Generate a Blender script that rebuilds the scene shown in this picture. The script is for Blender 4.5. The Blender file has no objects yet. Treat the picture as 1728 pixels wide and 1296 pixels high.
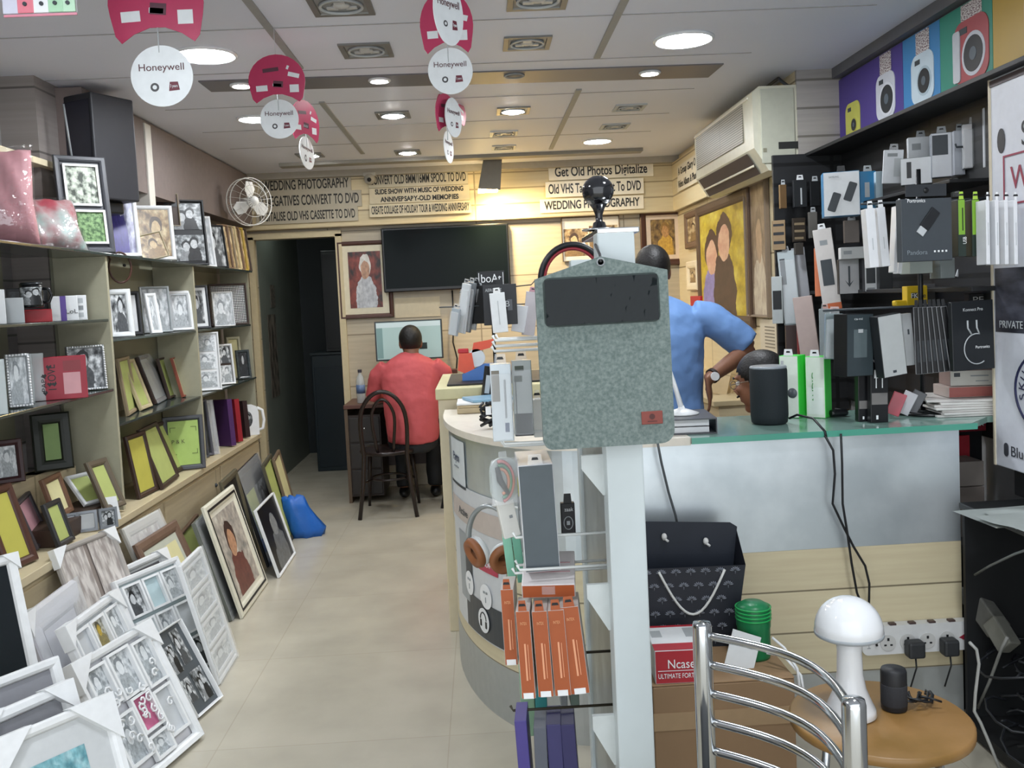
import bpy, bmesh, math, random
import numpy as np
from mathutils import Vector, Matrix

S = bpy.context.scene
COL = S.collection
RN = random.Random(11)
PI = math.pi
rad = math.radians

# ------------------------------------------------------------------ camera
FPX = 1550.0
PPX, PPY = 864.0, 597.0
EYE = np.array([0.0, 0.0, 1.5])
_Y = np.array([(810 - PPX) / FPX, (505 - PPY) / FPX, 1.0]); _Y /= np.linalg.norm(_Y)
_X = np.array([1, -0.048, 0.0]); _X -= _Y * _X.dot(_Y); _X /= np.linalg.norm(_X)
_Z = np.cross(_X, _Y)
ROT = np.stack([_X, _Y, _Z])
cd = bpy.data.cameras.new('camera')
cam = bpy.data.objects.new('camera', cd); COL.objects.link(cam)
mw = Matrix.Identity(4)
for i, c in enumerate((ROT[:, 0], -ROT[:, 1], -ROT[:, 2])):
    for j in range(3):
        mw[j][i] = c[j]
mw[0][3], mw[1][3], mw[2][3] = EYE
cam.matrix_world = mw
cd.sensor_width = 36.0
cd.lens = FPX / 1728 * 36
cd.shift_y = (PPY - 648) / 1728
cd.clip_start = 0.05
S.camera = cam

# ------------------------------------------------------------------ world, exposure (daylight comes in through the open shop front behind the camera)
W = bpy.data.worlds.new('daylight'); S.world = W; W.use_nodes = True
bg = W.node_tree.nodes['Background']
bg.inputs[0].default_value = (0.9, 0.95, 1.0, 1)
bg.inputs[1].default_value = 1.35
S.view_settings.view_transform = 'Standard'
S.view_settings.look = 'None'
S.view_settings.gamma = 1.0
S.view_settings.use_curve_mapping = False
S.view_settings.exposure = 0.85
LAMP = 85.0      # strength of the ceiling diffusers

# ------------------------------------------------------------------ pixel -> place
def ray(px, py):
    return ROT @ np.array([(px - PPX) / FPX, (py - PPY) / FPX, 1.0])
def onp(px, py, ax, v):
    d = ray(px, py); t = (v - EYE[ax]) / d[ax]
    return Vector(EYE + t * d)
def onX(px, py, v): return onp(px, py, 0, v)
def onY(px, py, v): return onp(px, py, 1, v)
def onZ(px, py, v): return onp(px, py, 2, v)
def mpp(Y): return Y / FPX

# ------------------------------------------------------------------ materials
_mc = {}
def lin(h):
    h = h.lstrip('#'); o = []
    for i in (0, 2, 4):
        c = int(h[i:i + 2], 16) / 255
        o.append(c / 12.92 if c <= .04045 else ((c + .055) / 1.055) ** 2.4)
    return (*o, 1)
def mat(col, rough=.5, metal=0., n=.06, sc=30., em=0., tr=0., alpha=1., ior=1.45, coat=0., bump=0.):
    k = (col, rough, metal, n, sc, em, tr, alpha, ior, coat, bump)
    if k in _mc: return _mc[k]
    m = bpy.data.materials.new('finish_' + col.lstrip('#')); m.use_nodes = True
    nt = m.node_tree; b = nt.nodes['Principled BSDF']
    c = lin(col)
    b.inputs['Base Color'].default_value = c
    b.inputs['Roughness'].default_value = rough
    b.inputs['Metallic'].default_value = metal
    b.inputs['IOR'].default_value = ior
    b.inputs['Transmission Weight'].default_value = tr
    b.inputs['Alpha'].default_value = alpha
    b.inputs['Coat Weight'].default_value = coat
    if em:
        b.inputs['Emission Color'].default_value = c
        b.inputs['Emission Strength'].default_value = em
    if n or bump:
        tc = nt.nodes.new('ShaderNodeTexCoord')
        no = nt.nodes.new('ShaderNodeTexNoise'); no.inputs['Scale'].default_value = sc
        no.inputs['Detail'].default_value = 4
        nt.links.new(tc.outputs['Object'], no.inputs['Vector'])
        if n:
            mx = nt.nodes.new('ShaderNodeMix'); mx.data_type = 'RGBA'
            mx.inputs[6].default_value = tuple(x * (1 - n * 1.5) for x in c[:3]) + (1,)
            mx.inputs[7].default_value = tuple(min(1, x * (1 + n * 1.5)) for x in c[:3]) + (1,)
            nt.links.new(no.outputs['Fac'], mx.inputs[0])
            nt.links.new(mx.outputs[2], b.inputs['Base Color'])
        if bump:
            bp = nt.nodes.new('ShaderNodeBump'); bp.inputs['Strength'].default_value = bump
            bp.inputs['Distance'].default_value = .004
            nt.links.new(no.outputs['Fac'], bp.inputs['Height'])
            nt.links.new(bp.outputs[0], b.inputs['Normal'])
    _mc[k] = m
    return m

def photo(name, dark, mid, light, skin, cloth, hair, heads=1, sc=5.):
    """a printed photograph: a person (or two) before a mottled ground, different for every print"""
    m = bpy.data.materials.new('print_' + name); m.use_nodes = True
    nt = m.node_tree; N = nt.nodes; L = nt.links
    b = N['Principled BSDF']; b.inputs['Roughness'].default_value = .35
    uv = N.new('ShaderNodeUVMap'); oi = N.new('ShaderNodeObjectInfo')
    sp = N.new('ShaderNodeSeparateXYZ'); L.new(uv.outputs[0], sp.inputs[0])
    def mth(op, a, c=None):
        q = N.new('ShaderNodeMath'); q.operation = op
        for i, v in enumerate((a, c)):
            if v is None: continue
            if isinstance(v, (int, float)): q.inputs[i].default_value = v
            else: L.new(v, q.inputs[i])
        return q.outputs[0]
    no = N.new('ShaderNodeTexNoise'); no.noise_dimensions = '4D'
    no.inputs['Scale'].default_value = sc; no.inputs['Detail'].default_value = 5
    L.new(uv.outputs[0], no.inputs['Vector'])
    L.new(mth('MULTIPLY', oi.outputs['Random'], 57.), no.inputs['W'])
    rp = N.new('ShaderNodeValToRGB'); L.new(no.outputs['Fac'], rp.inputs[0])
    e = rp.color_ramp.elements
    e[0].position = .36; e[0].color = lin(dark); e[1].position = .66; e[1].color = lin(light)
    q = e.new(.5); q.color = lin(mid)
    col = rp.outputs[0]
    off = mth('MULTIPLY', mth('SUBTRACT', oi.outputs['Random'], .5), .25)
    wob = mth('MULTIPLY', mth('SUBTRACT', no.outputs['Fac'], .5), 1.5)
    n2 = N.new('ShaderNodeTexNoise'); n2.noise_dimensions = '4D'; n2.inputs['Scale'].default_value = 13.; n2.inputs['Detail'].default_value = 4
    L.new(uv.outputs[0], n2.inputs['Vector']); L.new(mth('MULTIPLY', oi.outputs['Random'], 31.), n2.inputs['W'])
    offy = mth('MULTIPLY', mth('SUBTRACT', mth('FRACT', mth('MULTIPLY', oi.outputs['Random'], 7.3)), .5), .2)
    def blob(cx, cy, rx, ry):
        x = mth('DIVIDE', mth('SUBTRACT', mth('SUBTRACT', sp.outputs[0], off), cx), rx)
        y = mth('DIVIDE', mth('SUBTRACT', mth('SUBTRACT', sp.outputs[1], offy), cy), ry)
        d = mth('ADD', mth('ADD', mth('MULTIPLY', x, x), mth('MULTIPLY', y, y)), wob)
        return mth('LESS_THAN', d, 1.)
    def over(mask, c):
        nonlocal col
        x = N.new('ShaderNodeMix'); x.data_type = 'RGBA'
        L.new(mask, x.inputs[0]); L.new(col, x.inputs[6])
        if isinstance(c, str): x.inputs[7].default_value = lin(c)
        else: L.new(c, x.inputs[7])
        col = x.outputs[2]
    spots = [(.5, .0)] if heads == 1 else [(.36, -.08), (.64, .04)]
    for i, (hx, dy) in enumerate(spots):
        over(blob(hx, .1 + dy, .33 if heads == 1 else .24, .42), cloth if i == 0 else hair)
        over(blob(hx, .68 + dy, .19 if heads == 1 else .16, .2), hair)
        over(blob(hx, .61 + dy, .14 if heads == 1 else .12, .17), skin)
    ov = N.new('ShaderNodeMix'); ov.data_type = 'RGBA'; ov.blend_type = 'OVERLAY'; ov.inputs[0].default_value = .75
    L.new(col, ov.inputs[6]); L.new(n2.outputs['Fac'], ov.inputs[7]); col = ov.outputs[2]
    L.new(col, b.inputs['Base Color'])
    return m

def ptex(name, c1, c2, sc=8., kind='noise', rough=.5, metal=0., vec='UV', stops=(.4, .6)):
    m = bpy.data.materials.new(name); m.use_nodes = True
    nt = m.node_tree; b = nt.nodes['Principled BSDF']
    b.inputs['Roughness'].default_value = rough; b.inputs['Metallic'].default_value = metal
    tc = nt.nodes.new('ShaderNodeTexCoord')
    if kind == 'noise':
        t = nt.nodes.new('ShaderNodeTexNoise'); t.inputs['Detail'].default_value = 6; o = t.outputs['Fac']
    elif kind == 'voronoi':
        t = nt.nodes.new('ShaderNodeTexVoronoi'); t.inputs['Randomness'].default_value = 0.; o = t.outputs['Distance']
    else:
        t = nt.nodes.new('ShaderNodeTexWave'); t.bands_direction = kind; o = t.outputs['Fac']
    t.inputs['Scale'].default_value = sc
    nt.links.new(tc.outputs[vec], t.inputs['Vector'])
    r = nt.nodes.new('ShaderNodeValToRGB'); r.color_ramp.elements[0].color = lin(c1); r.color_ramp.elements[1].color = lin(c2)
    r.color_ramp.elements[0].position, r.color_ramp.elements[1].position = stops
    nt.links.new(o, r.inputs[0]); nt.links.new(r.outputs[0], b.inputs['Base Color'])
    return m

def planks(name, base, seam, bw, bh, rough=.45, msize=.006, axes='xz', mott=.05, offset=0., grain=True, zoff=0., xoff=0.):
    """boards or tiles with dark seams between them, laid out in metres"""
    m = bpy.data.materials.new(name); m.use_nodes = True
    nt = m.node_tree; N = nt.nodes; L = nt.links; b = N['Principled BSDF']
    b.inputs['Roughness'].default_value = rough
    tc = N.new('ShaderNodeTexCoord'); sp = N.new('ShaderNodeSeparateXYZ'); L.new(tc.outputs['Object'], sp.inputs[0])
    cb = N.new('ShaderNodeCombineXYZ')
    for i, a in enumerate(axes):
        L.new(sp.outputs['xyz'.index(a)], cb.inputs[i])
    mp = N.new('ShaderNodeMapping'); L.new(cb.outputs[0], mp.inputs[0])
    mp.inputs['Location'].default_value = (xoff, zoff, 0)
    br = N.new('ShaderNodeTexBrick'); br.offset = offset
    br.inputs['Scale'].default_value = 1.0
    br.inputs['Brick Width'].default_value = bw; br.inputs['Row Height'].default_value = bh
    br.inputs['Mortar Size'].default_value = msize; br.inputs['Mortar Smooth'].default_value = .1
    c = lin(base)
    br.inputs['Color1'].default_value = tuple(x * (1 - mott) for x in c[:3]) + (1,)
    br.inputs['Color2'].default_value = tuple(min(1, x * (1 + mott)) for x in c[:3]) + (1,)
    br.inputs['Mortar'].default_value = lin(seam)
    L.new(mp.outputs[0], br.inputs['Vector'])
    no = N.new('ShaderNodeTexNoise'); no.inputs['Scale'].default_value = 3.0; no.inputs['Detail'].default_value = 6
    mp2 = N.new('ShaderNodeMapping'); L.new(cb.outputs[0], mp2.inputs[0])
    mp2.inputs['Scale'].default_value = (1, 14, 1) if grain else (1.2, 1.2, 1)
    L.new(mp2.outputs[0], no.inputs['Vector'])
    mx = N.new('ShaderNodeMix'); mx.data_type = 'RGBA'; mx.blend_type = 'OVERLAY'; mx.inputs[0].default_value = .22
    L.new(br.outputs['Color'], mx.inputs[6]); L.new(no.outputs['Fac'], mx.inputs[7])
    L.new(mx.outputs[2], b.inputs['Base Color'])
    return m

WHITE = mat('#e9ebec', .35); OFFW = mat('#d8d8d2', .5); CREAM = mat('#d9cdae', .5); BLACK = mat('#15171a', .4)
DGREY = mat('#3a4045', .5); GREY = mat('#8d9294', .5); LGREY = mat('#b9bec0', .45); STEEL = mat('#c9cdd0', .22, 1., n=.03)
BROWN = mat('#4a2c22', .4); WOOD = mat('#735a45', .5, n=.12, sc=12); DWOOD = mat('#3a2a22', .45, n=.1, sc=14)
TAN = mat('#8f7f64', .5, n=.1, sc=14); RED = mat('#b3202c', .4); ORANGE = mat('#bf6238', .45); SILVER = mat('#b4b8ba', .3, .6)
PAPERG = mat('#aab56c', .6, n=.1, sc=14); PAPERY = mat('#b5b04e', .6, n=.1, sc=14); PAPERC = mat('#d5cf9e', .6, n=.08, sc=14)
def film(name, fac, bump=0., sc=40.):
    m = bpy.data.materials.new(name); m.use_nodes = True; nt = m.node_tree; N = nt.nodes
    N.remove(N['Principled BSDF'])
    t = N.new('ShaderNodeBsdfTransparent'); g = N.new('ShaderNodeBsdfGlossy'); g.inputs['Roughness'].default_value = .06
    x = N.new('ShaderNodeMixShader'); x.inputs[0].default_value = fac
    nt.links.new(t.outputs[0], x.inputs[1]); nt.links.new(g.outputs[0], x.inputs[2]); nt.links.new(x.outputs[0], N['Material Output'].inputs[0])
    if bump:
        tc = N.new('ShaderNodeTexCoord'); no = N.new('ShaderNodeTexNoise'); no.inputs['Scale'].default_value = sc
        bp = N.new('ShaderNodeBump'); bp.inputs['Strength'].default_value = bump; bp.inputs['Distance'].default_value = .01
        nt.links.new(tc.outputs['Object'], no.inputs['Vector']); nt.links.new(no.outputs['Fac'], bp.inputs['Height']); nt.links.new(bp.outputs[0], g.inputs['Normal'])
    return m
CLEAR = mat('#f4f8fa', .08, n=0, alpha=.22, coat=.5)
PH_BW = photo('greyscale', '#26292b', '#85898b', '#dfe2e3', '#c3c6c8', '#4a4d50', '#1c1e20')
PH_BW2 = photo('greyscale_pair', '#303335', '#7b8082', '#d5d8da', '#bcbfc1', '#888b8d', '#222426', 2)
PH_PALE = photo('pale_greyscale', '#9aa0a3', '#c3c8cb', '#eceff1', '#dfe3e5', '#a8aeb1', '#8b9195')
PH_SEP = photo('sepia', '#6a5236', '#a88e66', '#dccba0', '#c9b084', '#8c7048', '#4a3622')
PH_COL = photo('colour', '#2f4a2c', '#6f8a6a', '#cdd8c8', '#c99a7c', '#8d3a3c', '#241a16')
PH_PUR = photo('violet', '#3d3960', '#8e8fae', '#d9dbe6', '#8e8aa8', '#47408a', '#3c3850')
PH_DARK = photo('dark', '#0c0e10', '#1a1d20', '#3a3f44', '#a9adb0', '#202428', '#0a0b0c')
GRASS = ptex('print_grass', '#35592c', '#7fa36a', 9.); TREES = ptex('print_trees', '#23301f', '#c9d2c0', 5.)
LACE = ptex('print_flowers', '#9a918c', '#cfc9c3', 7.)

# ------------------------------------------------------------------ mesh building
class MB:
    def __init__(s): s.v = []; s.f = []; s.mi = []; s.uv = []; s.sm = []
    def add(s, vs, fs, m=0, uv=None, sm=False, T=None):
        o = len(s.v)
        for p in vs:
            p = Vector(p)
            s.v.append(tuple(T @ p) if T is not None else tuple(p))
        for i, f in enumerate(fs):
            s.f.append([o + k for k in f]); s.mi.append(m); s.sm.append(sm)
            s.uv.append(uv[i] if uv else None)
        return s
    def box(s, c, d, m=0, b=0., T=None):
        x, y, z = c; a, e, h = d[0] / 2, d[1] / 2, d[2] / 2
        if b <= 0:
            vs = [(x - a, y - e, z - h), (x + a, y - e, z - h), (x + a, y + e, z - h), (x - a, y + e, z - h),
                  (x - a, y - e, z + h), (x + a, y - e, z + h), (x + a, y + e, z + h), (x - a, y + e, z + h)]
            fs = [(0, 3, 2, 1), (4, 5, 6, 7), (0, 1, 5, 4), (1, 2, 6, 5), (2, 3, 7, 6), (3, 0, 4, 7)]
            return s.add(vs, fs, m, T=T)
        bm = bmesh.new(); bmesh.ops.create_cube(bm, size=1.)
        for v in bm.verts: v.co = Vector((x + v.co.x * d[0], y + v.co.y * d[1], z + v.co.z * d[2]))
        bmesh.ops.bevel(bm, geom=list(bm.edges), offset=min(b, .45 * min(d)), segments=2, profile=.5, affect='EDGES')
        bm.verts.index_update()
        s.add([v.co.copy() for v in bm.verts], [[v.index for v in f.verts] for f in bm.faces], m, T=T)
        bm.free(); return s
    def panel(s, x0, x1, z0, z1, y, m=0, T=None):          # a sheet facing -y
        return s.add([(x0, y, z0), (x1, y, z0), (x1, y, z1), (x0, y, z1)], [(0, 1, 2, 3)], m, [[(0, 0), (1, 0), (1, 1), (0, 1)]], T=T)
    def lathe(s, prof, n=24, m=0, c=(0, 0, 0), T=None, sx=1., sy=1., sm=True, cap=True):
        vs = []; fs = []; k = len(prof)
        for i in range(n):
            a = 2 * PI * i / n
            for r, z in prof: vs.append((c[0] + sx * r * math.cos(a), c[1] + sy * r * math.sin(a), c[2] + z))
        for i in range(n):
            j = (i + 1) % n
            for q in range(k - 1):
                fs.append((i * k + q, j * k + q, j * k + q + 1, i * k + q + 1))
        if cap and prof[0][0] > 1e-5: fs.append([i * k for i in range(n)][::-1])
        if cap and prof[-1][0] > 1e-5: fs.append([i * k + k - 1 for i in range(n)])
        return s.add(vs, fs, m, sm=sm, T=T)
    def cyl(s, c, r, h, n=20, m=0, T=None, b=0.):
        p = [(r, 0), (r, h)] if not b else [(r - b, 0), (r, b), (r, h - b), (r - b, h)]
        return s.lathe(p, n, m, c, T, sm=False)
    def ball(s, c, r, n=18, m=0, T=None):
        rx, ry, rz = r if isinstance(r, (tuple, list)) else (r, r, r)
        k = max(6, n // 2)
        prof = [(math.sin(PI * i / k), -rz * math.cos(PI * i / k)) for i in range(k + 1)]
        prof[0] = (1e-6, -rz); prof[-1] = (1e-6, rz)
        return s.lathe(prof, n, m, c, T, rx, ry)
    def tube(s, pts, r, n=8, m=0, closed=False, T=None, flat=1., up=None, sm=True):
        pts = [Vector(p) for p in pts]; N = len(pts)
        rs = r if isinstance(r, (list, tuple)) else [r] * N
        vs = []; fs = []; last = None
        for i, p in enumerate(pts):
            a = pts[i - 1] if (i or closed) else p
            b = pts[(i + 1) % N] if (i < N - 1 or closed) else p
            t = (b - a).normalized() if (b - a).length else Vector((0, 0, 1))
            if up is not None: u = Vector(up)
            elif last is None: u = Vector((0, 0, 1)) if abs(t.z) < .9 else Vector((1, 0, 0))
            else: u = last
            u = (u - t * u.dot(t))
            u = u.normalized() if u.length > 1e-6 else t.orthogonal().normalized()
            last = u; w = t.cross(u)
            rr = rs[i]; ra, rb = rr if isinstance(rr, (tuple, list)) else (rr, rr * flat)
            for k in range(n):
                q = 2 * PI * k / n
                vs.append(p + u * (ra * math.cos(q)) + w * (rb * math.sin(q)))
        for i in range(N if closed else N - 1):
            j = (i + 1) % N
            for k in range(n):
                l = (k + 1) % n
                fs.append((i * n + k, i * n + l, j * n + l, j * n + k))
        if not closed:
            fs.append(list(range(n))[::-1]); fs.append([(N - 1) * n + k for k in range(n)])
        return s.add(vs, fs, m, sm=sm, T=T)
    def prism(s, poly, y0, y1, m=0, T=None, ms=None):      # an outline in x,z given a thickness from y0 (front) to y1
        n = len(poly); xs = [p[0] for p in poly]; zs = [p[1] for p in poly]
        w = max(xs) - min(xs) or 1; h = max(zs) - min(zs) or 1
        vs = [(x, y0, z) for x, z in poly] + [(x, y1, z) for x, z in poly]
        uvf = [((x - min(xs)) / w, (z - min(zs)) / h) for x, z in poly]
        s.add(vs, [list(range(n)), list(range(2 * n - 1, n - 1, -1))], m, [uvf, uvf[::-1]], T=T)
        o = len(s.v) - 2 * n
        for i in range(n):
            j = (i + 1) % n
            s.f.append([o + j, o + i, o + n + i, o + n + j]); s.mi.append(m if ms is None else ms); s.sm.append(False); s.uv.append(None)
        return s
    def rings(s, w, h, prof, m=0, x=0., z=0., T=None, z0=0.):  # picture moulding: rectangles (inset, y) joined one to the next
        vs = []; fs = []
        for i, y in prof:
            vs += [(x - w / 2 + i, y, z + i), (x + w / 2 - i, y, z + i), (x + w / 2 - i, y, z + h - i), (x - w / 2 + i, y, z + h - i)]
        for k in range(len(prof) - 1):
            for q in range(4):
                r = (q + 1) % 4
                fs.append((4 * k + q, 4 * k + r, 4 * k + 4 + r, 4 * k + 4 + q))
        return s.add(vs, fs, m, T=T)
    def build(s, name, mats, parent=None, kind=None, mods=None):
        me = bpy.data.meshes.new(name)
        me.from_pydata(s.v, [], s.f)
        if not isinstance(mats, (list, tuple)): mats = [mats]
        for q in mats: me.materials.append(q)
        me.polygons.foreach_set('material_index', s.mi)
        me.polygons.foreach_set('use_smooth', s.sm)
        if any(s.uv):
            ul = me.uv_layers.new(name='UVMap'); i = 0
            for f, u in zip(s.f, s.uv):
                for k in range(len(f)):
                    ul.data[i].uv = u[k] if u else (.5, .5)
                    i += 1
        me.update()
        o = bpy.data.objects.new(name, me); COL.objects.link(o)
        if parent is not None: o.parent = parent
        if kind: o['kind'] = kind
        return o

def tag(o, label, cat, group=None, kind=None):
    o['label'] = label; o['category'] = cat
    if group: o['group'] = group
    if kind: o['kind'] = kind
    return o
def thing(name, label, cat, loc=(0, 0, 0), rot=(0, 0, 0), group=None, M=None):
    o = bpy.data.objects.new(name, None); COL.objects.link(o); o.empty_display_size = .05
    if M is not None:
        o.matrix_world = M
    else:
        o.location = loc; o.rotation_euler = rot
    return tag(o, label, cat, group)
def struct(name, mb, m): return mb.build(name, m, kind='structure')
def dup(root, label=None, loc=None, rot=None, group=None):
    r = root.copy(); COL.objects.link(r)
    if loc is not None: r.location = loc
    if rot is not None: r.rotation_euler = rot
    if label: r['label'] = label
    if group: r['group'] = group
    for ch in root.children:
        c = ch.copy(); COL.objects.link(c); c.parent = r
        for g in ch.children:
            d = g.copy(); COL.objects.link(d); d.parent = c
    return r

FITS = []
def text(s, parent, x, z, y, h, m, w=None, name='lettering', rot=0., M=None, label=None, bold=0.):
    c = bpy.data.curves.new(name, 'FONT'); c.body = s; c.size = h * 1.38
    c.align_x = 'CENTER'; c.align_y = 'CENTER'; c.extrude = .0004; c.offset = bold
    o = bpy.data.objects.new(name, c); COL.objects.link(o); c.materials.append(m)
    o.parent = parent
    if M is not None: o.matrix_local = M
    else:
        o.location = (x, y, z); o.rotation_euler = (PI / 2, 0, 0)
        if rot: o.matrix_local = Matrix.Translation((x, y, z)) @ Matrix.Rotation(PI / 2, 4, 'X') @ Matrix.Rotation(rot, 4, 'Z')
    if label: o['label'] = label
    if w: FITS.append((o, w))
    return o

# ------------------------------------------------------------------ frames
def lean_M(bl, br, tl, z0):
    """the place of a leaning frame from where its lower corners touch z0 and where its upper left corner is seen"""
    A = onZ(*bl, z0); B = onZ(*br, z0); e = B - A; w = e.length; e.normalize()
    d = Vector(ray(*tl)); E = Vector(EYE)
    t = (A - E).dot(e) / d.dot(e)
    u = E + d * t - A; h = u.length; u.normalize()
    y = u.cross(e)
    M = Matrix.Identity(4); c = (A + B) / 2
    for i, a in enumerate((e, y, u)):
        for j in range(3): M[j][i] = a[j]
    for j in range(3): M[j][3] = c[j]
    return M, w, h
def stand_M(px, py, x0, z, yaw, lean=8., roll=0.):
    P = onX(px, py, x0); P.z = z
    return Matrix.Translation(P) @ Matrix.Rotation(rad(yaw), 4, 'Z') @ Matrix.Rotation(-rad(lean), 4, 'X') @ Matrix.Rotation(rad(roll), 4, 'Y'), P
def sized(P, wpx, hpx, yaw):
    Y = P.y
    a = rad(yaw) - math.atan2(-P.x, Y)
    return wpx * mpp(Y) / max(.25, math.cos(a)), hpx * mpp(Y)

def pictures(root, rects, y, w, h):
    for (u0, u1, v0, v1, m) in rects:
        b = MB().panel(-w / 2 + u0 * w, -w / 2 + u1 * w, v0 * h, v1 * h, y)
        b.build('picture', m, root)

def frame(name, label, M, w, h, bm, pics=None, b=.02, t=.018, mount=None, mb_=.0, group=None, cat='picture frame', back=DWOOD,
          line=None, guards=None, wrap=False, extra_ring=None):
    r = thing(name, label, cat, M=M, group=group)
    b = min(b, .3 * min(w, h))
    y0 = -.001
    MB().rings(w, h, [(0, y0), (0, y0 - t * .7), (b * .15, y0 - t), (b * .6, y0 - t * .95), (b * .85, y0 - t * .75), (b, y0 - t * .35)]).build('border', bm, r)
    q = MB().box((0, y0 - t * .1, h / 2), (w - b * .6, t * .25, h - b * .6)); q.build('backing', back, r)
    iw, ih = w - 2 * b, h - 2 * b
    if mount is not None:
        MB().panel(-iw / 2, iw / 2, b, h - b, y0 - t * .38).build('mount', mount, r)
    k = mb_
    if pics is None: pics = [(0, 1, 0, 1, PH_BW)]
    for (u0, u1, v0, v1, m) in pics:
        x0, x1 = -iw / 2 + k + u0 * (iw - 2 * k), -iw / 2 + k + u1 * (iw - 2 * k)
        z0, z1 = b + k + v0 * (ih - 2 * k), b + k + v1 * (ih - 2 * k)
        MB().panel(x0, x1, z0, z1, y0 - t * .44).build('picture', m, r)
        if extra_ring is not None:
            g = .006
            MB().rings(x1 - x0 + 2 * g, z1 - z0 + 2 * g, [(0, y0 - t * .4), (0, y0 - t * .9), (g * 1.6, y0 - t * .9), (g * 1.6, y0 - t * .45)], x=(x0 + x1) / 2, z=z0 - g).build('inner_border', extra_ring, r)
    if line is not None:
        MB().rings(w - b * .9, h - b * .9, [(0, y0 - t * .99), (0, y0 - t * 1.06), (b * .22, y0 - t * 1.06), (b * .22, y0 - t * .98)], z=b * .45).build('line', line, r)
    if guards is not None:
        g = guards
        for sx in (-1, 1):
            X = sx * (w / 2 + .004)
            pl = [(X, h + .004), (X - sx * g, h + .004), (X, h - g)]
            if sx > 0: pl = pl[::-1]
            MB().prism(pl, y0 - t - .006, .004).build('corner_guard', WHITE, r)
    if wrap:
        MB().box((0, y0 - t - .004, h / 2), (w + .006, .001, h + .006)).build('wrap', CLEAR, r)
    return r

# ------------------------------------------------------------------ boxed goods and hanging packs
def pack(name, label, cat, M, w, h, d, col, side=None, deco=(), tab=None, txt=(), group=None, sdeco=(), bev=.002, left=None, clear=None, hole=True):
    """a carton or carded pack: origin at the middle of its base, front towards -y"""
    r = thing(name, label, cat, M=M, group=group)
    q = MB().box((0, 0, h / 2), (w, d, h), 0, bev)
    side = side or col
    q.build('carton', [side], r)
    MB().panel(-w / 2 + bev, w / 2 - bev, bev, h - bev, -d / 2 - .0006).build('front_panel', col, r)
    if left is not None:
        x = -w / 2 - .0006
        MB().add([(x, d / 2 - bev, bev), (x, -d / 2 + bev, bev), (x, -d / 2 + bev, h - bev), (x, d / 2 - bev, h - bev)], [(0, 1, 2, 3)], 0, [[(0, 0), (1, 0), (1, 1), (0, 1)]]).build('side_panel', left, r)
    for nm, (u0, u1, v0, v1), m in deco:
        MB().panel(-w / 2 + u0 * w, -w / 2 + u1 * w, v0 * h, v1 * h, -d / 2 - .0012).build(nm, m, r)
    if tab is not None:
        tw, th = min(w * .6, .035), .024
        pl = [(-tw / 2, h), (tw / 2, h), (tw / 2 * .8, h + th), (-tw / 2 * .8, h + th)]
        b = MB().prism(pl, -d / 2, -d / 2 + .0015)
        b.build('hang_tab', tab, r)
        if hole:
            MB().prism([(-.008, h + .011), (.008, h + .011), (.006, h + .017), (-.006, h + .017)], -d / 2 - .0005, -d / 2 - .0002).build('hang_hole', BLACK, r)
    for s_, u, v, hh, m, ww in txt:
        text(s_, r, -w / 2 + u * w, v * h, -d / 2 - .0016, hh, m, ww)
    if clear:
        MB().box((0, -d / 2 - clear / 2 - .001, h * .45), (w * .94, clear, h * .86), 0, .004).build('blister', CLEAR, r)
    return r
def at_M(px, py, Y, yaw=0., lean=0., roll=0.):
    P = onY(px, py, Y)
    return Matrix.Translation(P) @ Matrix.Rotation(rad(yaw), 4, 'Z') @ Matrix.Rotation(-rad(lean), 4, 'X') @ Matrix.Rotation(rad(roll), 4, 'Y')
def pk(label, box, Y, col, yaw=0., d=.03, name='boxed_accessory', cat='product box', cosy=None, z=None, **k):
    x0, y0, x1, y1 = box
    M = at_M((x0 + x1) / 2, y1, Y, yaw, k.pop('lean', 0.), k.pop('roll', 0.))
    if z is not None: M[2][3] = z
    P = M.translation
    a = rad(yaw) - math.atan2(-P.x, P.y)
    vis = abs(math.sin(a)) * d
    w = max(.012, ((x1 - x0) * mpp(Y) - vis) / max(.3, math.cos(a)))
    h = (y1 - y0) * mpp(Y)
    return pack(name, label, cat, M, w, h, d, col, **k)

# ------------------------------------------------------------------ room shell
CEIL = 2.57; YB = 7.5; XLN = -2.06; XLF = -1.9; XR = 1.87; XRB = 1.64; YJL = 4.15; YJR = 4.65; YF = 0.35
M_FLOOR = planks('floor_tiles', '#b6b0a0', '#aca594', .8, .8, rough=.25, msize=.0022, axes='xy', mott=.02, grain=False, zoff=.1, xoff=.18)
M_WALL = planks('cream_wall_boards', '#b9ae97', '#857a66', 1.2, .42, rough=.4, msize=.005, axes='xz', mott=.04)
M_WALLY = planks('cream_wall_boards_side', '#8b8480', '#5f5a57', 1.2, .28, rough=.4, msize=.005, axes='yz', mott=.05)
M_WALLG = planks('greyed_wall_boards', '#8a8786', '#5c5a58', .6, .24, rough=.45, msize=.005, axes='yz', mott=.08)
M_CEIL = mat('#dfe2ee', .55, n=.02, sc=2)
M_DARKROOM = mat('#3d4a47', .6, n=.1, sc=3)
struct('floor', MB().box((-.2, 4.4, -.05), (5., 12.4, .1)), M_FLOOR)
struct('ceiling', MB().box((-.2, 4.0, CEIL + .05), (5., 7.6, .1)), M_CEIL)
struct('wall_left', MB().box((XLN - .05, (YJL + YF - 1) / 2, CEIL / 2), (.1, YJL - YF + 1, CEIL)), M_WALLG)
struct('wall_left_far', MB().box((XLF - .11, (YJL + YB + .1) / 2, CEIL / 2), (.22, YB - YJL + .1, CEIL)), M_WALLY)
b = MB()
b.box(((XLF - 1.80) / 2, YB + .05, CEIL / 2), (-1.80 - XLF, .1, CEIL))
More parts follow.
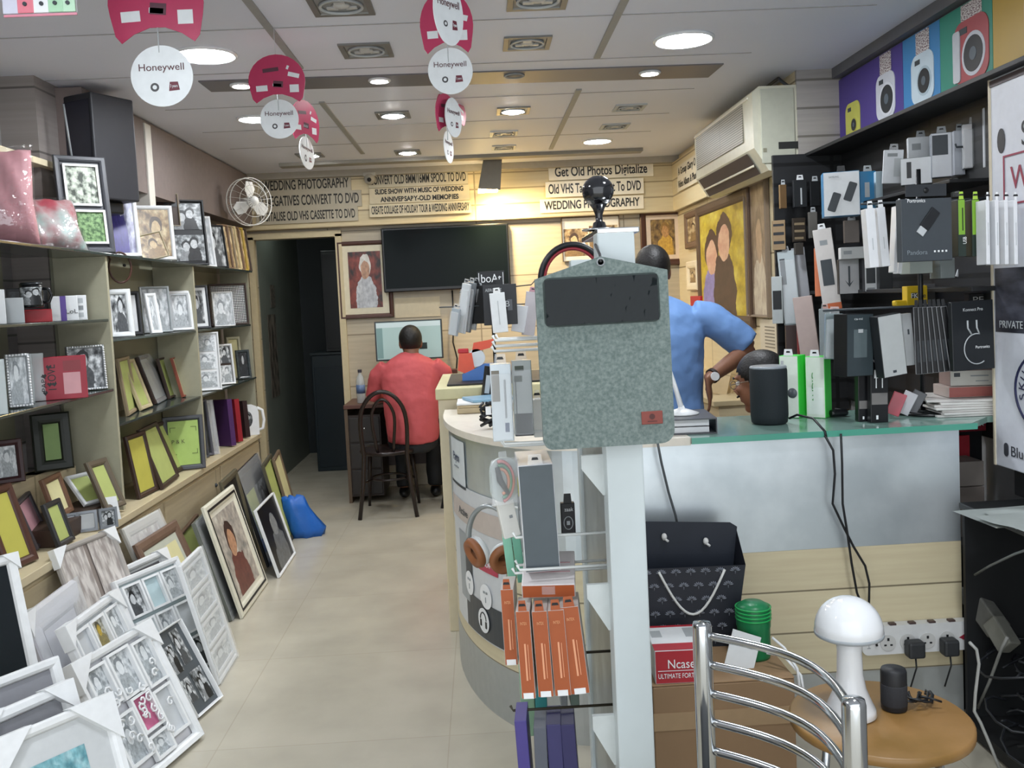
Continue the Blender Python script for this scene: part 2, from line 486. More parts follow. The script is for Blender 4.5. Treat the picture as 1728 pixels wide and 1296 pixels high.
b.box(((-1.80 - 1.13) / 2, YB + .05, (2.06 + CEIL) / 2), (.67, .1, CEIL - 2.06))
b.box(((-1.13 + XRB) / 2, YB + .05, CEIL / 2), (XRB + 1.13, .1, CEIL))
struct('wall_back', b, M_WALL)
struct('wall_right_far', MB().box((XRB + .15, (YJR + YB + .1) / 2, CEIL / 2), (.3, YB - YJR + .1, CEIL)), planks('cream_wall_boards_right', '#d9cba9', '#8d7c5a', 1.3, .42, rough=.4, msize=.005, axes='yz', mott=.04))
struct('wall_right', MB().box((XR + .1, (YJR + YF - 1) / 2, CEIL / 2), (.2, YJR - YF + 1, CEIL)), mat('#8f8f90', .6))
struct('wall_right_return', MB().box(((XRB + XR) / 2 + .06, YJR - .01, 2.36), (XR - XRB + .12, .02, .42)), planks('return_boards', '#a5a09a', '#77736a', 1., .14, rough=.45, axes='xz', mott=.1))
# the dark passage behind the doorway
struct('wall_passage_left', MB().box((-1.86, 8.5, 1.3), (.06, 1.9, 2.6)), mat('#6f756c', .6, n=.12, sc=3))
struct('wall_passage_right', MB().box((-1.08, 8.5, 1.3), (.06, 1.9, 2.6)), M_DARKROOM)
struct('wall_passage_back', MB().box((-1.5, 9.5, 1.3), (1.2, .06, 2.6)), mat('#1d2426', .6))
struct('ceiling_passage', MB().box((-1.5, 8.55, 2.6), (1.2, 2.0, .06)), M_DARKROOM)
TRIM = mat('#cdbf9b', .45); GROOVE = mat('#77736b', .6)
b = MB(); b.box((-1.815, YB - .01, 1.03), (.05, .05, 2.1)); b.box((-1.115, YB - .01, 1.03), (.05, .05, 2.1)); b.box((-1.465, YB - .01, 2.085), (.75, .05, .05))
struct('door_frame', b, TRIM)
struct('trim_1', MB().box(((XLF + XRB) / 2, YB - .03, 2.325), (XRB - XLF, .06, .39)).box(((XLF + XRB) / 2, YB - .045, 2.135), (XRB - XLF, .09, .012)), planks('sign_band_boards', '#d8c8a0', '#a08f6c', 3., .125, axes='xz', zoff=-.005, mott=.1))
struct('trim_2', MB().box((XRB - .02, (YJR + YB) / 2 + .3, 2.325), (.04, YB - YJR - .6, .39)), planks('sign_band_boards_right', '#d8c8a0', '#a08f6c', 3., .125, axes='yz', zoff=-.005, mott=.1))
struct('trim_3', MB().box(((XLF + XRB) / 2, YB - .07, 2.545), (XRB - XLF, .14, .05)), mat('#a9a396', .6))
struct('trim_4', MB().box((XLF + .06, 5.9, 2.36), (.12, 3.1, .4)), mat('#7a6e6a', .6, n=.08))     # soffit over the far shelves
# ceiling: rails, seams, the grey glossy strip
for i, (x, y0, y1, w) in enumerate(((-.75, 1.2, 4.2, .03), (.583, 1.2, 4.22, .03), (-.775, 4.9, 6.6, .03), (.57, 4.85, 6.75, .03))):
    struct(f'trim_{5 + i}', MB().box((x, (y0 + y1) / 2, CEIL - .004), (w, y1 - y0, .008)), mat('#9b9b98', .5))
for i, (y, x0, x1) in enumerate(((3.6, -1.9, 1.6), (4.25, -1.9, 1.3), (2.95, -1.9, 1.6), (4.95, -1.6, 1.2), (5.6, -1.6, 1.2), (6.2, -1.6, 1.2))):
    struct(f'trim_{9 + i}', MB().box(((x0 + x1) / 2, y, CEIL - .001), (x1 - x0, .006, .003)), mat('#a2a2a4', .6))
sb = MB().add([(-1.25, 4.36, CEIL - .006), (1.22, 4.43, CEIL - .006), (1.21, 4.69, CEIL - .006), (-1.25, 4.57, CEIL - .006)], [(0, 3, 2, 1)])
sb.add([(-1.25, 4.36, CEIL + .01), (1.22, 4.43, CEIL + .01), (1.21, 4.69, CEIL + .01), (-1.25, 4.57, CEIL + .01), (-1.25, 4.36, CEIL - .006), (1.22, 4.43, CEIL - .006), (1.21, 4.69, CEIL - .006), (-1.25, 4.57, CEIL - .006)], [(0, 4, 5, 1), (1, 5, 6, 2), (2, 6, 7, 3), (3, 7, 4, 0)])
struct('trim_15', sb, mat('#6e6c70', .35, n=.03, sc=3))
struct('trim_16', MB().box((-.08, 6.95, CEIL - .012), (2.7, .12, .024)), mat('#8a857b', .4))
struct('trim_17', MB().box((XR - .02, 2.6, 2.545), (.06, 4.1, .05)), mat('#66666a', .6))

# ------------------------------------------------------------------ ceiling lamps and vents
GLOW = mat('#f4f9ff', .5, n=0, em=LAMP); GLOWW = mat('#ffe9c0', .5, n=0, em=LAMP * 1.3); GLOWS = mat('#ffffff', .5, n=0, em=LAMP)
def round_light(x, y, r, label, group=None, m=None):
    t = thing('ceiling_light', label, 'ceiling light', (x, y, CEIL), group=group)
    MB().lathe([(r + .012, 0), (r + .012, -.006), (r + .004, -.012), (r - .004, -.008), (r - .004, 0)], 40).build('rim', WHITE, t)
    MB().lathe([(1e-5, -.010), (r * .7, -.0105), (r, -.006), (r, -.001)], 40).build('diffuser', m or GLOW, t)
    return t
round_light(.926, 3.98, .118, 'large bright round ceiling light nearest the row of camera posters')
round_light(-1.09, 3.93, .118, 'large bright round ceiling light behind the largest red hanging card')
round_light(.93, 1.7, .118, 'unseen round ceiling light added to brighten the front of the shop, right one')  # added lamp above the view, fills light onto the counter and near goods
round_light(-1.09, 1.7, .118, 'unseen round ceiling light added to brighten the front of the shop, left one')  # its added twin, also out of view, for the frames at left
round_light(-1.62, 8.0, .07, 'small dim unseen ceiling light added to brighten the passage behind the doorway', m=mat('#dfe8e4', .5, n=0, em=45.))  # added lamp hidden above the door head, lifts the dark passage walls
round_light(.877, 6.50, .095, 'bright round ceiling light in front of the Get Old Photos Digitalize sign')
round_light(-1.21, 5.26, .085, 'round ceiling light half hidden by the second white hanging disc')
for x, y, l in ((-.426, 4.46, 'small lit downlight in the middle of the grey ceiling strip'), (-1.075, 4.45, 'small lit downlight at the left end of the grey ceiling strip'),
                (.882, 4.53, 'small lit downlight at the right end of the grey ceiling strip')):
    t = round_light(x, y, .042, l, 'downlights in the grey ceiling strip', GLOWS); t.location.z = CEIL - .006
t = thing('ceiling_light', 'small unlit grey downlight in the grey ceiling strip above the white disc', 'ceiling light', (.218, 4.48, CEIL - .006), group='downlights in the grey ceiling strip')
MB().lathe([(.05, 0), (.05, -.006), (.042, -.006), (.036, 0)], 28).build('rim', GREY, t)
MB().lathe([(1e-5, -.002), (.036, -.003), (.036, 0)], 28).build('diffuser', mat('#6b6b6d', .4), t)
def vent(x, y, s, label, lit=False, sy=None, m=None):
    t = thing('ceiling_spotlight', label, 'ceiling spotlight', (x, y, CEIL), group='square recessed ceiling spotlights')
    sy = sy or s
    MB().add([(px * s / 2, py * sy / 2, z) for z in (-.008,) for px, py in ((-1, -1), (1, -1), (1, 1), (-1, 1))] +
             [(px * s * .40, py * sy * .40, -.008) for px, py in ((-1, -1), (1, -1), (1, 1), (-1, 1))] +
             [(px * s / 2, py * sy / 2, .002) for px, py in ((-1, -1), (1, -1), (1, 1), (-1, 1))] +
             [(px * s * .38, py * sy * .38, .002) for px, py in ((-1, -1), (1, -1), (1, 1), (-1, 1))],
             [(0, 4, 5, 1), (1, 5, 6, 2), (2, 6, 7, 3), (3, 7, 4, 0), (0, 1, 9, 8), (1, 2, 10, 9), (2, 3, 11, 10), (3, 0, 8, 11),
              (4, 12, 13, 5), (5, 13, 14, 6), (6, 14, 15, 7), (7, 15, 12, 4)]).build('housing', m or mat('#7b7b78', .35, .4), t)
    MB().box((0, 0, -.001), (s * .8, sy * .8, .003)).build('cavity', mat('#8a8a88', .4), t)
    rr = s * .36
    MB().lathe([(rr, -.012), (rr, -.004), (rr * .88, -.003), (rr * .88, -.012), (rr, -.012)], 32, sy=sy / s, cap=False).build('ring', LGREY, t)
    if lit:
        MB().lathe([(1e-5, -.02), (rr * .6, -.017), (rr * .86, -.006)], 28, sy=sy / s).build('lamp', GLOWS, t)
    else:
        b = MB().lathe([(1e-5, -.012), (rr * .3, -.009), (rr * .45, -.003)], 20, sy=sy / s)
        for a in (0, 1, 2):
            q = a * 2 * PI / 3 + .5
            b.box((rr * .5 * math.cos(q), rr * .5 * math.sin(q) * sy / s, -.006), (rr * .5, rr * .3 * sy / s, .006), 0, 0)
        b.build('lamp', mat('#c0c0bd', .3), t)
vent(-.425, 3.955, .213, 'unlit square ceiling spotlight between the two red hanging clusters')
vent(.252, 3.94, .2, 'unlit square ceiling spotlight right of the upper white hanging oval')
vent(-.442, 3.36, .22, 'unlit square ceiling spotlight at the very top edge, left of the vertical hanging string')
vent(.262, 3.38, .22, 'unlit square ceiling spotlight at the very top edge, right of the vertical hanging string')
vent(-.441, 5.31, .19, 'lit square ceiling spotlight just beyond the middle downlight of the grey strip', True)
vent(.244, 5.33, .19, 'lit square ceiling spotlight nearest the white rail beyond the grey strip', True)
vent(-.461, 6.63, .18, 'lit square ceiling spotlight above the slide show sign', True)
vent(-1.144, 6.58, .18, 'lit square ceiling spotlight above the first wedding photography sign', True)
vent(.208, 6.05, .18, 'unlit square ceiling spotlight above the warm floodlight, the nearer of that pair', m=LGREY)
vent(.223, 6.6, .17, 'unlit square ceiling spotlight above the warm floodlight, the farther of that pair', m=LGREY)
vent(.921, 5.38, .18, 'unlit square ceiling spotlight beyond the right downlight of the grey strip', m=LGREY)
vent(.92, 5.96, .18, 'unlit square ceiling spotlight just in front of the far right round light', m=LGREY)
# warm floodlight near the back wall
P = onY(826, 292, 7.15)
t = thing('floodlight', 'warm lit floodlight hanging from the ceiling before the back wall', 'floodlight', (P.x, P.y, P.z))
MB().prism([(-.08, -.13), (.09, -.13), (.09, .12), (-.05, .12)], -.05, .05, T=Matrix.Rotation(.1, 4, 'Y')).build('housing', mat('#6b675e', .4, .5), t)
MB().box((-.02, 0, -.138), (.15, .1, .012)).build('lamp', mat('#ffe2a0', .5, n=0, em=60.), t)
MB().tube([(-.06, 0, .12), (-.09, 0, .2), (-.02, 0, .24), (.06, 0, .24), (.08, 0, .12)], .008).tube([(0, 0, .24), (0, 0, CEIL - P.z)], .008).build('bracket', GREY, t)
ld = bpy.data.lights.new('floodlight_beam', 'SPOT'); ld.energy = 48; ld.color = (1, .74, .36); ld.spot_size = rad(150); ld.spot_blend = 1.; ld.shadow_soft_size = .06
lo = bpy.data.objects.new('floodlight_beam', ld); COL.objects.link(lo); lo.parent = t; lo.location = (.0, .0, -.17); lo.rotation_euler = (rad(28), rad(-28), 0)

# ------------------------------------------------------------------ hanging promotional cards
PINK = mat('#b5325a', .4); CARDW = mat('#dfe4e6', .35)
DKP = mat('#5b2230', .4); INK = mat('#5a3338', .5)
def hanger(red, white, Y, lab, yaw=0., wyaw=None, toprow=True):
    """red kidney-shaped card with a white disc on a link below; red and white are pixel boxes"""
    wyaw = yaw if wyaw is None else wyaw
    x0, y0, x1, y1 = red
    C0 = onY((x0 + x1) / 2, y1, Y)
    t = thing('hanging_card', lab, 'hanging promotional card', tuple(C0), (0, 0, 0), 'red and white hanging promotional cards')
    s = mpp(Y); h = (y1 - y0) * s
    R = Matrix.Rotation(rad(yaw), 4, 'Z')
    w = (x1 - x0) * s / max(.25, math.cos(rad(yaw)))
    pl = []
    for i in range(17):
        a = PI * (1.08 - 1.16 * i / 16)
        pl.append((w / 2 * math.cos(a), h * .45 + h * .55 * max(-.6, math.sin(a))))
    pl += [(w * .44, h * .08), (w * .38, 0), (w * .25, h * .1), (w * .08, h * .17), (-w * .08, h * .17), (-w * .25, h * .1), (-w * .38, 0), (-w * .44, h * .08)]
    MB().prism(pl[::-1], -.0015, .0015, T=R).build('red_card', PINK, t)
    q = MB()
    for (u, v, a, b_, m, r) in ((-.27, .3, .2, .12, 0, -.05), (.02, .38, .17, .13, 1, .1), (.0, .36, .15, .06, 0, .1), (.3, .56, .2, .09, 0, .25), (.3, .28, .16, .16, 0, 0), (-.1, .68, .28, .08, 1, -.1), (.2, .72, .04, .08, 0, .4)):
        for sd in (-1, 1):
            q.box((0, 0, 0), (a * w, .0006, b_ * h), m, 0, T=R @ Matrix.Translation((u * w * (1 if sd < 0 else -1), sd * .0022, v * h)) @ Matrix.Rotation(r, 4, 'Y'))
    q.build('printed_devices', [CARDW, mat('#57323f', .4)], t)
    MB().tube([(0, 0, h * .17), (0, -.001, .0), (0, 0, -.03)], .0022, 6, T=R).build('link', LGREY, t)
    if white:
        a0, b0, a1, b1 = white
        D = onY((a0 + a1) / 2, (b0 + b1) / 2, Y) - C0
        rx, rz = (a1 - a0) * s / 2 / max(.12, abs(math.cos(rad(wyaw)))), (b1 - b0) * s / 2
        T = Matrix.Translation(D) @ Matrix.Rotation(rad(wyaw), 4, 'Z')
        pl = [(rx * math.cos(2 * PI * i / 40), rz * math.sin(2 * PI * i / 40)) for i in range(40)]
        d = MB().prism(pl, -.0015, .0015, T=T).build('white_disc', CARDW, t)
        for sd in (0, PI):
            F = T @ Matrix.Rotation(sd, 4, 'Z')
            text('Honeywell', d, 0, 0, 0, rz * .24, INK, rx * 1.45, M=F @ Matrix.Translation((0, -.0024, rz * .28)) @ Matrix.Rotation(PI / 2, 4, 'X'))
            e = MB()
            e.prism([(-rx * .25 + rx * .14 * math.cos(k * PI / 8), -rz * .36 + rx * .14 * math.sin(k * PI / 8)) for k in range(16)], -.0022, -.0018, 0, T=F)
            e.prism([(-rx * .25 + rx * .07 * math.cos(k * PI / 8), -rz * .36 + rx * .07 * math.sin(k * PI / 8)) for k in range(16)], -.0026, -.0022, 1, T=F)
            e.build('round_badge', [mat('#4a4a4c', .5), CARDW], d)
            MB().prism([(rx * .2, -rz * .5), (rx * .55, -rz * .47), (rx * .5, -rz * .2), (rx * .24, -rz * .2)], -.0022, -.0018, 0, T=F).build('warranty_badge', mat('#6b2a38', .5), d)
            text('3 years', d, 0, 0, 0, rz * .1, CARDW, rx * .24, M=F @ Matrix.Translation((rx * .37, -.003, -rz * .34)) @ Matrix.Rotation(PI / 2, 4, 'X'))
    MB().tube([(0, 0, h), (0, 0, CEIL - C0.z)], .0012, 5).build('thread', mat('#c8cccf', .3), t)
    return t
hanger((190, -70, 345, 72), (223, 79, 324, 178), 2.9, 'largest red hanging card with its white disc, nearest the left wall')
hanger((423, 95, 516, 173), (440, 169, 503, 233), 3.6, 'medium red hanging card with white disc left of the ceiling strip')
hanger((500, 171, 534, 238), (513, 232, 523, 285), 4.3, 'bright red turned hanging card with a white disc seen edge-on', 62, 84)
hanger((712, -12, 800, 90), (723, 82, 797, 158), 3.2, 'red hanging card with round white disc left of the top right spotlight')
hanger((716, -150, 790, -60), (733, -32, 780, 75), 2.7, 'white oval hanging disc at the top edge, its red card above the picture', 30, 50)
hanger((738, 160, 772, 225), (752, 166, 778, 231), 4.2, 'narrow turned red card with tilted white oval below the round white disc', 60, 62)
hanger((742, 158, 786, 205), (750, 222, 764, 275), 5.0, 'lowest narrow white oval in the hanging string left of the floodlight', 70, 76)
# acrylic hanger with little cameras, top left
P = onY(70, 28, 2.6)
t = thing('hanging_camera_sign', 'clear hanging sign with pastel instant cameras in the top left corner', 'hanging sign', tuple(P))
s = mpp(2.6)
MB().box((0, 0, .1), (.196, .003, .2), 0, .001).build('clear_plate', CLEAR, t)
for i, (u, c, w_, h_) in enumerate(((-46, '#cfd0e0', 26, 26), (-22, '#e07f8e', 26, 30), (4, '#e9ecee', 32, 26), (26, '#a8d2b0', 24, 22), (46, '#b9dcc0', 22, 20))):
    k = MB().box((u * s, -.006 - .0015 * (i % 2), .008 + h_ * s), (w_ * s, .005, 2 * h_ * s), 0, .002).build('printed_camera', mat(c, .4), t)
    if i: MB().cyl((0, 0, 0), .0055, .004, 16, T=Matrix.Translation((u * s, -.009 - .0015 * (i % 2), .008 + 14 * s)) @ Matrix.Rotation(PI / 2, 4, 'X')).build('lens', DGREY, k)
MB().box((0, -.004, .003), (.196, .004, .006)).build('edge', mat('#d58a9c', .4), t)
MB().tube([(-.06, 0, .2), (-.06, 0, CEIL - P.z)], .001, 5).tube([(.06, 0, .2), (.06, 0, CEIL - P.z)], .001, 5).build('thread', LGREY, t)

# ------------------------------------------------------------------ left wall: shelving and base cabinet
M_SHELF = mat('#8c8b78', .45, n=.08, sc=6); M_GLS = mat('#39423f', .12, n=.02); M_BASE = planks('base_boards', '#c4b493', '#978a6c', 1.3, .9, axes='yz', mott=.04)
YA, YA2, YB2, YC2 = 1.6, 4.16, 5.40, 6.72
u = thing('shelving_unit', 'tall cream open shelving with dark glass shelves along the left wall', 'shelf unit', (-1.75, 4.2, .63))
o = -u.location
def loc(m): return Matrix.Translation((1.75, -4.2, -.63))
T0 = loc(0)
for i, (a, c) in enumerate(((YA, YA2), (YA2, YB2), (YB2, YC2))):
    x = XLN if i == 0 else XLF
    if i == 0:
        MB().box((x + .008, (a + 4.04) / 2, 1.2), (.012, 4.04 - a, 1.15), T=T0).build('back_panel', M_SHELF, u)
    else:
        MB().box((x + .008, (a + c) / 2, 1.2), (.012, c - a, 1.15), T=T0).build('back_panel', M_SHELF, u)
for y in (YA, YA2, YB2, YC2):
    MB().box((-1.765, y, 1.2), (.23 if y != YC2 else .2, .022, 1.14), T=T0).build('side_panel', mat('#a7a48e', .45, n=.06), u)
for a, c, z, x0, x1 in ((YA, YC2 + .02, 1.777, -1.96, -1.63), (YA, YA2, 1.486, -1.97, -1.65), (YA, YA2, 1.175, -1.97, -1.65), (YA2, YB2, 1.394, -1.88, -1.65), (YA2, YC2 + .02, 1.01, -1.88, -1.65), (YB2, YC2, 1.394, -1.88, -1.66)):
    if z == 1.777: x0 = -1.87
    MB().box(((x0 + x1) / 2, (a + c) / 2, z), (x1 - x0 - .006, c - a - .03, .012), 0, .002, T=T0).build('shelf', M_GLS, u)
MB().box((-1.93, (YA + 4.03) / 2, 1.777), (.12, 4.03 - YA, .012), T=T0).build('shelf', M_GLS, u)
u2 = thing('base_cabinet', 'long low cream base cabinet with flush doors under the left shelves', 'cabinet', (-1.75, 4.2, 0))
T1 = Matrix.Translation((1.75, -4.2, 0))
MB().box((-1.765, (YA + 6.6) / 2, .29), (.25, 6.6 - YA, .58), T=T1).box((-1.972, (YA + 4.14) / 2, .29), (.164, 4.14 - YA, .58), T=T1).build('body', M_BASE, u2)
MB().box((-1.757, (YA + 6.62) / 2, .603), (.285, 6.62 - YA, .034), 0, .003, T=T1).box((-1.972, (YA + 4.14) / 2, .603), (.164, 4.14 - YA, .034), 0, .003, T=T1).build('top', mat('#c9bb9a', .4, n=.05), u2)
for i in range(5):
    y = 2.1 + i * 1.0
    d = MB().box((-1.636, y, .32), (.012, .96, .48), 0, .002, T=T1).build('door', M_BASE, u2)
    MB().lathe([(.012, 0), (.012, .006), (.006, .012)], 16, T=T1 @ Matrix.Translation((-1.63, y + .38, .47)) @ Matrix.Rotation(PI / 2, 4, 'Y')).build('lock', DGREY, d)
MB().box((-1.975, (YA + 4.03) / 2, .734), (.13, 4.0 - YA, .225)).box((-1.91, 4.03, .734), (.14, .2, .225)).build('riser', M_BASE).location = (0, 0, 0)
tag(bpy.data.objects['riser'], 'cream raised step at the back of the near left shelf bay', 'riser')

def LF(label, bl, br, tl, z, bm, **k):
    M, w, h = lean_M(bl, br, tl, z)
    return frame(k.pop('name', 'picture_frame'), label, M, w, h, bm, **k)
def SF(label, box, z, bm, yaw=35, lean=7, x0=-1.72, **k):
    a, t_, c, bt = box
    M, P = stand_M((a + c) / 2, bt, x0, z, yaw, lean, k.pop('roll', 0.))
    w, h = sized(P, c - a, bt - t_, yaw)
    return frame(k.pop('name', 'picture_frame'), label, M, w, h, bm, **k)
FG = 'picture frames on the left shelves'; FP = 'picture frames leaning on the floor at left'
WFR = mat('#dfe2e3', .35); BFR = mat('#2a2b2e', .4); GFR = mat('#45474c', .4); FULL = lambda m: [(0, 1, 0, 1, m)]

# ---- top shelf
ZT = 1.785
t = thing('wrapped_cushion', 'pink heart cushion in crinkled plastic at the left edge of top shelf', 'cushion', tuple(onX(6, 405, -1.80).xy) + (ZT,), (0, 0, rad(30)))
def pillow(w, h, d, n=12, pinch=.5):
    vs = []; fs = []
    for sd in (-1, 1):
        for i in range(n + 1):
            for j in range(n + 1):
                a, c = 2 * i / n - 1, 2 * j / n - 1
                th = max(0., (1 - a ** 4) * (1 - c ** 4)) ** .5
                k = 1 - .08 * (1 - abs(a)) * abs(c) - .08 * (1 - abs(c)) * abs(a)
                vs.append((a * w / 2 * k, sd * (d / 2 * th + .002) + .006 * math.sin(9 * a + 5 * c), h / 2 + c * h / 2 * k))
    N = n + 1
    for s_ in range(2):
        for i in range(n):
            for j in range(n):
                q = [s_ * N * N + i * N + j, s_ * N * N + (i + 1) * N + j, s_ * N * N + (i + 1) * N + j + 1, s_ * N * N + i * N + j + 1]
                fs.append(q if s_ == 0 else q[::-1])
    for i in range(n):
        for (p, q) in (((i, 0), (i + 1, 0)), ((i, n), (i + 1, n)), ((0, i), (0, i + 1)), ((n, i), (n, i + 1))):
            a, c = p[0] * N + p[1], q[0] * N + q[1]
            fs.append((a, N * N + a, N * N + c, c))
    return vs, fs
WRAP = film('crinkled_plastic', .13, .8, 26.)
L_ = Matrix.Rotation(rad(-14), 4, 'X')
vs, fs = pillow(.25, .40, .15); MB().add(vs, fs, sm=True, T=L_).build('cushion', mat('#c08a90', .6, n=.1, sc=9), t)
vs, fs = pillow(.265, .42, .165); MB().add(vs, fs, sm=True, T=L_).build('plastic_bag', WRAP, t)
t = thing('wrapped_cushion', 'printed red and teal cushion in plastic beside the tall dark photo frame', 'cushion', tuple(onX(92, 415, -1.78).xy) + (ZT,), (0, 0, rad(42)))
L_ = Matrix.Rotation(rad(-30), 4, 'X')
vs, fs = pillow(.27, .27, .11); cu = MB().add(vs, fs, sm=True, T=L_)
cu.build('cushion', ptex('cushion_print', '#a8404e', '#a8cbc4', 7., vec='Object', stops=(.36, .62)), t)
vs, fs = pillow(.285, .285, .125); MB().add(vs, fs, sm=True, T=L_).build('plastic_bag', WRAP, t)
SF('tall dark grey frame with a tree photo above a green grass photo', (112, 260, 190, 424), ZT, GFR, 38, 9, b=.028, pics=[(.08, .92, .5, .96, TREES), (.12, .98, .05, .42, GRASS)], back=GFR, group=FG, extra_ring=WHITE)
SF('white frame with a violet print right of the tall dark frame', (178, 281, 236, 428), ZT, WHITE, 30, 12, b=.022, pics=FULL(PH_PUR), group=FG)
SF('white frame with a sepia child photo on the top shelf', (230, 343, 295, 436), ZT, WHITE, 28, 10, x0=-1.70, b=.022, pics=FULL(PH_SEP), group=FG)
SF('small tilted tan print of a laughing child leaning on the white sepia frame', (243, 388, 285, 433), ZT, mat('#cdc3a6', .5), 30, 16, x0=-1.66, roll=-14, b=.006, pics=FULL(PH_SEP), group=FG)
SF('black frame holding six greyscale photos on the top shelf', (272, 328, 350, 440), ZT, BLACK, 28, 10, x0=-1.76, b=.016, back=BLACK, pics=[(.0, .22, .56, .98, PH_BW), (.0, .22, .03, .46, PH_BW), (.3, .98, .55, .98, PH_BW2), (.34, 1., .03, .46, PH_BW2), ], group=FG)
SF('narrow white frame right of the black six photo frame', (340, 360, 364, 447), ZT, WHITE, 42, 10, b=.018, pics=FULL(PH_PALE), group=FG)
SF('narrow black frame with a grey photo beside the narrow white one', (352, 375, 384, 448), ZT, BLACK, 45, 10, b=.012, pics=FULL(PH_BW), group=FG, x0=-1.70)
for i, (a, c, m, l) in enumerate(((374, 386, WOOD, 'thin wooden frame, first of the row at the far end of the top shelf'), (382, 393, TAN, 'thin tan frame, second of the row at the far end of the top shelf'), (389, 399, mat('#c9b88c', .5), 'thin pale frame, third of the row at the far end of the top shelf'),
        (395, 405, WOOD, 'thin wooden frame, fourth of the row at the far end of the top shelf'), (401, 411, mat('#b79b3f', .5), 'thin gold frame, fifth of the row at the far end of the top shelf'), (408, 417, DWOOD, 'thin dark frame, last of the row at the far end of the top shelf'))):
    SF(l, (a, 374 + i * 2, c + 6, 449 + i * 1.5), ZT, m, 62, 7, x0=-1.70, b=.014, pics=FULL(PH_SEP), group='thin frames at the end of the top shelf')
for i, (px, z, w, h, l) in enumerate(((300, 1.965, .3, .045, 'long black flat box lying behind the top shelf frames'), (330, 2.01, .22, .03, 'thinner black box lying on the long black flat box'), (352, 1.955, .16, .05, 'black square box behind the narrow white frame'))):
    P = onX(px, 340, -1.84)
    pack('flat_box', l, 'box', Matrix.Translation((-1.83, P.y, ZT if i != 1 else ZT + .215)) @ Matrix.Rotation(rad(62), 4, 'Z'), w, .215 if i != 1 else .03, .06, BLACK, bev=.004, deco=[('printed_line', (.1, .9, .82, .85), SILVER)])
SF('small white card with three dark pictures leaning high at the wall', (262, 268, 298, 322), 2.02, mat('#b9ae98', .5), 40, 6, x0=-1.82, b=.004, pics=[(.05, .3, .7, .95, PH_DARK), (.38, .62, .66, .9, PH_DARK), (.66, .98, .6, .88, PH_DARK)], group=FG)
# wall shelf, pillar, dark monitor
P0, P1 = onX(14, 268, -1.93), onX(92, 298, -1.93)
tag(MB().box((-1.93, 4.0, 2.185), (.13, .72, .028), 0, .002).build('wall_plank', CREAM), 'short cream wall shelf high at the left above the cushions', 'shelf')
P = onX(247, 310, -1.80)
tag(MB().box((-1.82, P.y, 2.165), (.1, .09, .76), 0, .004).build('post', mat('#d9d5cb', .5)), 'white wooden post standing on the top shelf under the ceiling', 'post')
P = onX(180, 300, -1.70)
t = thing('wall_monitor', 'large dark monitor with a deep casing high behind the top shelf frames', 'monitor', (-1.74, 4.42, 2.03), (rad(0), rad(0), rad(-28)))
MB().box((0, 0, .25), (.2, .24, .48), 0, .008).build('casing', mat('#2a2b30', .5), t)
MB().box((0, 0, -.02), (.12, .12, .06), 0, .01).build('foot', BLACK, t)
MB().panel(-.085, .085, .04, .46, -.1215).build('screen', mat('#2b2c37', .15, n=0), t)
t = thing('hook_stick', 'thin grey leaning rod left of the dark wall monitor', 'rod', tuple(onX(121, 260, -1.78)))
MB().tube([(0, 0, -.02), (-.02, .0, .22)], .005).build('rod', GREY, t)

# ---- bay A, upper glass shelf
Z1 = 1.493
def SB(label, box, z, col, yaw=30, d=.05, x0=-1.74, **k):
    a, t_, c, bt = box
    M, P = stand_M((a + c) / 2, bt, x0, z, yaw, 0)
    s = mpp(P.y); an = rad(yaw) - math.atan2(-P.x, P.y)
    w = max(.015, ((c - a) * s - d * abs(math.sin(an))) / math.cos(an)); h = (bt - t_) * s
    return pack(k.pop('name', 'gift_box'), label, k.pop('cat', 'box'), M, w, h, d, col, **k)
GB = 'mug boxes on the near left shelf'
SB('white box cut off by the left picture edge on the mug shelf', (-20, 486, 9, 543), Z1, WHITE, group=GB)
SB('pale grey box left of the red mug box', (12, 500, 40, 542), Z1, LGREY, group=GB)
SB('red box under the black photo mug', (43, 521, 86, 542), Z1, RED, 24, .06, group=GB)
SB('black photo box behind the photo mug', (18, 463, 78, 520), Z1, BLACK, 24, .05, x0=-1.9, deco=[('printed_photo', (.06, .94, .1, .9), PH_DARK)], group=GB)
SB('white box with a purple stripe right of the red mug box', (89, 500, 112, 541), Z1, WHITE, 24, .06, deco=[('stripe', (.62, 1., 0, 1), mat('#5a3f96', .4))], group=GB)
r = SB('white box printed LOL on the mug shelf', (112, 500, 132, 541), Z1, WHITE, 24, .06, txt=[('LoL', .5, .36, .018, BLACK, .045)], group=GB)
SB('white box with small grey icons right of the LOL box', (129, 499, 147, 540), Z1, WHITE, 24, .06, deco=[('icon', (.3, .7, .68, .88), LGREY), ('icon', (.3, .7, .4, .58), GREY), ('icon', (.25, .7, .12, .3), LGREY)], group=GB)
SB('plain white box at the right end of the mug shelf', (146, 499, 168, 539), Z1, OFFW, 24, .06, group=GB)
P = onX(64, 521, -1.70)
t = thing('photo_mug', 'black mug with a greyscale photo standing on the red box', 'mug', (P.x - .02, P.y, Z1 + .057), (0, 0, rad(20)))
MB().lathe([(.036, 0), (.041, .004), (.041, .086), (.039, .088), (.037, .086), (.037, .01)], 32).build('mug_body', mat('#1b1c1e', .15), t)
mv = MB(); n = 14
vs = [(.0415 * math.sin(a), -.0415 * math.cos(a), z) for a in [rad(-65 + 130 * i / n) for i in range(n + 1)] for z in (.01, .078)]
mv.add(vs, [(2 * i, 2 * i + 2, 2 * i + 3, 2 * i + 1) for i in range(n)], 0, [[(i / n, 0), ((i + 1) / n, 0), ((i + 1) / n, 1), (i / n, 1)] for i in range(n)], True)
mv.build('printed_photo', PH_BW2, t)
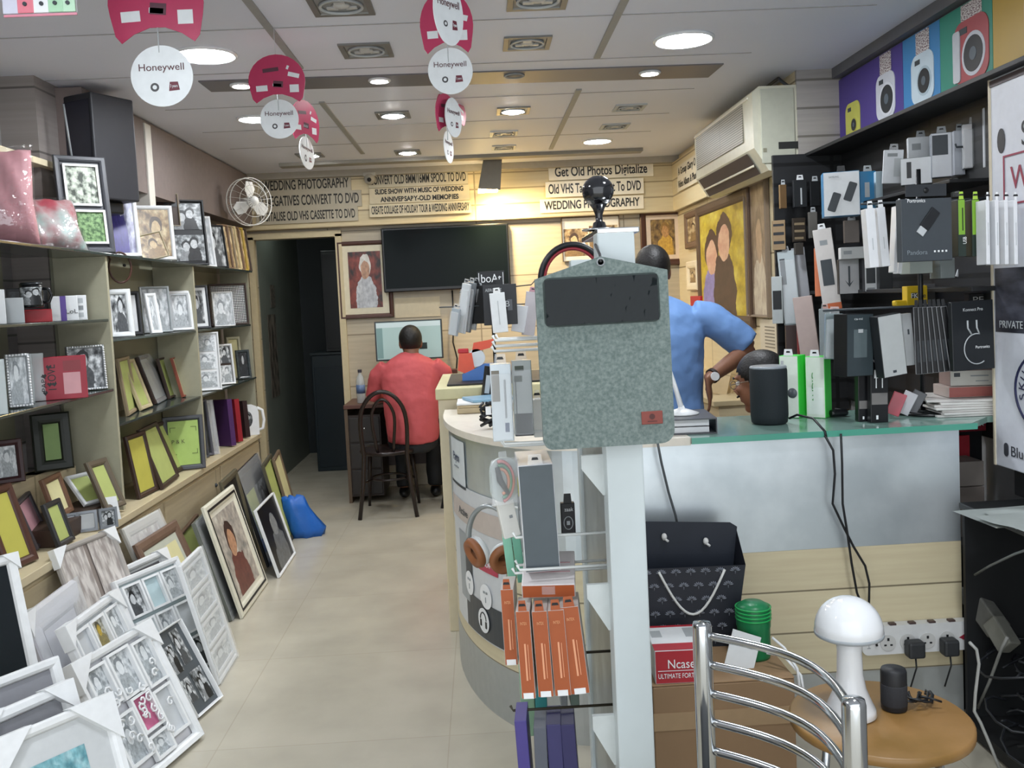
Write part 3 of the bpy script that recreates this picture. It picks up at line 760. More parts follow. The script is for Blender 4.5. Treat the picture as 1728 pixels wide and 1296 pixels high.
MB().tube([(.038, 0, .018), (.06, 0, .02), (.07, 0, .045), (.06, 0, .07), (.038, 0, .072)], .0055).build('handle', mat('#1b1c1e', .15), t)
MB().lathe([(1e-5, .0965), (.035, .0965), (.042, .0925), (.042, .0885)], 28).build('lid', mat('#3a3d40', .2, .5), t)
# ---- bay A, lower glass shelf
Z2 = 1.182
GL = mat('#dfe9ea', .05, n=0, alpha=.35, coat=1.)
def beaded(label, box, x0, pm, yaw=34):
    a, t_, c, bt = box
    M, P = stand_M((a + c) / 2, bt, x0, Z2, yaw, 6); w, h = sized(P, c - a, bt - t_, yaw)
    r = frame('picture_frame', label, M, w, h, SILVER, b=.012, pics=FULL(pm), group=FG)
    q = MB(); st = .0105
    for i in range(int(w / st)):
        for z in (.005, h - .005): q.ball((-w / 2 + st * (i + .5), -.024, z), .0048, 8)
    for i in range(int(h / st)):
        for x in (-w / 2 + .005, w / 2 - .005): q.ball((x, -.024, st * (i + .5)), .0048, 8)
    q.build('beads', mat('#eef0f2', .15, .3), r)
beaded('beaded silver frame with a feather print at the left edge', (16, 583, 52, 672), -1.72, PH_PALE)
beaded('beaded frame with a baby photo right of the red I LOVE box', (120, 585, 178, 660), -1.74, PH_BW)
SB('tall clear crystal block at the left edge of the lower glass shelf', (-12, 600, 12, 692), Z2, GL, 30, .04, x0=-1.68, name='crystal_block', cat='crystal')
for (a, c, y0, y1, l) in ((40, 58, 592, 675, 'clear crystal block left of the red I LOVE box'), (55, 76, 575, 655, 'taller clear crystal block behind the red I LOVE box')):
    SB(l, (a, y0, c, y1), Z2, GL, 30, .03, x0=-1.76, name='crystal_block', cat='crystal')
r = SB('red box with I LOVE lettering and heart prints on the glass shelf', (66, 600, 145, 671), Z2, mat('#a5283a', .4), 22, .05, x0=-1.69, deco=[('printed_hearts', (.55, .88, .12, .62), mat('#d9a0a6', .4)), ('printed_photo', (.56, .9, .66, .9), mat('#8f3038', .4))])
text('I LOVE', r, -.03, .09, -.027, .03, BLACK, .1, rot=PI / 2); text('PAPA', r, -.06, .07, -.027, .018, BLACK, .07, rot=PI / 2)
hb = MB()
for i in range(7):
    x, z = -.075 + .017 * (i % 4) , .028 + .034 * (i // 2)
    hb.prism([(x, z - .009), (x + .009, z + .003), (x + .005, z + .009), (x, z + .005), (x - .005, z + .009), (x - .009, z + .003)], -.0268, -.0262)
hb.build('printed_heart', BLACK, r)
# round cord loop hanging in bay B
P = onX(203, 455, -1.70)
t = thing('hanging_loop', 'dark oval cord loop hanging under the top shelf', 'cord loop', tuple(P), (0, 0, rad(35)))
MB().tube([(.05 * math.cos(a), 0, .072 * math.sin(a) + .01) for a in [2 * PI * i / 24 for i in range(24)]], .005, 8, closed=True).build('loop', BROWN, t)
MB().tube([(0, 0, .08), (0, 0, 1.77 - P.z)], .002, 6).build('cord', BROWN, t)
MB().ball((.02, 0, .02), .008).build('knot', BLACK, t)
# ---- bay B and C at 1.40
ZB = 1.401
SF('dark frame with white mount behind the white baby collage frame', (188, 482, 238, 556), ZB, BFR, 34, 8, x0=-1.80, b=.02, mount=WHITE, mb_=.02, pics=FULL(PH_BW), group=FG)
SF('white frame with a sleeping baby photo in the middle bay', (186, 492, 226, 573), ZB, WFR, 34, 10, x0=-1.70, b=.026, pics=FULL(PH_BW), group=FG)
SF('clear grey acrylic frame in the middle bay', (244, 484, 290, 562), ZB, mat('#aab0b2', .15, n=0), 34, 8, x0=-1.76, b=.014, pics=FULL(PH_PALE), group=FG)
SF('slim white frame standing in front of the grey acrylic frame', (254, 495, 272, 564), ZB, WHITE, 50, 12, x0=-1.69, b=.02, pics=FULL(PH_PALE), group=FG)
SF('white frame with a leaf textured border in the middle bay', (288, 492, 326, 559), ZB, WHITE, 34, 9, x0=-1.72, b=.022, pics=FULL(PH_PALE), group=FG, extra_ring=SILVER)
SF('dark grey frame with white mount at the end of the middle bay', (316, 470, 354, 543), ZB, GFR, 30, 9, x0=-1.74, b=.014, mount=WHITE, mb_=.018, pics=FULL(PH_BW), group=FG)
SF('dark frame with dotted mesh pattern in the far bay', (358, 478, 419, 548), ZB, DWOOD, 28, 6, x0=-1.76, b=.016, pics=FULL(ptex('mesh_dots', '#eef0f0', '#2c2d2f', 22., 'voronoi', stops=(.3, .36))), group=FG)
SF('small white frame before the dotted mesh frame', (363, 496, 396, 554), ZB, WHITE, 32, 9, x0=-1.70, b=.008, pics=FULL(PH_PALE), group=FG)
# ---- bay B lower shelf, leaning frames
ZL = 1.017
GW = 'wooden frames leaning on the middle shelf'
for (bl, br, tl, bm, pm, bw, l, w_) in (((212, 703), (229, 692), (193, 606), TAN, PAPERG, .02, 'brown wooden frame at the left end of the middle leaning row', 0),
    ((235, 694), (253, 687), (201, 610), mat('#b3a683', .5), PAPERG, .022, 'pale wooden frame second from the left in the middle leaning row', 0),
    ((259, 683), (281, 671), (227, 604), DWOOD, mat('#a9aca6', .3), .02, 'dark frame with grey paper third in the middle leaning row', 1),
    ((283, 674), (300, 667), (262, 606), DWOOD, PAPERG, .014, 'dark frame with yellow green insert fourth in the middle leaning row', 0),
    ((306, 671), (316, 666), (286, 605), mat('#8f4a36', .45), PAPERC, .01, 'thin reddish frame in the middle leaning row', 0),
    ((322, 664), (338, 657), (296, 603), mat('#a9a58a', .5), PAPERC, .016, 'pale plastic wrapped frame at the right end of the middle leaning row', 1)):
    LF(l, bl, br, tl, ZL, bm, b=bw, pics=FULL(pm), group=GW, wrap=bool(w_))
# ---- far bay lower shelf
SF('white frame of three stacked photos in the far bay', (331, 562, 374, 660), ZL, WHITE, 20, 8, x0=-1.70, b=.012, back=WHITE, pics=[(.1, .9, .69, .97, PH_PALE), (.1, .9, .36, .64, PH_PALE), (.1, .9, .03, .31, PH_PALE)], group=FG)
SF('white two photo frame beside the three photo frame', (371, 584, 397, 652), ZL, WHITE, 36, 8, x0=-1.70, b=.014, pics=[(.05, .95, .53, 1, PH_BW), (.05, .95, 0, .47, PH_PALE)], group=FG)
SF('cream board frame near the far end of the lower shelf', (389, 577, 411, 648), ZL, mat('#b9b79c', .5), 34, 8, x0=-1.76, b=.02, pics=FULL(PAPERC), group=FG)
SF('dark glittering frame at the far end of the lower shelf', (402, 592, 424, 641), ZL, mat('#3f4648', .2, n=.5, sc=90), 34, 8, x0=-1.69, b=.02, pics=FULL(PH_DARK), group=FG)
# ---- base: bay B
ZC = .622
GA = 'certificate frames on the base cabinet'
for (bl, br, tl, bm, pm, l) in (((231, 843), (263, 827), (206, 738), DWOOD, PAPERY, 'dark frame with yellow insert nearest the middle upright'), ((271, 827), (298, 806), (229, 727), DWOOD, PAPERG, 'dark frame with green insert second on the base cabinet'), ((296, 799), (313, 790), (259, 716), DWOOD, PAPERG, 'dark frame with green insert third on the base cabinet')):
    LF(l, bl, br, tl, ZC, bm, b=.024, pics=FULL(pm), group=GA)
r = SF('dark frame with the green P and K sample print', (281, 700, 346, 791), ZC, GFR, 18, 10, x0=-1.70, b=.028, back=GFR, pics=FULL(mat('#a9c468', .5)), group=GA)
text('P & K', r, -.03, .16, -.012, .022, mat('#5a5a34', .5), .07)
cb = MB()
for sx in (-1, 1):
    for sz in (.09, .24):
        cb.box((sx * .055, -.0105, sz), (.03, .001, .003)).box((sx * .069, -.0105, sz - .012 * (1 if sz > .2 else -1)), (.003, .001, .026))
cb.build('printed_corner', mat('#5f6b34', .5), r)
for i, (a, c, y0, y1, m, l) in enumerate(((318, 352, 684, 783, GFR, 'dark frame directly behind the P and K frame'), (338, 360, 684, 780, mat('#53535c', .4), 'slate frame second behind the P and K frame'), (349, 368, 685, 776, mat('#6b6b76', .3), 'plastic wrapped grey frame third behind the P and K frame'), (276, 345, 683, 775, BFR, 'wide black lace topped frame at the back behind the P and K frame'))):
    SF(l, (a, y0, c, y1), ZC, m, 48 if i < 3 else 20, 8, x0=(-1.74, -1.72, -1.70, -1.83)[i], b=.018, pics=FULL(PH_DARK), group=GA, wrap=i == 2)
# ---- base: far bay
for a, c, y0, y1, m, l, g in ((371, 388, 672, 754, mat('#4a2a5e', .4), 'purple photo album on the far end of base cabinet', 0), (384, 399, 671, 748, mat('#8f1f2c', .4), 'red photo album between the purple and black ones', 0), (397, 412, 674, 742, mat('#2c1d22', .4), 'black photo album beside the white mug shaped frame', 0)):
    r = thing('photo_album', l, 'photo album', group='photo albums on the base cabinet', M=stand_M((a + c) / 2, y1, -1.72, ZC, 50, 4)[0])
    h = (y1 - y0) * .0037
    MB().box((-.016, 0, h / 2), (.004, .2, h)).box((.016, 0, h / 2), (.004, .2, h)).box((0, -.1, h / 2), (.036, .005, h)).build('cover', m, r)
    MB().box((0, .006, h / 2), (.027, .18, h - .012)).build('pages', OFFW, r)
P = Vector((-1.665, 6.5, 0))
t = thing('mug_shaped_frame', 'white mug shaped photo frame with an oval opening on the base cabinet', 'photo frame', (P.x, P.y, ZC), (0, 0, rad(24)))
pl = [(-.07, 0), (.06, 0), (.062, .16), (.05, .2), (.02, .215), (-.03, .215), (-.06, .2), (-.072, .15)]
MB().prism(pl, -.02, .02).build('body', WHITE, t)
MB().tube([(.055, 0, .03), (.09, 0, .04), (.1, 0, .1), (.09, 0, .17), (.055, 0, .19)], .011).build('handle', WHITE, t)
MB().prism([(-.012 + .03 * math.cos(a), .115 + .055 * math.sin(a)) for a in [2 * PI * i / 24 for i in range(24)]], -.0215, -.0205).build('picture', PH_BW, t)
# ---- base: bay A
for (bl, br, tl, z, bm, pm, bw, l) in (
    ((8, 968), (60, 945), (-42, 832), ZC, BROWN, PAPERY, .03, 'large brown frame with yellow insert at the left edge of base cabinet'),
    ((58, 930), (77, 905), (21, 851), ZC, mat('#4a4347', .4), mat('#b98b93', .6), .02, 'dark frame with a pink insert beside the large brown one'),
    ((50, 906), (74, 886), (13, 828), ZC, mat('#c2c2c4', .3), LACE, .012, 'silver white slim frame behind the pink one'),
    ((95, 927), (121, 912), (67, 854), ZC, BFR, PAPERG, .022, 'black frame with yellow green insert behind the silver triple frame'),
    ((90, 882), (119, 864), (64, 812), .691, mat('#6a4c38', .5), PAPERC, .026, 'ornate brown frame with cream insert in the near bay'),
    ((141, 856), (181, 845), (107, 808), .691, WHITE, PAPERG, .018, 'white frame with green insert on the base cabinet'),
    ((176, 866), (209, 853), (140, 783), .661, mat('#5d5344', .5), PAPERG, .03, 'brown green insert frame leaning behind the white one')):
    LF(l, bl, br, tl, z, bm, b=bw, pics=FULL(pm), group=GA)
SF('dark red frame with a pale photo at the left edge on the step', (-8, 745, 40, 818), .848, mat('#3d2022', .4), 36, 10, x0=-1.94, b=.026, pics=FULL(PH_PALE), group=GA)
SF('tall dark green frame with a narrow green insert on the raised step', (62, 688, 121, 784), .848, mat('#23271f', .4), 34, 8, x0=-1.88, b=.05, pics=FULL(mat('#7f9a5c', .5)), group=GA)
tag(MB().box((0, 0, .0), (.21, .56, .068), 0, .003).build('flat_box', DWOOD), 'flat dark brown box under the frames at the end of the near bay', 'box').location = (-1.79, 3.84, .6555)
M, P = stand_M(150, 900, -1.66, ZC, 30, 10)
r = thing('folding_frame', 'silver folding frame of three pictures near the cabinet edge', 'picture frame', M=M, group=FG)
for i, (x, a, pm) in enumerate(((-.075, .35, mat('#c9cdd2', .4)), (.0, -.3, mat('#c3c7c9', .4)), (.075, .35, PH_BW2))):
    T = Matrix.Translation((x, 0, 0)) @ Matrix.Rotation(a, 4, 'Z')
    MB().rings(.078, .085, [(0, 0), (0, -.012), (.01, -.012), (.013, -.006)], T=T).build('border', mat('#8d9298', .3, .4), r)
    MB().panel(-.028, .028, .012, .073, -.007, T=T).build('picture', pm, r)
P = onX(190, 905, -1.64)
t = thing('folded_card', 'small white folded card at the cabinet edge beside the silver frame', 'card', (P.x, P.y, ZC), (0, 0, rad(30)))
MB().add([(-.04, 0, 0), (.04, 0, 0), (.03, .02, .1), (-.03, .02, .1), (-.04, .06, 0), (.04, .06, 0)], [(0, 1, 2, 3), (5, 4, 3, 2)]).build('card', WHITE, t)

# ---- the pile on the floor
CG = mat('#c7cbce', .25)
def grid(nx, ny, mats, g=.06):
    o = []
    for i in range(nx):
        for j in range(ny):
            o.append((i / nx + g / 2, (i + 1) / nx - g / 2, j / ny + g / 2, (j + 1) / ny - g / 2, mats[(i * ny + j) % len(mats)]))
    return o
LF('white framed bride portrait leaning at the front of the floor row', (405, 1045), (448, 985), (338, 858), 0, mat('#d8d5c4', .4), b=.055, mount=mat('#dcd9ca', .5), mb_=.02, pics=FULL(photo('bride', '#8d8a84', '#a9a198', '#c7c2b6', '#b98d6f', '#6a3b34', '#3d2a26')), line=BLACK, group=FP)
LF('black picture of a white splash figure at the far end of the floor row', (468, 976), (495, 935), (427, 863), 0, WHITE, b=.012, pics=FULL(photo('night_dancer', '#050607', '#0b0c0e', '#16181b', '#8d9194', '#6d7174', '#0a0a0b')), group=FP)
LF('dark frame with two green photos behind the bride portrait', (450, 958), (478, 905), (395, 800), 0, BFR, b=.05, mount=BFR, mb_=.01, pics=[(0, .45, .2, .8, PAPERG), (.55, 1, .2, .8, PH_BW)], group=FP, wrap=True)
LF('narrow dark olive frame behind the black splash picture', (484, 930), (494, 900), (440, 786), 0, mat('#4a4636', .5), b=.03, pics=FULL(PAPERG), group=FP)
LF('narrow brown frame standing last before the doorway', (496, 905), (503, 880), (458, 776), 0, mat('#6a5a48', .5), b=.03, pics=FULL(PAPERC), group=FP)
LF('dark frame leaning on the cabinet behind the two green photos', (418, 1000), (440, 962), (368, 815), 0, mat('#55503f', .5), b=.04, pics=FULL(PH_DARK), group=FP)
LF('plastic wrapped dark glass frame left of the bride portrait', (385, 1050), (408, 1010), (322, 885), 0, mat('#6a6f69', .3), b=.03, pics=FULL(mat('#4b524c', .15)), group=FP, wrap=True)
LF('thin brown frame between the wooden and plastic wrapped frames', (340, 1030), (365, 985), (300, 902), 0, mat('#5f4a3a', .5), b=.018, pics=FULL(PAPERG), group=FP)
def PF(label, tl, tr, zt, d, bm, **k):
    """a frame leaning back: its two upper corners are seen at height zt, its foot stands d further out on the floor"""
    A, B = onZ(*tl, zt), onZ(*tr, zt); e = (B - A).normalized(); nrm = Vector((e.y, -e.x, 0))
    if nrm.x < 0: nrm = -nrm
    u = (-nrm * d + Vector((0, 0, zt))); h = u.length; u.normalize()
    c = (A + B) / 2 + nrm * d; c.z = 0; y = u.cross(e)
    M = Matrix.Identity(4)
    for i, a in enumerate((e, y, u)):
        for j in range(3): M[j][i] = a[j]
    for j in range(3): M[j][3] = c[j]
    return frame('picture_frame', label, M, (B - A).length, h, bm, **k)
PF('pale boxed frame in plastic behind the brown wooden frame', (200, 895), (262, 862), .585, .22, mat('#b3b0a8', .4), b=.05, pics=FULL(LACE), group=FP, wrap=True)
PF('brown wooden frame with a pale mount on the floor', (222, 922), (292, 878), .52, .2, mat('#6d5647', .5, n=.15), b=.05, mount=mat('#b9bcae', .5), mb_=.03, pics=FULL(PAPERC), group=FP)
PF('silver double frame with flower prints and white corner guards', (83, 932), (185, 892), .65, .22, mat('#aaa49e', .4), b=.022, pics=[(0, .46, 0, 1, LACE), (.54, 1, 0, 1, LACE)], group=FP, guards=.07, back=mat('#8a7f78', .5))
PF('white frame with a dark bar above the teal lettered collage', (150, 982), (270, 928), .47, .16, WHITE, b=.03, t=.03, back=mat('#55555c', .4), mount=mat('#c9cccf', .4), pics=[(.3, .95, .84, .98, mat('#55555c', .4))], group=FP, guards=.07)
PF('wide white collage frame with teal lettering prints', (182, 986), (292, 941), .46, .2, WHITE, b=.025, t=.03, back=mat('#b4c4c6', .3), pics=grid(3, 3, [PH_PALE, mat('#b9ced2', .3), PH_BW, CG]), group=FP, extra_ring=WHITE)
PF('white wrapped flat frame leaning behind the sunflower collage', (32, 1042), (147, 957), .53, .16, mat('#d3d2d8', .3), b=.09, pics=FULL(mat('#cbcad2', .35)), group=FP, wrap=True, guards=.08)
PF('white collage frame with a sunflower photo', (95, 1065), (185, 1000), .47, .18, WHITE, b=.03, t=.03, back=CG, pics=grid(3, 3, [PH_PALE, photo('sunflower', '#6b675a', '#b9b6a4', '#d7d8ce', '#b59a3a', '#8a7f52', '#5e5a48'), CG, PH_BW]), group=FP, extra_ring=WHITE, guards=.08)
LF('white collage frame furthest right in the white pile', (364, 1158), (395, 1108), (297, 958), 0, WHITE, b=.02, back=OFFW, pics=grid(1, 4, [PH_PALE]), group=FP, extra_ring=WHITE, wrap=True)
LF('dark grey frame with four greyscale photos and white edge', (325, 1217), (367, 1180), (250, 1078), 0, WHITE, b=.008, t=.03, back=mat('#50565b', .35), mount=mat('#50565b', .35), pics=[(.06, .42, .5, .84, PH_BW2), (.5, .84, .54, .96, PH_BW), (.1, .4, .14, .42, PH_BW), (.5, .94, .06, .44, PH_BW2)], group=FP)
r = LF('white carved collage frame with a bright pink insert', (212, 1350), (334, 1245), (105, 1130), 0, WHITE, b=.03, t=.035, back=mat('#cfcfd3', .35), pics=[(.04, .3, .62, .96, PH_PALE), (.36, .66, .6, .98, PH_PALE), (.72, .98, .56, .96, PH_PALE), (.06, .36, .1, .5, PH_PALE), (.4, .66, .26, .56, mat('#c86f92', .4)), (.7, .96, .1, .5, CG), (.4, .66, .02, .2, PH_PALE)], group=FP, extra_ring=WHITE, guards=.1)
xs = max(v.co.x for v in r.children[0].data.vertices) - .07; zs = max(v.co.z for v in r.children[0].data.vertices)
for i in range(22):
    x, z = RN.uniform(-xs, xs), RN.uniform(.07, zs - .12)
    a = RN.uniform(0, 6.3)
    MB().tube([(x + .018 * (1 - k / 9) * math.cos(a + k * .9), -.034, z + .018 * (1 - k / 9) * math.sin(a + k * .9)) for k in range(8)], .0035, 5).build('carved_scroll', WHITE, r)
PF('white edged dark panel cut off at the left picture edge', (-80, 960), (20, 935), .76, .2, WHITE, b=.03, t=.03, pics=FULL(mat('#1d2226', .25)), group=FP, guards=.05)
PF('white frame with a grey inside, furthest back of the left corner frames', (-60, 1165), (90, 1108), .5, .16, WHITE, b=.03, t=.035, pics=FULL(mat('#8f9096', .4)), group=FP)
PF('white frame with grey inside, second of the left corner frames', (-60, 1222), (108, 1150), .46, .15, WHITE, b=.035, t=.035, pics=FULL(mat('#85868b', .4)), group=FP, guards=.09)
PF('white wrapped frame with a teal sea picture, nearest in the left corner', (-40, 1262), (178, 1172), .42, .15, WHITE, b=.03, t=.03, mount=mat('#c9cccd', .4), mb_=.07, pics=FULL(photo('sea', '#5a8f9a', '#7fb0b8', '#a9cdd2', '#8fbac0', '#4f8a96', '#79aab2')), group=FP, guards=.13)
# blue bag at the far end
P = onZ(503, 905, 0); P.x += .075
t = thing('blue_bag', 'crumpled bright blue plastic bag on the floor near the doorway', 'bag', (P.x, P.y, 0), (0, 0, .3))
bb = MB(); prof = [(.0, .02), (.16, .01), (.18, .06), (.15, .13), (.11, .19), (.07, .24), (.05, .27)]
vs = []; n = 14
for i in range(n):
    a = 2 * PI * i / n
    for k, (rr, z) in enumerate(((.10, .0), (.115, .05), (.10, .12), (.085, .2), (.07, .26), (.03, .265))):
        w = 1 + .16 * math.sin(3.3 * i + 2 * k)
        vs.append((rr * w * math.cos(a) - .1 * z / .27, rr * .6 * w * math.sin(a), z + .02 * math.sin(2.1 * i) * (k > 3)))
fs = [(i * 6 + k, ((i + 1) % n) * 6 + k, ((i + 1) % n) * 6 + k + 1, i * 6 + k + 1) for i in range(n) for k in range(5)] + [[i * 6 + 5 for i in range(n)], [i * 6 for i in range(n)][::-1]]
bb.add(vs, fs, sm=True).build('bag_body', mat('#2262b8', .35, bump=.5, sc=25), t)

# ------------------------------------------------------------------ back wall: signs, television, pictures
INKD = mat('#2c2a26', .5)
def sign(label, box, Y, lines, col='#d9cdae', yaw=0., group='service signs on the back walls', font=None):
    x0, y0, x1, y1 = box
    A, B = onY(x0, y1, Y), onY(x1, y0, Y)
    w = B.x - A.x; h = (y1 - y0) * mpp(Y); P = onY((x0 + x1) / 2, (y0 + y1) / 2, Y)
    t = thing('service_sign', label, 'sign', (P.x, P.y, P.z - h / 2), (0, 0, 0), group)
    MB().box((0, 0, h / 2), (w, .012, h), 0, .002).build('board', mat(col, .4), t)
    n = len(lines)
    for i, (s_, f) in enumerate(lines):
        text(s_, t, 0, h * (1 - (i + .5) / n), -.0075, h / n * .62, INKD, w * f, bold=.002)
    return t
YS = 7.43
SC = '#b9b09a'
sign('sign reading WEDDING PHOTOGRAPHY at the left end of the band', (440, 299, 592, 325), YS, [('WEDDING PHOTOGRAPHY', .95)], SC)
sign('sign reading OLD NEGATIVES CONVERT TO DVD', (418, 325, 610, 352), YS, [('OLD NEGATIVES CONVERT TO DVD', .95)], SC)
sign('sign reading DIGITALISE OLD VHS CASSETTE TO DVD', (434, 352, 604, 376), YS, [('DIGITALISE OLD VHS CASSETTE TO DVD', .94)], SC)
sign('sign reading CONVERT OLD SPOOL TO DVD', (622, 290, 789, 314), YS, [('CONVERT OLD 8MM/16MM SPOOL TO DVD', .96)], '#c9c0a6')
sign('two line sign reading SLIDE SHOW WITH MUSIC', (624, 315, 792, 341), YS, [('SLIDE SHOW WITH MUSIC OF WEDDING', .88), ('ANNIVERSARY-OLD MEMORIES', .78)], '#d5c9aa')
sign('sign reading CREATE COLLAGE OF HOLIDAY TOUR just above the television', (624, 342, 795, 363), YS - .02, [('CREATE COLLAGE OF HOLIDAY TOUR & WEDDING ANNIVERSARY', .96)], '#d5c9aa')
sign('sign reading Get Old Photos Digitalize', (926, 275, 1102, 301), YS, [('Get Old Photos Digitalize', .88)], '#efe6cf')
sign('sign reading Old VHS Tape Convert To DVD', (921, 304, 1086, 330), YS - .02, [('Old VHS Tape Convert To DVD', .94)], '#efe6cf')
sign('right hand sign reading WEDDING PHOTOGRAPHY above the round black knob', (912, 333, 1086, 356), YS, [('WEDDING PHOTOGRAPHY', .92)], '#efe6cf')
for i, (y0, l, s_) in enumerate(((268, 'upper small sign on the right wall under the air conditioner', 'A Group Glory Of The D'), (291, 'lower small sign on the right wall under the air conditioner', 'Video Album & Photo Book'))):
    P = onX(1166, y0 + 10, XRB - .05)
    t = thing('service_sign', l, 'sign', (XRB - .048, P.y, P.z - .045), (0, 0, -PI / 2), 'service signs on the back walls')
    MB().box((0, 0, .045), (.9, .012, .1), 0, .002).build('board', mat('#e3d8bd', .4), t)
    text(s_, t, 0, .045, -.0075, .055, INKD, .82, bold=.001)
# television
A, B = onY(648, 494, 7.4), onY(857, 367, 7.4)
t = thing('television', 'large black flat television on the back wall', 'television', ((A.x + B.x) / 2, 7.44, A.z))
tw, th_ = B.x - A.x, B.z - A.z - .04
MB().box((0, 0, th_ / 2), (tw, .06, th_), 0, .008).build('casing', mat('#0e1012', .25), t)
MB().panel(-tw / 2 + .018, tw / 2 - .018, .028, th_ - .018, -.0315).build('screen', mat('#0b1214', .12, n=0, ior=1.18), t)
def wallpic(label, box, Y, bm, pics, b=.05, mount=None, mb_=0., cat='framed picture', name='framed_picture', t=.025, **k):
    x0, y0, x1, y1 = box
    A, B = onY(x0, y1, Y), onY(x1, y0, Y); P = onY((x0 + x1) / 2, y1, Y)
    return frame(name, label, Matrix.Translation((P.x, Y, P.z)), B.x - A.x, (y1 - y0) * mpp(Y), bm, pics, b=b, mount=mount, mb_=mb_, cat=cat, t=t, **k)
wallpic('dark framed portrait of a seated white haired man left of the television', (579, 408, 662, 537), 7.49, BROWN, FULL(photo('elder', '#2a1f1c', '#6d2f26', '#8d4436', '#b58d72', '#b9bcc0', '#d5d2cb')), b=.035, mount=mat('#d9d2b9', .5), mb_=.05)
wallpic('white board of printed photos behind the round black knob', (951, 366, 1046, 440), 7.49, mat('#6a5a48', .5), [(.02, .45, .1, .75, PH_SEP), (.47, .72, .2, .8, PH_SEP), (.75, .98, .2, .8, PH_SEP)], b=.008, mount=mat('#efe6d2', .5))
wallpic('dark brown framed picture of a golden robed figure at the back right corner', (1084, 353, 1156, 448), 7.49, BROWN, FULL(photo('golden', '#4a3826', '#7d6440', '#a98b4e', '#b98d5a', '#c9a048', '#8d6c3a')), b=.05, mount=mat('#e3cdb4', .5), mb_=.035)
P = onY(705, 535, 7.49)
tag(MB().box((0, 0, .08), (.37, .004, .16)).build('notice', mat('#cfc2a4', .5)), 'faint beige notice sheet under the television', 'notice').location = (P.x, 7.495, P.z)
# right far wall pictures
def sidepic(label, box, bm, pics, b=.05, mount=None, mb_=0., X=XRB - .003, name='framed_picture', t=.03):
    x0, y0, x1, y1 = box
    A, B = onX(x0, y1, X), onX(x1, y1, X); C = onX((x0 + x1) / 2, y0, X); D = onX((x0 + x1) / 2, y1, X)
    w = A.y - B.y; h = C.z - D.z
    M = Matrix.Translation((X, (A.y + B.y) / 2, D.z)) @ Matrix.Rotation(-PI / 2, 4, 'Z')
    return frame(name, label, M, w, h, bm, pics, b=b, mount=mount, mb_=mb_, cat='framed picture', t=t)
sidepic('large framed portrait of a couple on a yellow ground', (1186, 330, 1276, 549), mat('#5a4636', .45), FULL(photo('couple', '#a88f1c', '#c4ab2e', '#d3c055', '#d8a98c', '#8f86c0', '#4a332a', 2)), b=.07)
sidepic('tall grey portrait of a man at the near end of right far wall', (1268, 304, 1304, 535), mat('#8a7a68', .5), FULL(photo('grey_man', '#6a5a4a', '#857463', '#9d8c78', '#b0977d', '#c4b8a4', '#7a6a5a')), b=.015)
sidepic('small brown framed picture left of the couple portrait', (1162, 355, 1184, 418), WOOD, FULL(PH_SEP), b=.05)
sidepic('small pale framed picture under the small brown one', (1165, 440, 1183, 490), mat('#e3d6ba', .5), FULL(PH_SEP), b=.06)
P = onX(1177, 522, XRB - .02)
tag(MB().box((0, 0, .05), (.03, .32, .1), 0, .004).build('red_box', RED), 'red box on the wall behind the shoulder of blue shirt', 'box').location = (XRB - .02, P.y, P.z)
P = onX(1298, 595, XRB - .01)
r = pack('wall_calendar', 'pale wall calendar sheet under the grey portrait', 'calendar', Matrix.Translation((XRB - .008, P.y, P.z)) @ Matrix.Rotation(-PI / 2, 4, 'Z'), .3, .19, .008, mat('#d8cfba', .5), bev=.001, deco=[('printed_lines', (.3, .9, .15 + .1 * i, .19 + .1 * i), mat('#8a8272', .5)) for i in range(7)])
# wall fan and dome camera
P = onY(424, 340, 6.55)
t = thing('wall_fan', 'white round wall fan above the far end of the shelves', 'fan', (P.x, P.y, P.z), (0, rad(8), rad(46)))
q = MB()
for rr, yy in ((.165, 0), (.165, .05), (.11, -.03), (.055, -.045)):
    q.tube([(rr * math.cos(2 * PI * i / 32), yy, rr * math.sin(2 * PI * i / 32)) for i in range(32)], .004 if rr > .16 else .002, 6, closed=True)
for i in range(20):
    a = 2 * PI * i / 20
    q.tube([(.03 * math.cos(a), -.05, .03 * math.sin(a)), (.11 * math.cos(a), -.03, .11 * math.sin(a)), (.165 * math.cos(a), 0, .165 * math.sin(a)), (.165 * math.cos(a), .05, .165 * math.sin(a))], .0013, 4)
q.build('guard', mat('#c9c9c4', .4), t)
q = MB()
for i in range(3):
    a = 2 * PI * i / 3 + .4
    q.prism([(.03, -.02), (.09, -.05), (.14, -.03), (.14, .03), (.08, .045), (.03, .02)], .01, .014, T=Matrix.Rotation(a, 4, 'Y') @ Matrix.Rotation(.25, 4, 'X'))
q.build('blades', mat('#d9d9d5', .35), t)
MB().lathe([(1e-5, -.055), (.03, -.05), (.035, -.04), (.035, .1), (.02, .13)], 24, T=Matrix.Rotation(-PI / 2, 4, 'X')).build('motor', mat('#d9d9d5', .35), t)
MB().tube([(0, .1, 0), (0, .22, -.05)], .02).build('arm', mat('#d9d9d5', .35), t)
P = onY(624, 300, 7.38)
t = thing('dome_camera', 'small white dome camera above the signs on the back wall', 'security camera', (P.x, P.y, P.z - .02))
MB().box((0, .02, .045), (.1, .1, .03), 0, .006).build('base', mat('#b9b5aa', .4), t)
MB().ball((0, -.01, .01), .045).build('dome', mat('#a8a498', .3), t)
MB().ball((0, -.045, .0), .018).build('lens', BLACK, t)

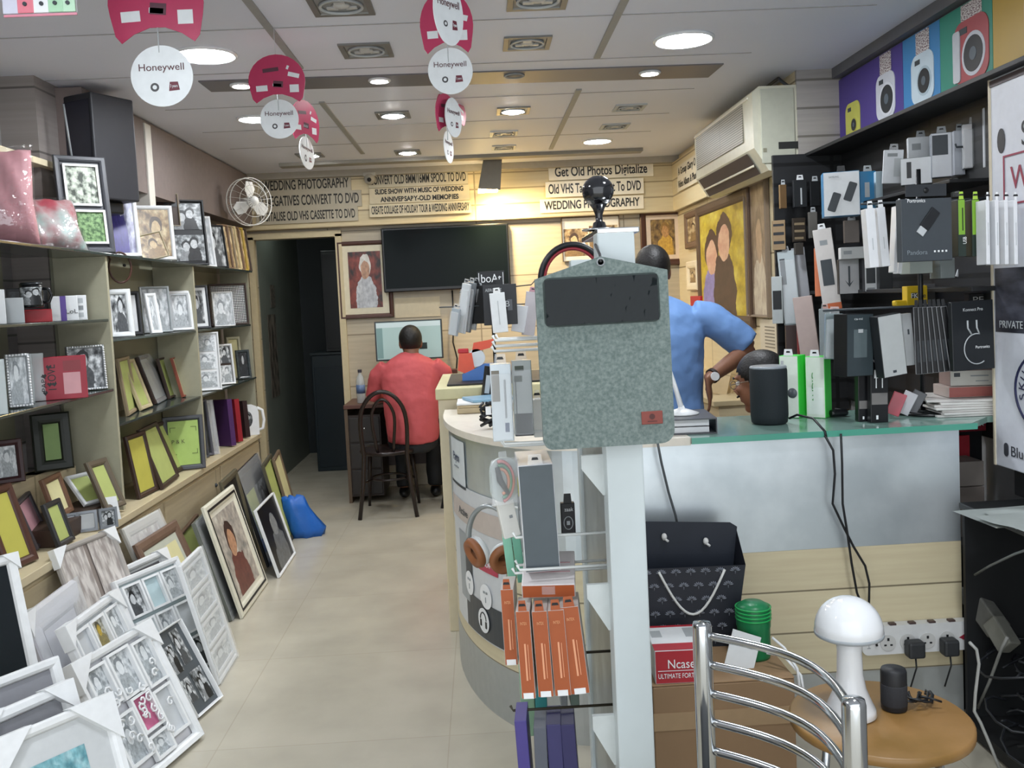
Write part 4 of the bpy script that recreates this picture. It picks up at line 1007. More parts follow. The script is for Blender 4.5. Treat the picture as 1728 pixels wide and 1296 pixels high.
# ------------------------------------------------------------------ passage beyond the door
def tagb(c, d, name, m, label, cat, bev=.004):
    o = MB().box((0, 0, d[2] / 2), d, 0, bev).build(name, m); o.location = (c[0], c[1], c[2]); return tag(o, label, cat)
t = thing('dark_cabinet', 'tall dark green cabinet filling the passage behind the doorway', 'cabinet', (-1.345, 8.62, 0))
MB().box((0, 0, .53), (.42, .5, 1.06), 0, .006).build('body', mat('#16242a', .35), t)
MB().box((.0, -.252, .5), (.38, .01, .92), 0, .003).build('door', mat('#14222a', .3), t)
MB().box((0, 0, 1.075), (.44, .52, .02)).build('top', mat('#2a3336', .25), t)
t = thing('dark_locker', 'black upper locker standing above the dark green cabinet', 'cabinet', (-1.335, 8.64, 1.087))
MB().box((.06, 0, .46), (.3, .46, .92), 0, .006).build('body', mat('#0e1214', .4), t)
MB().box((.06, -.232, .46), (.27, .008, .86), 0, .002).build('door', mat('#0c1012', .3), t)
for (px, py, w, h, l) in ((462, 600, .3, .72, 'faded poster of small photos on the passage wall'), (460, 500, .16, .2, 'small faded notice above the passage poster')):
    P = onX(px, py, -1.826)
    r = pack('wall_poster', l, 'poster', Matrix.Translation((-1.826, P.y, P.z - h / 2)) @ Matrix.Rotation(PI / 2, 4, 'Z'), w, h, .004, ptex('poster_print_%d' % px, '#3a352f', '#7d766a', 5.), bev=.0008)

# ------------------------------------------------------------------ desk corner
t = thing('desk', 'brown wooden computer desk against the back wall', 'desk', (-.6, 7.18, 0))
MB().box((.03, 0, .735), (1.0, .5, .03), 0, .003).build('top', mat('#5d3a30', .4), t)
MB().box((-.455, .0, .36), (.025, .48, .72)).build('side_panel', mat('#5a4a3a', .45), t)
MB().box((.5, .0, .36), (.025, .48, .72)).build('side_panel', mat('#4a352c', .45), t)
MB().box((.02, .2, .45), (.93, .02, .5)).build('back_panel', mat('#3a2620', .45), t)
MB().box((-.32, -.02, .36), (.24, .44, .62)).build('drawer_unit', mat('#2a1f1c', .45), t)
for i in range(3):
    d = MB().box((-.32, -.247, .16 + .2 * i), (.225, .016, .185), 0, .003).build('drawer', mat('#26211f', .4), t)
    MB().ball((-.32, -.262, .17 + .2 * i), .009, 10).build('knob', STEEL, d)
MB().box((.14, -.2, .63), (.55, .2, .02)).build('keyboard_tray', mat('#9a9a96', .4), t)
P = onY(690, 607, 7.2)
t = thing('computer_monitor', 'computer monitor with a pale teal window open on the desk', 'monitor', (P.x + .01, 7.2, .752), (0, 0, 0))
z0 = P.z - .752; w = 113 * mpp(7.2); h = 62 * mpp(7.2)
MB().box((0, 0, z0 + h / 2 + .01), (w, .04, h + .02), 0, .004).build('casing', mat('#3a4347', .4), t)
MB().box((0, .02, z0 / 2), (.06, .03, z0)).box((0, 0, .005), (.2, .15, .01)).build('stand', BLACK, t)
sc = MB().panel(-w / 2 + .012, w / 2 - .012, z0 + .012, z0 + h + .01, -.0206).build('screen', mat('#8fa6a3', .3, n=0, em=.28), t)
MB().panel(-w / 2 + .012, w / 2 - .012, z0 + h - .03, z0 + h + .008, -.0212).build('window_bar', mat('#a9b8b9', .3, n=0, em=.3), sc)
MB().panel(-w / 2 + .014, -w / 2 + .06, z0 + .02, z0 + h - .032, -.0212).build('window_list', mat('#6b8886', .3, n=0, em=.2), sc)
MB().panel(.08, .14, z0 + .08, z0 + .13, -.0212).build('window_photo', mat('#2a3a3a', .3), sc)
P = onY(610, 668, 7.05)
t = thing('water_bottle', 'clear plastic water bottle with label on the desk', 'bottle', (P.x, 7.03, .752))
MB().lathe([(.03, 0), (.034, .006), (.034, .09), (.031, .1), (.034, .11), (.034, .16), (.026, .2), (.013, .225), (.013, .235)], 20).build('bottle_body', mat('#c9d3d6', .1, n=0, alpha=.45, coat=1), t)
MB().lathe([(.0345, .075), (.0345, .14)], 20).build('bottle_label', mat('#5a7196', .4), t)
MB().cyl((0, 0, .235), .016, .022, 16).build('cap', mat('#3c3a44', .4), t)
P = onY(740, 640, 7.1)
t = pack('paper_tray', 'yellow folder leaning at the right end of the desk', 'folder', Matrix.Translation((-.33, 7.1, .752)) @ Matrix.Rotation(-.5, 4, 'X'), .18, .13, .02, mat('#b3b02a', .5), deco=[('printed_line', (.1, .6, .6, .66), DGREY)])
r = tagb((-.52, 7.36, .752), (.62, .1, .2), 'desk_shelf', mat('#4a2c26', .45), 'low dark brown back board of the desk behind the monitor', 'shelf')
P = onY(766, 560, 7.46)
tag(MB().tube([(0, 0, 0), (.0, -.01, -.25), (-.015, -.01, -.42), (.012, -.01, -.55), (-.01, -.01, -.75), (.0, -.01, -.9)], .006, 6).build('black_wire', BLACK), 'black cord hanging down the back wall from the television', 'cord').location = (onY(763, 490, 7.46).x, 7.47, onY(763, 490, 7.46).z)

# bentwood chair
CH = mat('#241a18', .3)
t = thing('bentwood_chair', 'dark bentwood chair with looped back under the man in red', 'chair', (-.715, 6.6, 0))
def arch(w0, w1, z0, z1, y0, y1, n=22):
    o = []
    for i in range(n + 1):
        a = PI * i / n
        f = math.sin(a)
        z = z0 + (z1 - z0) * (f ** .8)
        ww = w0 + (w1 - w0) * min(1, f * 1.6)
        o.append((-ww * math.cos(a), y0 + (y1 - y0) * (z - z0) / (z1 - z0), z))
    return o
bk = [(-.2, -.22, 0), (-.165, -.2, .25), (-.15, -.19, .45)] + [(x, y, z) for x, y, z in arch(.155, .185, .5, .895, -.195, -.25)] + [(.15, -.19, .45), (.165, -.2, .25), (.2, -.22, 0)]
MB().tube(bk, .015, 10).build('back_frame', CH, t)
MB().tube([(-.055, -.17, .46)] + arch(.06, .1, .5, .84, -.19, -.24) + [(.055, -.17, .46)], .011, 8).build('inner_loop', CH, t)
MB().lathe([(1e-5, .455), (.17, .458), (.2, .462), (.205, .45), (.2, .435), (1e-5, .432)], 32).build('seat', CH, t)
for sx in (-1, 1): MB().tube([(sx * .15, .15, .44), (sx * .17, .19, .2), (sx * .185, .22, 0)], [.016, .014, .011], 10).build('leg', CH, t)
MB().tube([(.13 * math.cos(2 * PI * i / 24), .01 + .13 * math.sin(2 * PI * i / 24), .25) for i in range(24)], .008, 6, closed=True).build('stretcher_ring', CH, t)
MB().tube([(-.165, -.2, .25), (-.12, -.05, .25)], .008).tube([(.165, -.2, .25), (.12, -.05, .25)], .008).tube([(-.17, .19, .2), (-.1, .09, .25)], .008).tube([(.17, .19, .2), (.1, .09, .25)], .008).build('stretcher', CH, t)
t = thing('black_stool', 'black stool with thin legs right of the man in red', 'stool', (-.2, 6.72, 0))
MB().lathe([(1e-5, .47), (.13, .47), (.15, .45), (.14, .43), (1e-5, .43)], 28).build('seat', BLACK, t)
for a in (0.6, 2.2, 3.8, 5.4): MB().tube([(.08 * math.cos(a), .08 * math.sin(a), .43), (.19 * math.cos(a), .19 * math.sin(a), 0)], .011).build('leg', BLACK, t)

# ------------------------------------------------------------------ people
SKIN = mat('#7d5641', .5, n=.05, sc=20); HAIR = mat('#161414', .5, n=.2, sc=120, bump=.6)
def head_parts(b, T, nose=1.):
    b.ball((0, .015, .03), (.076, .096, .09), 24, T=T)
    b.ball((0, -.022, -.03), (.062, .074, .084), 20, T=T)
    b.ball((0, -.064, -.094), (.027, .026, .023), 14, T=T)
    b.ball((0, -.078, .037), (.05, .02, .013), 14, T=T)
    b.tube([(0, -.09, .025), (0, -.104, 0), (0, -.117, -.022)], [.008, .011, .014], 10, T=T)
    b.ball((-.012, -.104, -.026), .009, 10, T=T); b.ball((.012, -.104, -.026), .009, 10, T=T)
    b.ball((0, -.09, -.05), (.023, .012, .0075), 12, T=T); b.ball((0, -.088, -.062), (.02, .012, .0075), 12, T=T)
    for s in (-1, 1):
        b.ball((s * .04, -.07, -.012), (.022, .02, .018), 12, T=T)
        b.ball((s * .077, .018, -.004), (.011, .023, .034), 12, T=T)
        b.ball((s * .076, .012, -.034), (.009, .012, .012), 10, T=T)
    b.tube([(0, .02, -.05), (0, .035, -.12), (0, .045, -.2)], [.056, .056, .066], 16, T=T)
def hair_mesh(T, front=.06, side=.0, back=-.07, thick=1.07, bald=None):
    vs = []; fs = []; n, k = 36, 22
    for j in range(k + 1):
        th = PI * j / k
        for i in range(n):
            a = 2 * PI * i / n
            x, y, z = math.sin(th) * math.cos(a), math.sin(th) * math.sin(a), math.cos(th)
            vs.append((x * .076 * thick + .0, .017 + y * .097 * thick, .031 + z * .09 * thick))
    for j in range(k):
        for i in range(n):
            q = [j * n + i, j * n + (i + 1) % n, (j + 1) * n + (i + 1) % n, (j + 1) * n + i]
            c = sum((Vector(vs[p]) for p in q), Vector()) / 4
            f = max(0, min(1, (c.y + .06) / .12))
            lim = front + (side - front) * min(1, f * 1.5) if c.y < .02 else side + (back - side) * min(1, (c.y - .02) / .06)
            if bald and (c.x ** 2 + (c.y - .03) ** 2) < bald ** 2 and c.z > .05: continue
            if c.z > lim: fs.append(q[::-1])
    return MB().add(vs, fs, sm=True, T=T)
def finger_hand(b, W, D, N, s=1., curl=.5, thumb=1):
    """a hand: wrist W, pointing along D, palm facing N"""
    D = Vector(D).normalized(); N = (Vector(N) - D * Vector(N).dot(D)).normalized(); A = D.cross(N); W = Vector(W)
    b.tube([W - D * .02, W + D * .02, W + D * .06, W + D * .095], [(.015, .026), (.014, .036), (.015, .041), (.012, .039)], 14, up=N)
    for i, (o, l) in enumerate(((-.03, .062), (-.011, .075), (.009, .08), (.029, .07))):
        p = W + D * .09 + A * o; d = D.copy(); pts = [p - D * .015, p]
        for q in range(3):
            d = (d + N * curl * .55).normalized(); p = p + d * l * s * (.45, .32, .25)[q]; pts.append(p)
        b.tube(pts, [.0095, .0095, .0085, .0078, .006], 8)
    p = W + D * .025 + A * (.03 * thumb); d = (D * .55 + A * .8 * thumb + N * .25).normalized()
    b.tube([p, p + d * .035, p + d * .035 + (d + D * .6).normalized() * .032, p + d * .035 + (d + D * .8).normalized() * .056], [.014, .012, .0105, .008], 8)
def finish(b, name, m, parent, vox, smooth=3):
    o = b.build(name, m, parent)
    r = o.modifiers.new('unite', 'REMESH'); r.mode = 'VOXEL'; r.voxel_size = vox; r.use_smooth_shade = True
    if smooth:
        s = o.modifiers.new('soften', 'SMOOTH'); s.factor = .5; s.iterations = smooth
    if name in ('shirt', 'trousers'):
        tx = bpy.data.textures.get('cloth_folds') or bpy.data.textures.new('cloth_folds', 'CLOUDS')
        tx.noise_scale = .13; tx.noise_depth = 3; tx.contrast = 1.3
        d = o.modifiers.new('folds', 'DISPLACE'); d.texture = tx; d.texture_coords = 'LOCAL'; d.strength = .017; d.mid_level = .42
    return o
UPY = (0, 1, 0)
def eyes(T, root):
    for s in (-1, 1):
        e = MB().ball((s * .031, -.079, .012), .0115, 12, T=T).build('eye', mat('#d9d6cf', .2), root)
        MB().ball((s * .031, -.0875, .012), (.005, .004, .005), 10, T=T).build('iris', mat('#1a1210', .2), e)
        MB().tube([(s * .014, -.092, .032), (s * .032, -.097, .038), (s * .05, -.086, .033)], [.003, .004, .002], 6, T=T).build('eyebrow', HAIR, root)

# man in red at the computer
p = thing('person', 'seated person in a coral red shirt seen from behind at the computer', 'person', (-.535, 6.66, 0))
HT = Matrix.Translation((.01, .1, 1.205)) @ Matrix.Rotation(rad(186), 4, 'Z') @ Matrix.Rotation(rad(8), 4, 'X')
b = MB(); head_parts(b, HT)
b.tube([(0, .0, .47), (0, 0, .6), (0, .02, .8), (0, .05, .98), (0, .07, 1.06), (0, .085, 1.12)], [(.11, .15), (.1, .14), (.1, .155), (.1, .17), (.08, .15), (.055, .06)], 20, up=UPY)
for s in (-1, 1):
    e, w = Vector((s * .275, .12, .83)), Vector((s * .2, .38, .79))
    b.tube([(s * .17, .05, 1.04), e], [.05, .038], 12); b.tube([e, w], [.038, .026], 12)
    finger_hand(b, w, (0 - s * .2, 1, -.05), (0, 0, -1), curl=.35, thumb=-1 if s > 0 else 1)
    b.tube([(s * .09, .02, .5), (s * .12, .42, .5)], [.075, .055], 12); b.tube([(s * .12, .42, .5), (s * .12, .38, .08)], [.055, .036], 12)
finish(b, 'body', SKIN, p, .009)
hair_mesh(HT, .075, -.02, -.115).build('hair', HAIR, p)
hair = p.children[-1]; sm = hair.modifiers.new('thickness', 'SOLIDIFY'); sm.thickness = .008; sm.offset = 0
eyes(HT, p)
b = MB()
b.tube([(0, -.01, .5), (0, -.015, .56), (0, -.02, .64), (0, -.01, .8), (0, .025, .95), (0, .05, 1.04), (0, .07, 1.085), (0, .085, 1.12)],
       [(.14, .185), (.15, .19), (.145, .19), (.14, .2), (.14, .215), (.115, .2), (.09, .15), (.066, .075)], 28, up=UPY)
for s in (-1, 1):
    b.tube([(s * .165, .045, 1.035), (s * .235, .06, .98), (s * .285, .11, .83), (s * .265, .24, .81), (s * .215, .34, .795)], [.07, .066, .056, .05, .042], 16)
b.tube([(-.06, .05, 1.11), (0, .02, 1.115), (.06, .05, 1.11), (.065, .11, 1.11), (0, .16, 1.09), (-.065, .11, 1.11)], [(.022, .012)] * 6, 8, closed=True, up=(0, 0, 1))
finish(b, 'shirt', mat('#bf5458', .7, n=.05, sc=14, bump=.9), p, .011, 4)
b = MB()
b.tube([(0, .02, .46), (0, .0, .53)], [(.16, .18), (.145, .185)], 20, up=UPY)
for s in (-1, 1):
    b.tube([(s * .09, .0, .5), (s * .12, .42, .5), ], [.09, .07], 14); b.tube([(s * .12, .42, .5), (s * .12, .4, .25), (s * .12, .36, .09)], [.07, .06, .055], 14)
finish(b, 'trousers', mat('#16181c', .7), p, .013)
for s in (-1, 1): MB().ball((s * .12, .42, .045), (.045, .125, .045), 16).build('shoe', BLACK, p)

# man in blue behind the counter
p = thing('person', 'standing person in a light blue shirt with a hand on the hip behind the counter', 'person', (.86, 4.4, 0))
HT = Matrix.Translation((-.02, .04, 1.59)) @ Matrix.Rotation(rad(180), 4, 'Z') @ Matrix.Rotation(rad(10), 4, 'X')
b = MB(); head_parts(b, HT)
b.tube([(0, 0, .82), (0, 0, .95), (0, 0, 1.1), (0, .01, 1.28), (0, .02, 1.4), (0, .03, 1.46)], [(.1, .15), (.1, .15), (.1, .15), (.1, .17), (.08, .15), (.055, .06)], 20, up=UPY)
e, w = Vector((.43, .0, 1.20)), Vector((.185, -.15, 1.075))
b.tube([(.18, .01, 1.38), (.3, .01, 1.33), e], [.055, .05, .042], 14); b.tube([e, (e + w) / 2, w], [.042, .04, .028], 14)
finger_hand(b, w, (.12, .1, -1), (-1, .3, 0), curl=.3, thumb=1)
e2, w2 = Vector((-.3, .05, 1.15)), Vector((-.26, .25, 1.0))
b.tube([(-.18, .01, 1.38), e2], [.055, .042], 14); b.tube([e2, w2], [.042, .028], 14)
finger_hand(b, w2, (.1, 1, -.3), (0, 0, -1), curl=.4, thumb=1)
for s in (-1, 1):
    b.tube([(s * .09, 0, .85), (s * .1, -.01, .48), (s * .1, .02, .08)], [.08, .055, .04], 14)
finish(b, 'body', SKIN, p, .008)
hair_mesh(HT, .07, -.01, -.09).build('hair', HAIR, p)
hair = p.children[-1]; sm = hair.modifiers.new('thickness', 'SOLIDIFY'); sm.thickness = .008; sm.offset = 0
eyes(HT, p)
b = MB()
b.tube([(0, 0, .9), (0, 0, 1.0), (0, -.01, 1.12), (0, 0, 1.28), (0, .01, 1.37), (0, .02, 1.42), (0, .03, 1.46)], [(.135, .2), (.13, .195), (.13, .2), (.13, .215), (.115, .2), (.09, .15), (.066, .075)], 28, up=UPY)
b.tube([(.16, .01, 1.375), (.24, .01, 1.355), (.33, .005, 1.29), (.41, .0, 1.215)], [.075, .08, .08, .08], 18)
b.tube([(-.16, .01, 1.375), (-.24, .03, 1.28), (-.285, .04, 1.19)], [.075, .075, .07], 18)
b.tube([(-.06, 0, 1.45), (0, -.03, 1.455), (.06, 0, 1.45), (.065, .06, 1.45), (0, .1, 1.43), (-.065, .06, 1.45)], [(.022, .012)] * 6, 8, closed=True, up=(0, 0, 1))
finish(b, 'shirt', mat('#6c91c6', .7, n=.05, sc=10, bump=.9), p, .01, 4)
b = MB()
b.tube([(0, 0, .8), (0, 0, .95)], [(.12, .175), (.125, .18)], 20, up=UPY)
for s in (-1, 1): b.tube([(s * .09, 0, .85), (s * .1, 0, .48), (s * .1, .02, .09)], [.095, .075, .065], 14)
finish(b, 'trousers', mat('#1b2233', .7), p, .013)
for s in (-1, 1): MB().ball((s * .1, .06, .045), (.045, .125, .045), 16).build('shoe', BLACK, p)
T = Matrix.Translation(w + (e - w) * .12) @ (e - w).to_track_quat('Z', 'Y').to_matrix().to_4x4()
wt = MB().lathe([(.033, -.009), (.036, -.009), (.036, .009), (.033, .009)], 24, T=T, sm=False).build('watch_strap', mat('#2a211c', .4), p)
MB().cyl((0, 0, 0), .02, .01, 24, T=Matrix.Translation(w + (e - w) * .12 + Vector((-.0, -.036, .0))) @ Matrix.Rotation(PI / 2, 4, 'X')).build('watch_face', WHITE, wt)

# seated man in profile behind the smart speaker
p = thing('person', 'seated person with glasses turned away behind the black speaker', 'person', (1.155, 3.72, 0))
HT = Matrix.Translation((-.04, -.05, 1.11)) @ Matrix.Rotation(rad(-136), 4, 'Z') @ Matrix.Rotation(rad(12), 4, 'X')
b = MB(); head_parts(b, HT)
b.tube([(.0, .02, .45), (.0, .02, .62), (.0, .0, .8), (0, -.02, .87), (0, -.02, .95)], [(.11, .15), (.11, .15), (.11, .16), (.09, .15), (.055, .065)], 20, up=UPY)
for s in (-1, 1):
    e, w = Vector((-.1, s * .26 , .68)), Vector((-.32, s * .17, .72))
    b.tube([(0, s * .17 , .85), e], [.05, .04], 12); b.tube([e, w], [.04, .027], 12)
    finger_hand(b, w, (-1, 0, 0), (0, 0, -1), curl=.4, thumb=-s)
    b.tube([(0, s * .09, .5), (-.36, s * .1, .5)], [.075, .055], 12); b.tube([(-.36, s * .1, .5), (-.36, s * .1, .08)], [.055, .036], 12)
finish(b, 'body', mat('#8a5c44', .5, n=.05, sc=20), p, .007, 2)
hair_mesh(HT, .06, .0, -.08).build('hair', HAIR, p)
hair = p.children[-1]; sm = hair.modifiers.new('thickness', 'SOLIDIFY'); sm.thickness = .008; sm.offset = 0
eyes(HT, p)
MB().tube([(-.03, -.098, -.042), (0, -.104, -.037), (.03, -.098, -.042)], [.004, .006, .004], 8, T=HT).build('moustache', HAIR, p)
q = MB()
for s in (-1, 1):
    q.tube([(s * .034 + .024 * math.cos(a), -.102, .01 + .017 * math.sin(a)) for a in [2 * PI * i / 18 for i in range(18)]], .0016, 5, closed=True, T=HT)
    q.tube([(s * .058, -.1, .012), (s * .078, -.03, .014), (s * .082, .025, .012), (s * .081, .035, -.004)], .0018, 5, T=HT)
q.tube([(-.01, -.103, .012), (.01, -.103, .012)], .0016, 5, T=HT)
q.build('glasses', mat('#8d8274', .3, .6), p)
b = MB()
b.tube([(0, .02, .47), (0, .02, .62), (0, .0, .8), (0, -.02, .86), (0, -.02, .91), (0, -.02, .94)], [(.19, .145), (.19, .14), (.2, .13), (.17, .11), (.1, .08), (.07, .066)], 24, up=UPY)
for s in (-1, 1): b.tube([(0, s * .17, .83), (-.05, s * .23, .78), (-.1, s * .265, .69)], [.07, .066, .06], 14)
finish(b, 'shirt', mat('#b8a89a', .7), p, .013)
b = MB()
for s in (-1, 1):
    b.tube([(0, s * .09, .5), (-.36, s * .1, .5)], [.09, .07], 12); b.tube([(-.36, s * .1, .5), (-.36, s * .1, .1)], [.07, .055], 12)
b.tube([(0, 0, .45), (0, 0, .52)], [(.17, .15)] * 2, 16, up=UPY)
finish(b, 'trousers', mat('#2a2c33', .7), p, .014)
for s in (-1, 1): MB().ball((-.4, s * .1, .045), (.125, .045, .045), 14).build('shoe', BLACK, p)
t = thing('office_chair', 'dark low chair under the seated person behind the counter', 'chair', (1.155, 3.72, 0))
MB().box((-.06, 0, .39), (.46, .44, .06), 0, .02).build('seat', BLACK, t)
MB().box((.24, 0, .64), (.05, .42, .4), 0, .02).build('backrest', BLACK, t)
for a, c in ((-1, -1), (-1, 1), (1, -1), (1, 1)): MB().tube([(.2 * a - .04, .19 * c, 0), (.18 * a - .04, .17 * c, .37)], .014).build('leg', DGREY, t)

# ------------------------------------------------------------------ the counter
STF = ptex('brushed_steel', '#c3cdd2', '#e6eef2', 2.2, rough=.36, metal=.8, vec='Object')
PLK = planks('counter_boards', '#cfc3a2', '#7d735c', 3., .1413, axes='xz', zoff=-.06, mott=.03, msize=.003)
ct = thing('counter', 'long shop counter with steel front, cream boards, curved left end and glass top', 'counter', (.7, 3.3, 0))
TC = Matrix.Translation((-.7, -3.3, 0))
EX, EY, EA, EB = .34, 3.9, .5, .94
def ell(th, off=0.): return (EX + (EA + off) * math.cos(rad(th)), EY + (EB + off) * math.sin(rad(th)))
arc = [ell(180 + 90 * i / 24) for i in range(25)]
outer = [(-.16, 4.05)] + arc + [(1.557, 2.96)]
inner = [(1.557, 3.36), (.9, 3.36), (.55, 3.5), (.3, 3.8), (.25, 4.05)]
def band(name, z0, z1, m, off=0.):
    q = MB(); ol = outer
    if off: ol = [(-.16 - off, 4.05)] + [ell(180 + 90 * i / 24, off) for i in range(25)] + [(1.557 + off, 2.96 - off)]
    P_ = ol + inner; n = len(P_)
    q.add([(x, y, z) for z in (z0, z1) for x, y in P_], [[i, (i + 1) % n, n + (i + 1) % n, n + i] for i in range(n)] + [list(range(n, 2 * n)), list(range(n))[::-1]], T=TC)
    return q.build(name, m, ct)
band('plinth', 0, .2, mat('#a9aca9', .4, .3))
band('boards', .2, .623, PLK)
band('steel_front', .623, .995, STF)
# cream top of the curved end
q = MB(); P_ = [(-.18, 4.05)] + [ell(180 + 90 * i / 24, .02) for i in range(25)] + [(.66, 2.935), (.66, 3.38), (.55, 3.5), (.3, 3.8), (.25, 4.05)]; n = len(P_)
q.add([(x, y, z) for z in (.995, 1.02) for x, y in P_], [[i, (i + 1) % n, n + (i + 1) % n, n + i] for i in range(n)] + [list(range(n, 2 * n)), list(range(n))[::-1]], T=TC).build('curved_top', mat('#ddd6c8', .35), ct)
q = MB(); P_ = [(.66, 2.925), (1.58, 2.925), (1.64, 2.985), (1.70, 3.045), (1.83, 3.06), (1.83, 3.36), (.66, 3.38)]; n = len(P_)
q.add([(x, y, z) for z in (1.0, 1.02) for x, y in P_], [[i, (i + 1) % n, n + (i + 1) % n, n + i] for i in range(n)] + [list(range(n, 2 * n)), list(range(n))[::-1]], T=TC).build('glass_top', mat('#7f9c93', .1, n=.02), ct)
MB().box((1.13, 2.9235, 1.01), (.94, .003, .02), T=TC).build('glass_edge', mat('#4f9a86', .15, n=0), ct)
def curved(name, t0, t1, z0, z1, off, m, parent, k=10):
    q = MB(); pts = [ell(t0 + (t1 - t0) * i / k, off) for i in range(k + 1)]
    q.add([(x, y, z) for x, y in pts for z in (z0, z1)], [(2 * i, 2 * i + 2, 2 * i + 3, 2 * i + 1) for i in range(k)], 0, [[(i / k, 0), ((i + 1) / k, 0), ((i + 1) / k, 1), (i / k, 1)] for i in range(k)])
    return q.build(name, m, parent)
def curved_text(s_, th, z, h, m, parent, w, off=.008):
    x, y = ell(th, off)
    nx, ny = math.cos(rad(th)) / EA, math.sin(rad(th)) / EB
    return text(s_, parent, 0, 0, 0, h, m, w, M=Matrix.Translation((x, y, z)) @ Matrix.Rotation(math.atan2(ny, nx) + PI / 2, 4, 'Z') @ Matrix.Rotation(PI / 2, 4, 'X'))
ps = thing('counter_poster', 'tall white headphone poster wrapped round the curved counter end', 'poster')
curved('sheet', 196, 234, .26, .80, .004, mat('#cdd0d2', .35), ps)
curved('top_strip', 196, 234, .66, .74, .0055, mat('#c3b7ae', .4), ps)
curved('dark_foot', 208, 234, .265, .40, .0055, mat('#3d4145', .4), ps)
curved('printed_strap', 203, 211, .36, .62, .0055, mat('#9aa0a3', .4), ps)
curved('printed_plug', 209, 214, .46, .55, .007, mat('#3f4347', .4), ps)
curved('red_tag', 219, 230, .52, .58, .0065, mat('#b3384f', .4), ps)
curved_text('Active', 209, .70, .03, DGREY, ps, .12)
curved_text('NOW', 224.5, .55, .022, WHITE, ps, .05)
for i, (th, z) in enumerate(((212, .44), (223, .43), (221, .335))):
    x, y = ell(th, .009); nx, ny = math.cos(rad(th)) / EA, math.sin(rad(th)) / EB
    T = Matrix.Translation((x, y, z)) @ Matrix.Rotation(math.atan2(ny, nx) + PI / 2, 4, 'Z')
    d = MB().prism([(.045 * math.cos(k * PI / 14), .045 * math.sin(k * PI / 14)) for k in range(28)], -.0012, 0, T=T).build('badge', WHITE, ps)
    if i == 2:
        MB().tube([(.024 * math.cos(k * PI / 10), -.002, .004 + .026 * math.sin(k * PI / 10)) for k in range(11)], .0022, 5, T=T).box((-.022, -.002, -.012), (.012, .002, .024), 0, 0, T).box((.022, -.002, -.012), (.012, .002, .024), 0, 0, T).build('headphone_icon', BLACK, d)
    else:
        MB().box((-.01, -.002, .015), (.012, .002, .008), 0, 0, T).box((.01, -.002, .015), (.012, .002, .008), 0, 0, T).box((0, -.002, -.012), (.003, .002, .02), 0, 0, T).build('plug_icon', GREY, d)
ps = thing('payment_sign', 'small white payment sign on the steel of the curved counter', 'sign')
curved('card', 197, 212, .80, .97, .005, mat('#d3dadd', .3), ps)
curved('card_edge', 197, 212, .79, .80, .006, DGREY, ps)
curved_text('Paytm', 204.5, .9, .034, mat('#2d3550', .5), ps, .1)
curved_text('accepted here', 204.5, .865, .01, GREY, ps, .08)

# raised block behind the curved end
rb = thing('raised_counter', 'cream raised counter block behind the curved counter end', 'counter', (.1, 4.5, 0))
MB().box((0, 0, .53), (.62, .8, 1.06), 0, .004).build('body', mat('#d2c6a8', .45, n=.05), rb)
MB().box((0, 0, 1.085), (.64, .82, .05), 0, .004).build('top', mat('#c9c39a', .45), rb)
tag(MB().box((.0, 0, .004), (.5, .6, .008), 0, .002).build('counter_mat', mat('#1e1f22', .5)), 'flat black mat on the raised counter block', 'mat').location = (.08, 4.48, 1.111)
o = MB().box((0, 0, .012), (.3, .2, .024), 0, .003).box((0, -.005, .03), (.29, .19, .01), 0, .002).build('wooden_tray', mat('#b9a887', .5)); o.location = (.03, 3.96, 1.021); tag(o, 'flat tan board lying on the curved counter top', 'board')
o = MB().box((0, 0, .004), (.3, .2, .008), 0, .001).build('paper_sheets', mat('#e0e2e2', .5)); o.location = (.03, 3.95, 1.058); tag(o, 'white paper lying on the tan board', 'paper')
o = MB().box((0, 0, .006), (.2, .17, .012), 0, .003, T=Matrix.Rotation(.3, 4, 'Z')).build('blue_booklet', mat('#7fa5bd', .3, bump=.5)); o.location = (.02, 3.95, 1.067); tag(o, 'pale blue plastic booklet on top of the white paper', 'booklet')

# things standing on the raised block
BK = 'goods on the raised counter block'
ZR = 1.12
r = pk('small black header sign with white lettering before the television corner', (806, 458, 852, 482), 4.6, BLACK, 0, .05, name='brand_header', cat='display sign', group=BK)
text('boAt', r, 0, .034, -.028, .042, WHITE, .1); MB().box((-.06, -.027, .034), (.003, .002, .06)).box((.06, -.027, .034), (.003, .002, .06)).build('printed_bar', WHITE, r)
t = thing('display_stand', 'black wire stand carrying the small black header sign and hanging boxes', 'display stand', (onY(829, 482, 4.6).x, 4.62, 1.12))
MB().cyl((0, 0, 0), .1, .012, 28).build('base', BLACK, t)
MB().tube([(0, 0, .01), (0, 0, .48)], .008).build('pole', BLACK, t)
MB().tube([(-.16, -.01, .42), (.2, -.01, .44), (.22, -.01, .46)], .003).tube([(-.26, -.12, .35), (.22, -.01, .345)], .003).build('arm', DGREY, t)
r = pk('lettered black box hanging directly under the small black header sign', (817, 480, 874, 548), 4.5, mat('#25272b', .4), 0, .03, tab=BLACK, group=BK, deco=[('printed_grey', (.72, .86, .35, .62), mat('#565a60', .4))])
text('AEROLITE', r, -.03, .17, -.017, .016, LGREY, .08); text('B', r, .035, .1, -.018, .03, LGREY, .02)
pk('plain black box left of the lettered black box', (795, 482, 822, 546), 4.56, BLACK, -20, .03, tab=BLACK, group=BK)
pk('slim white adapter pack before the lettered black box', (832, 494, 858, 561), 4.35, mat('#dfe3e5', .35), 0, .03, roll=-3, tab=WHITE, deco=[('printed_line', (.47, .53, .2, .8), LGREY)], group=BK)
pk('white slanted cable pack right of the slim white one', (862, 515, 885, 560), 4.59, mat('#d9dce0', .35), -10, .02, roll=12, group=BK)
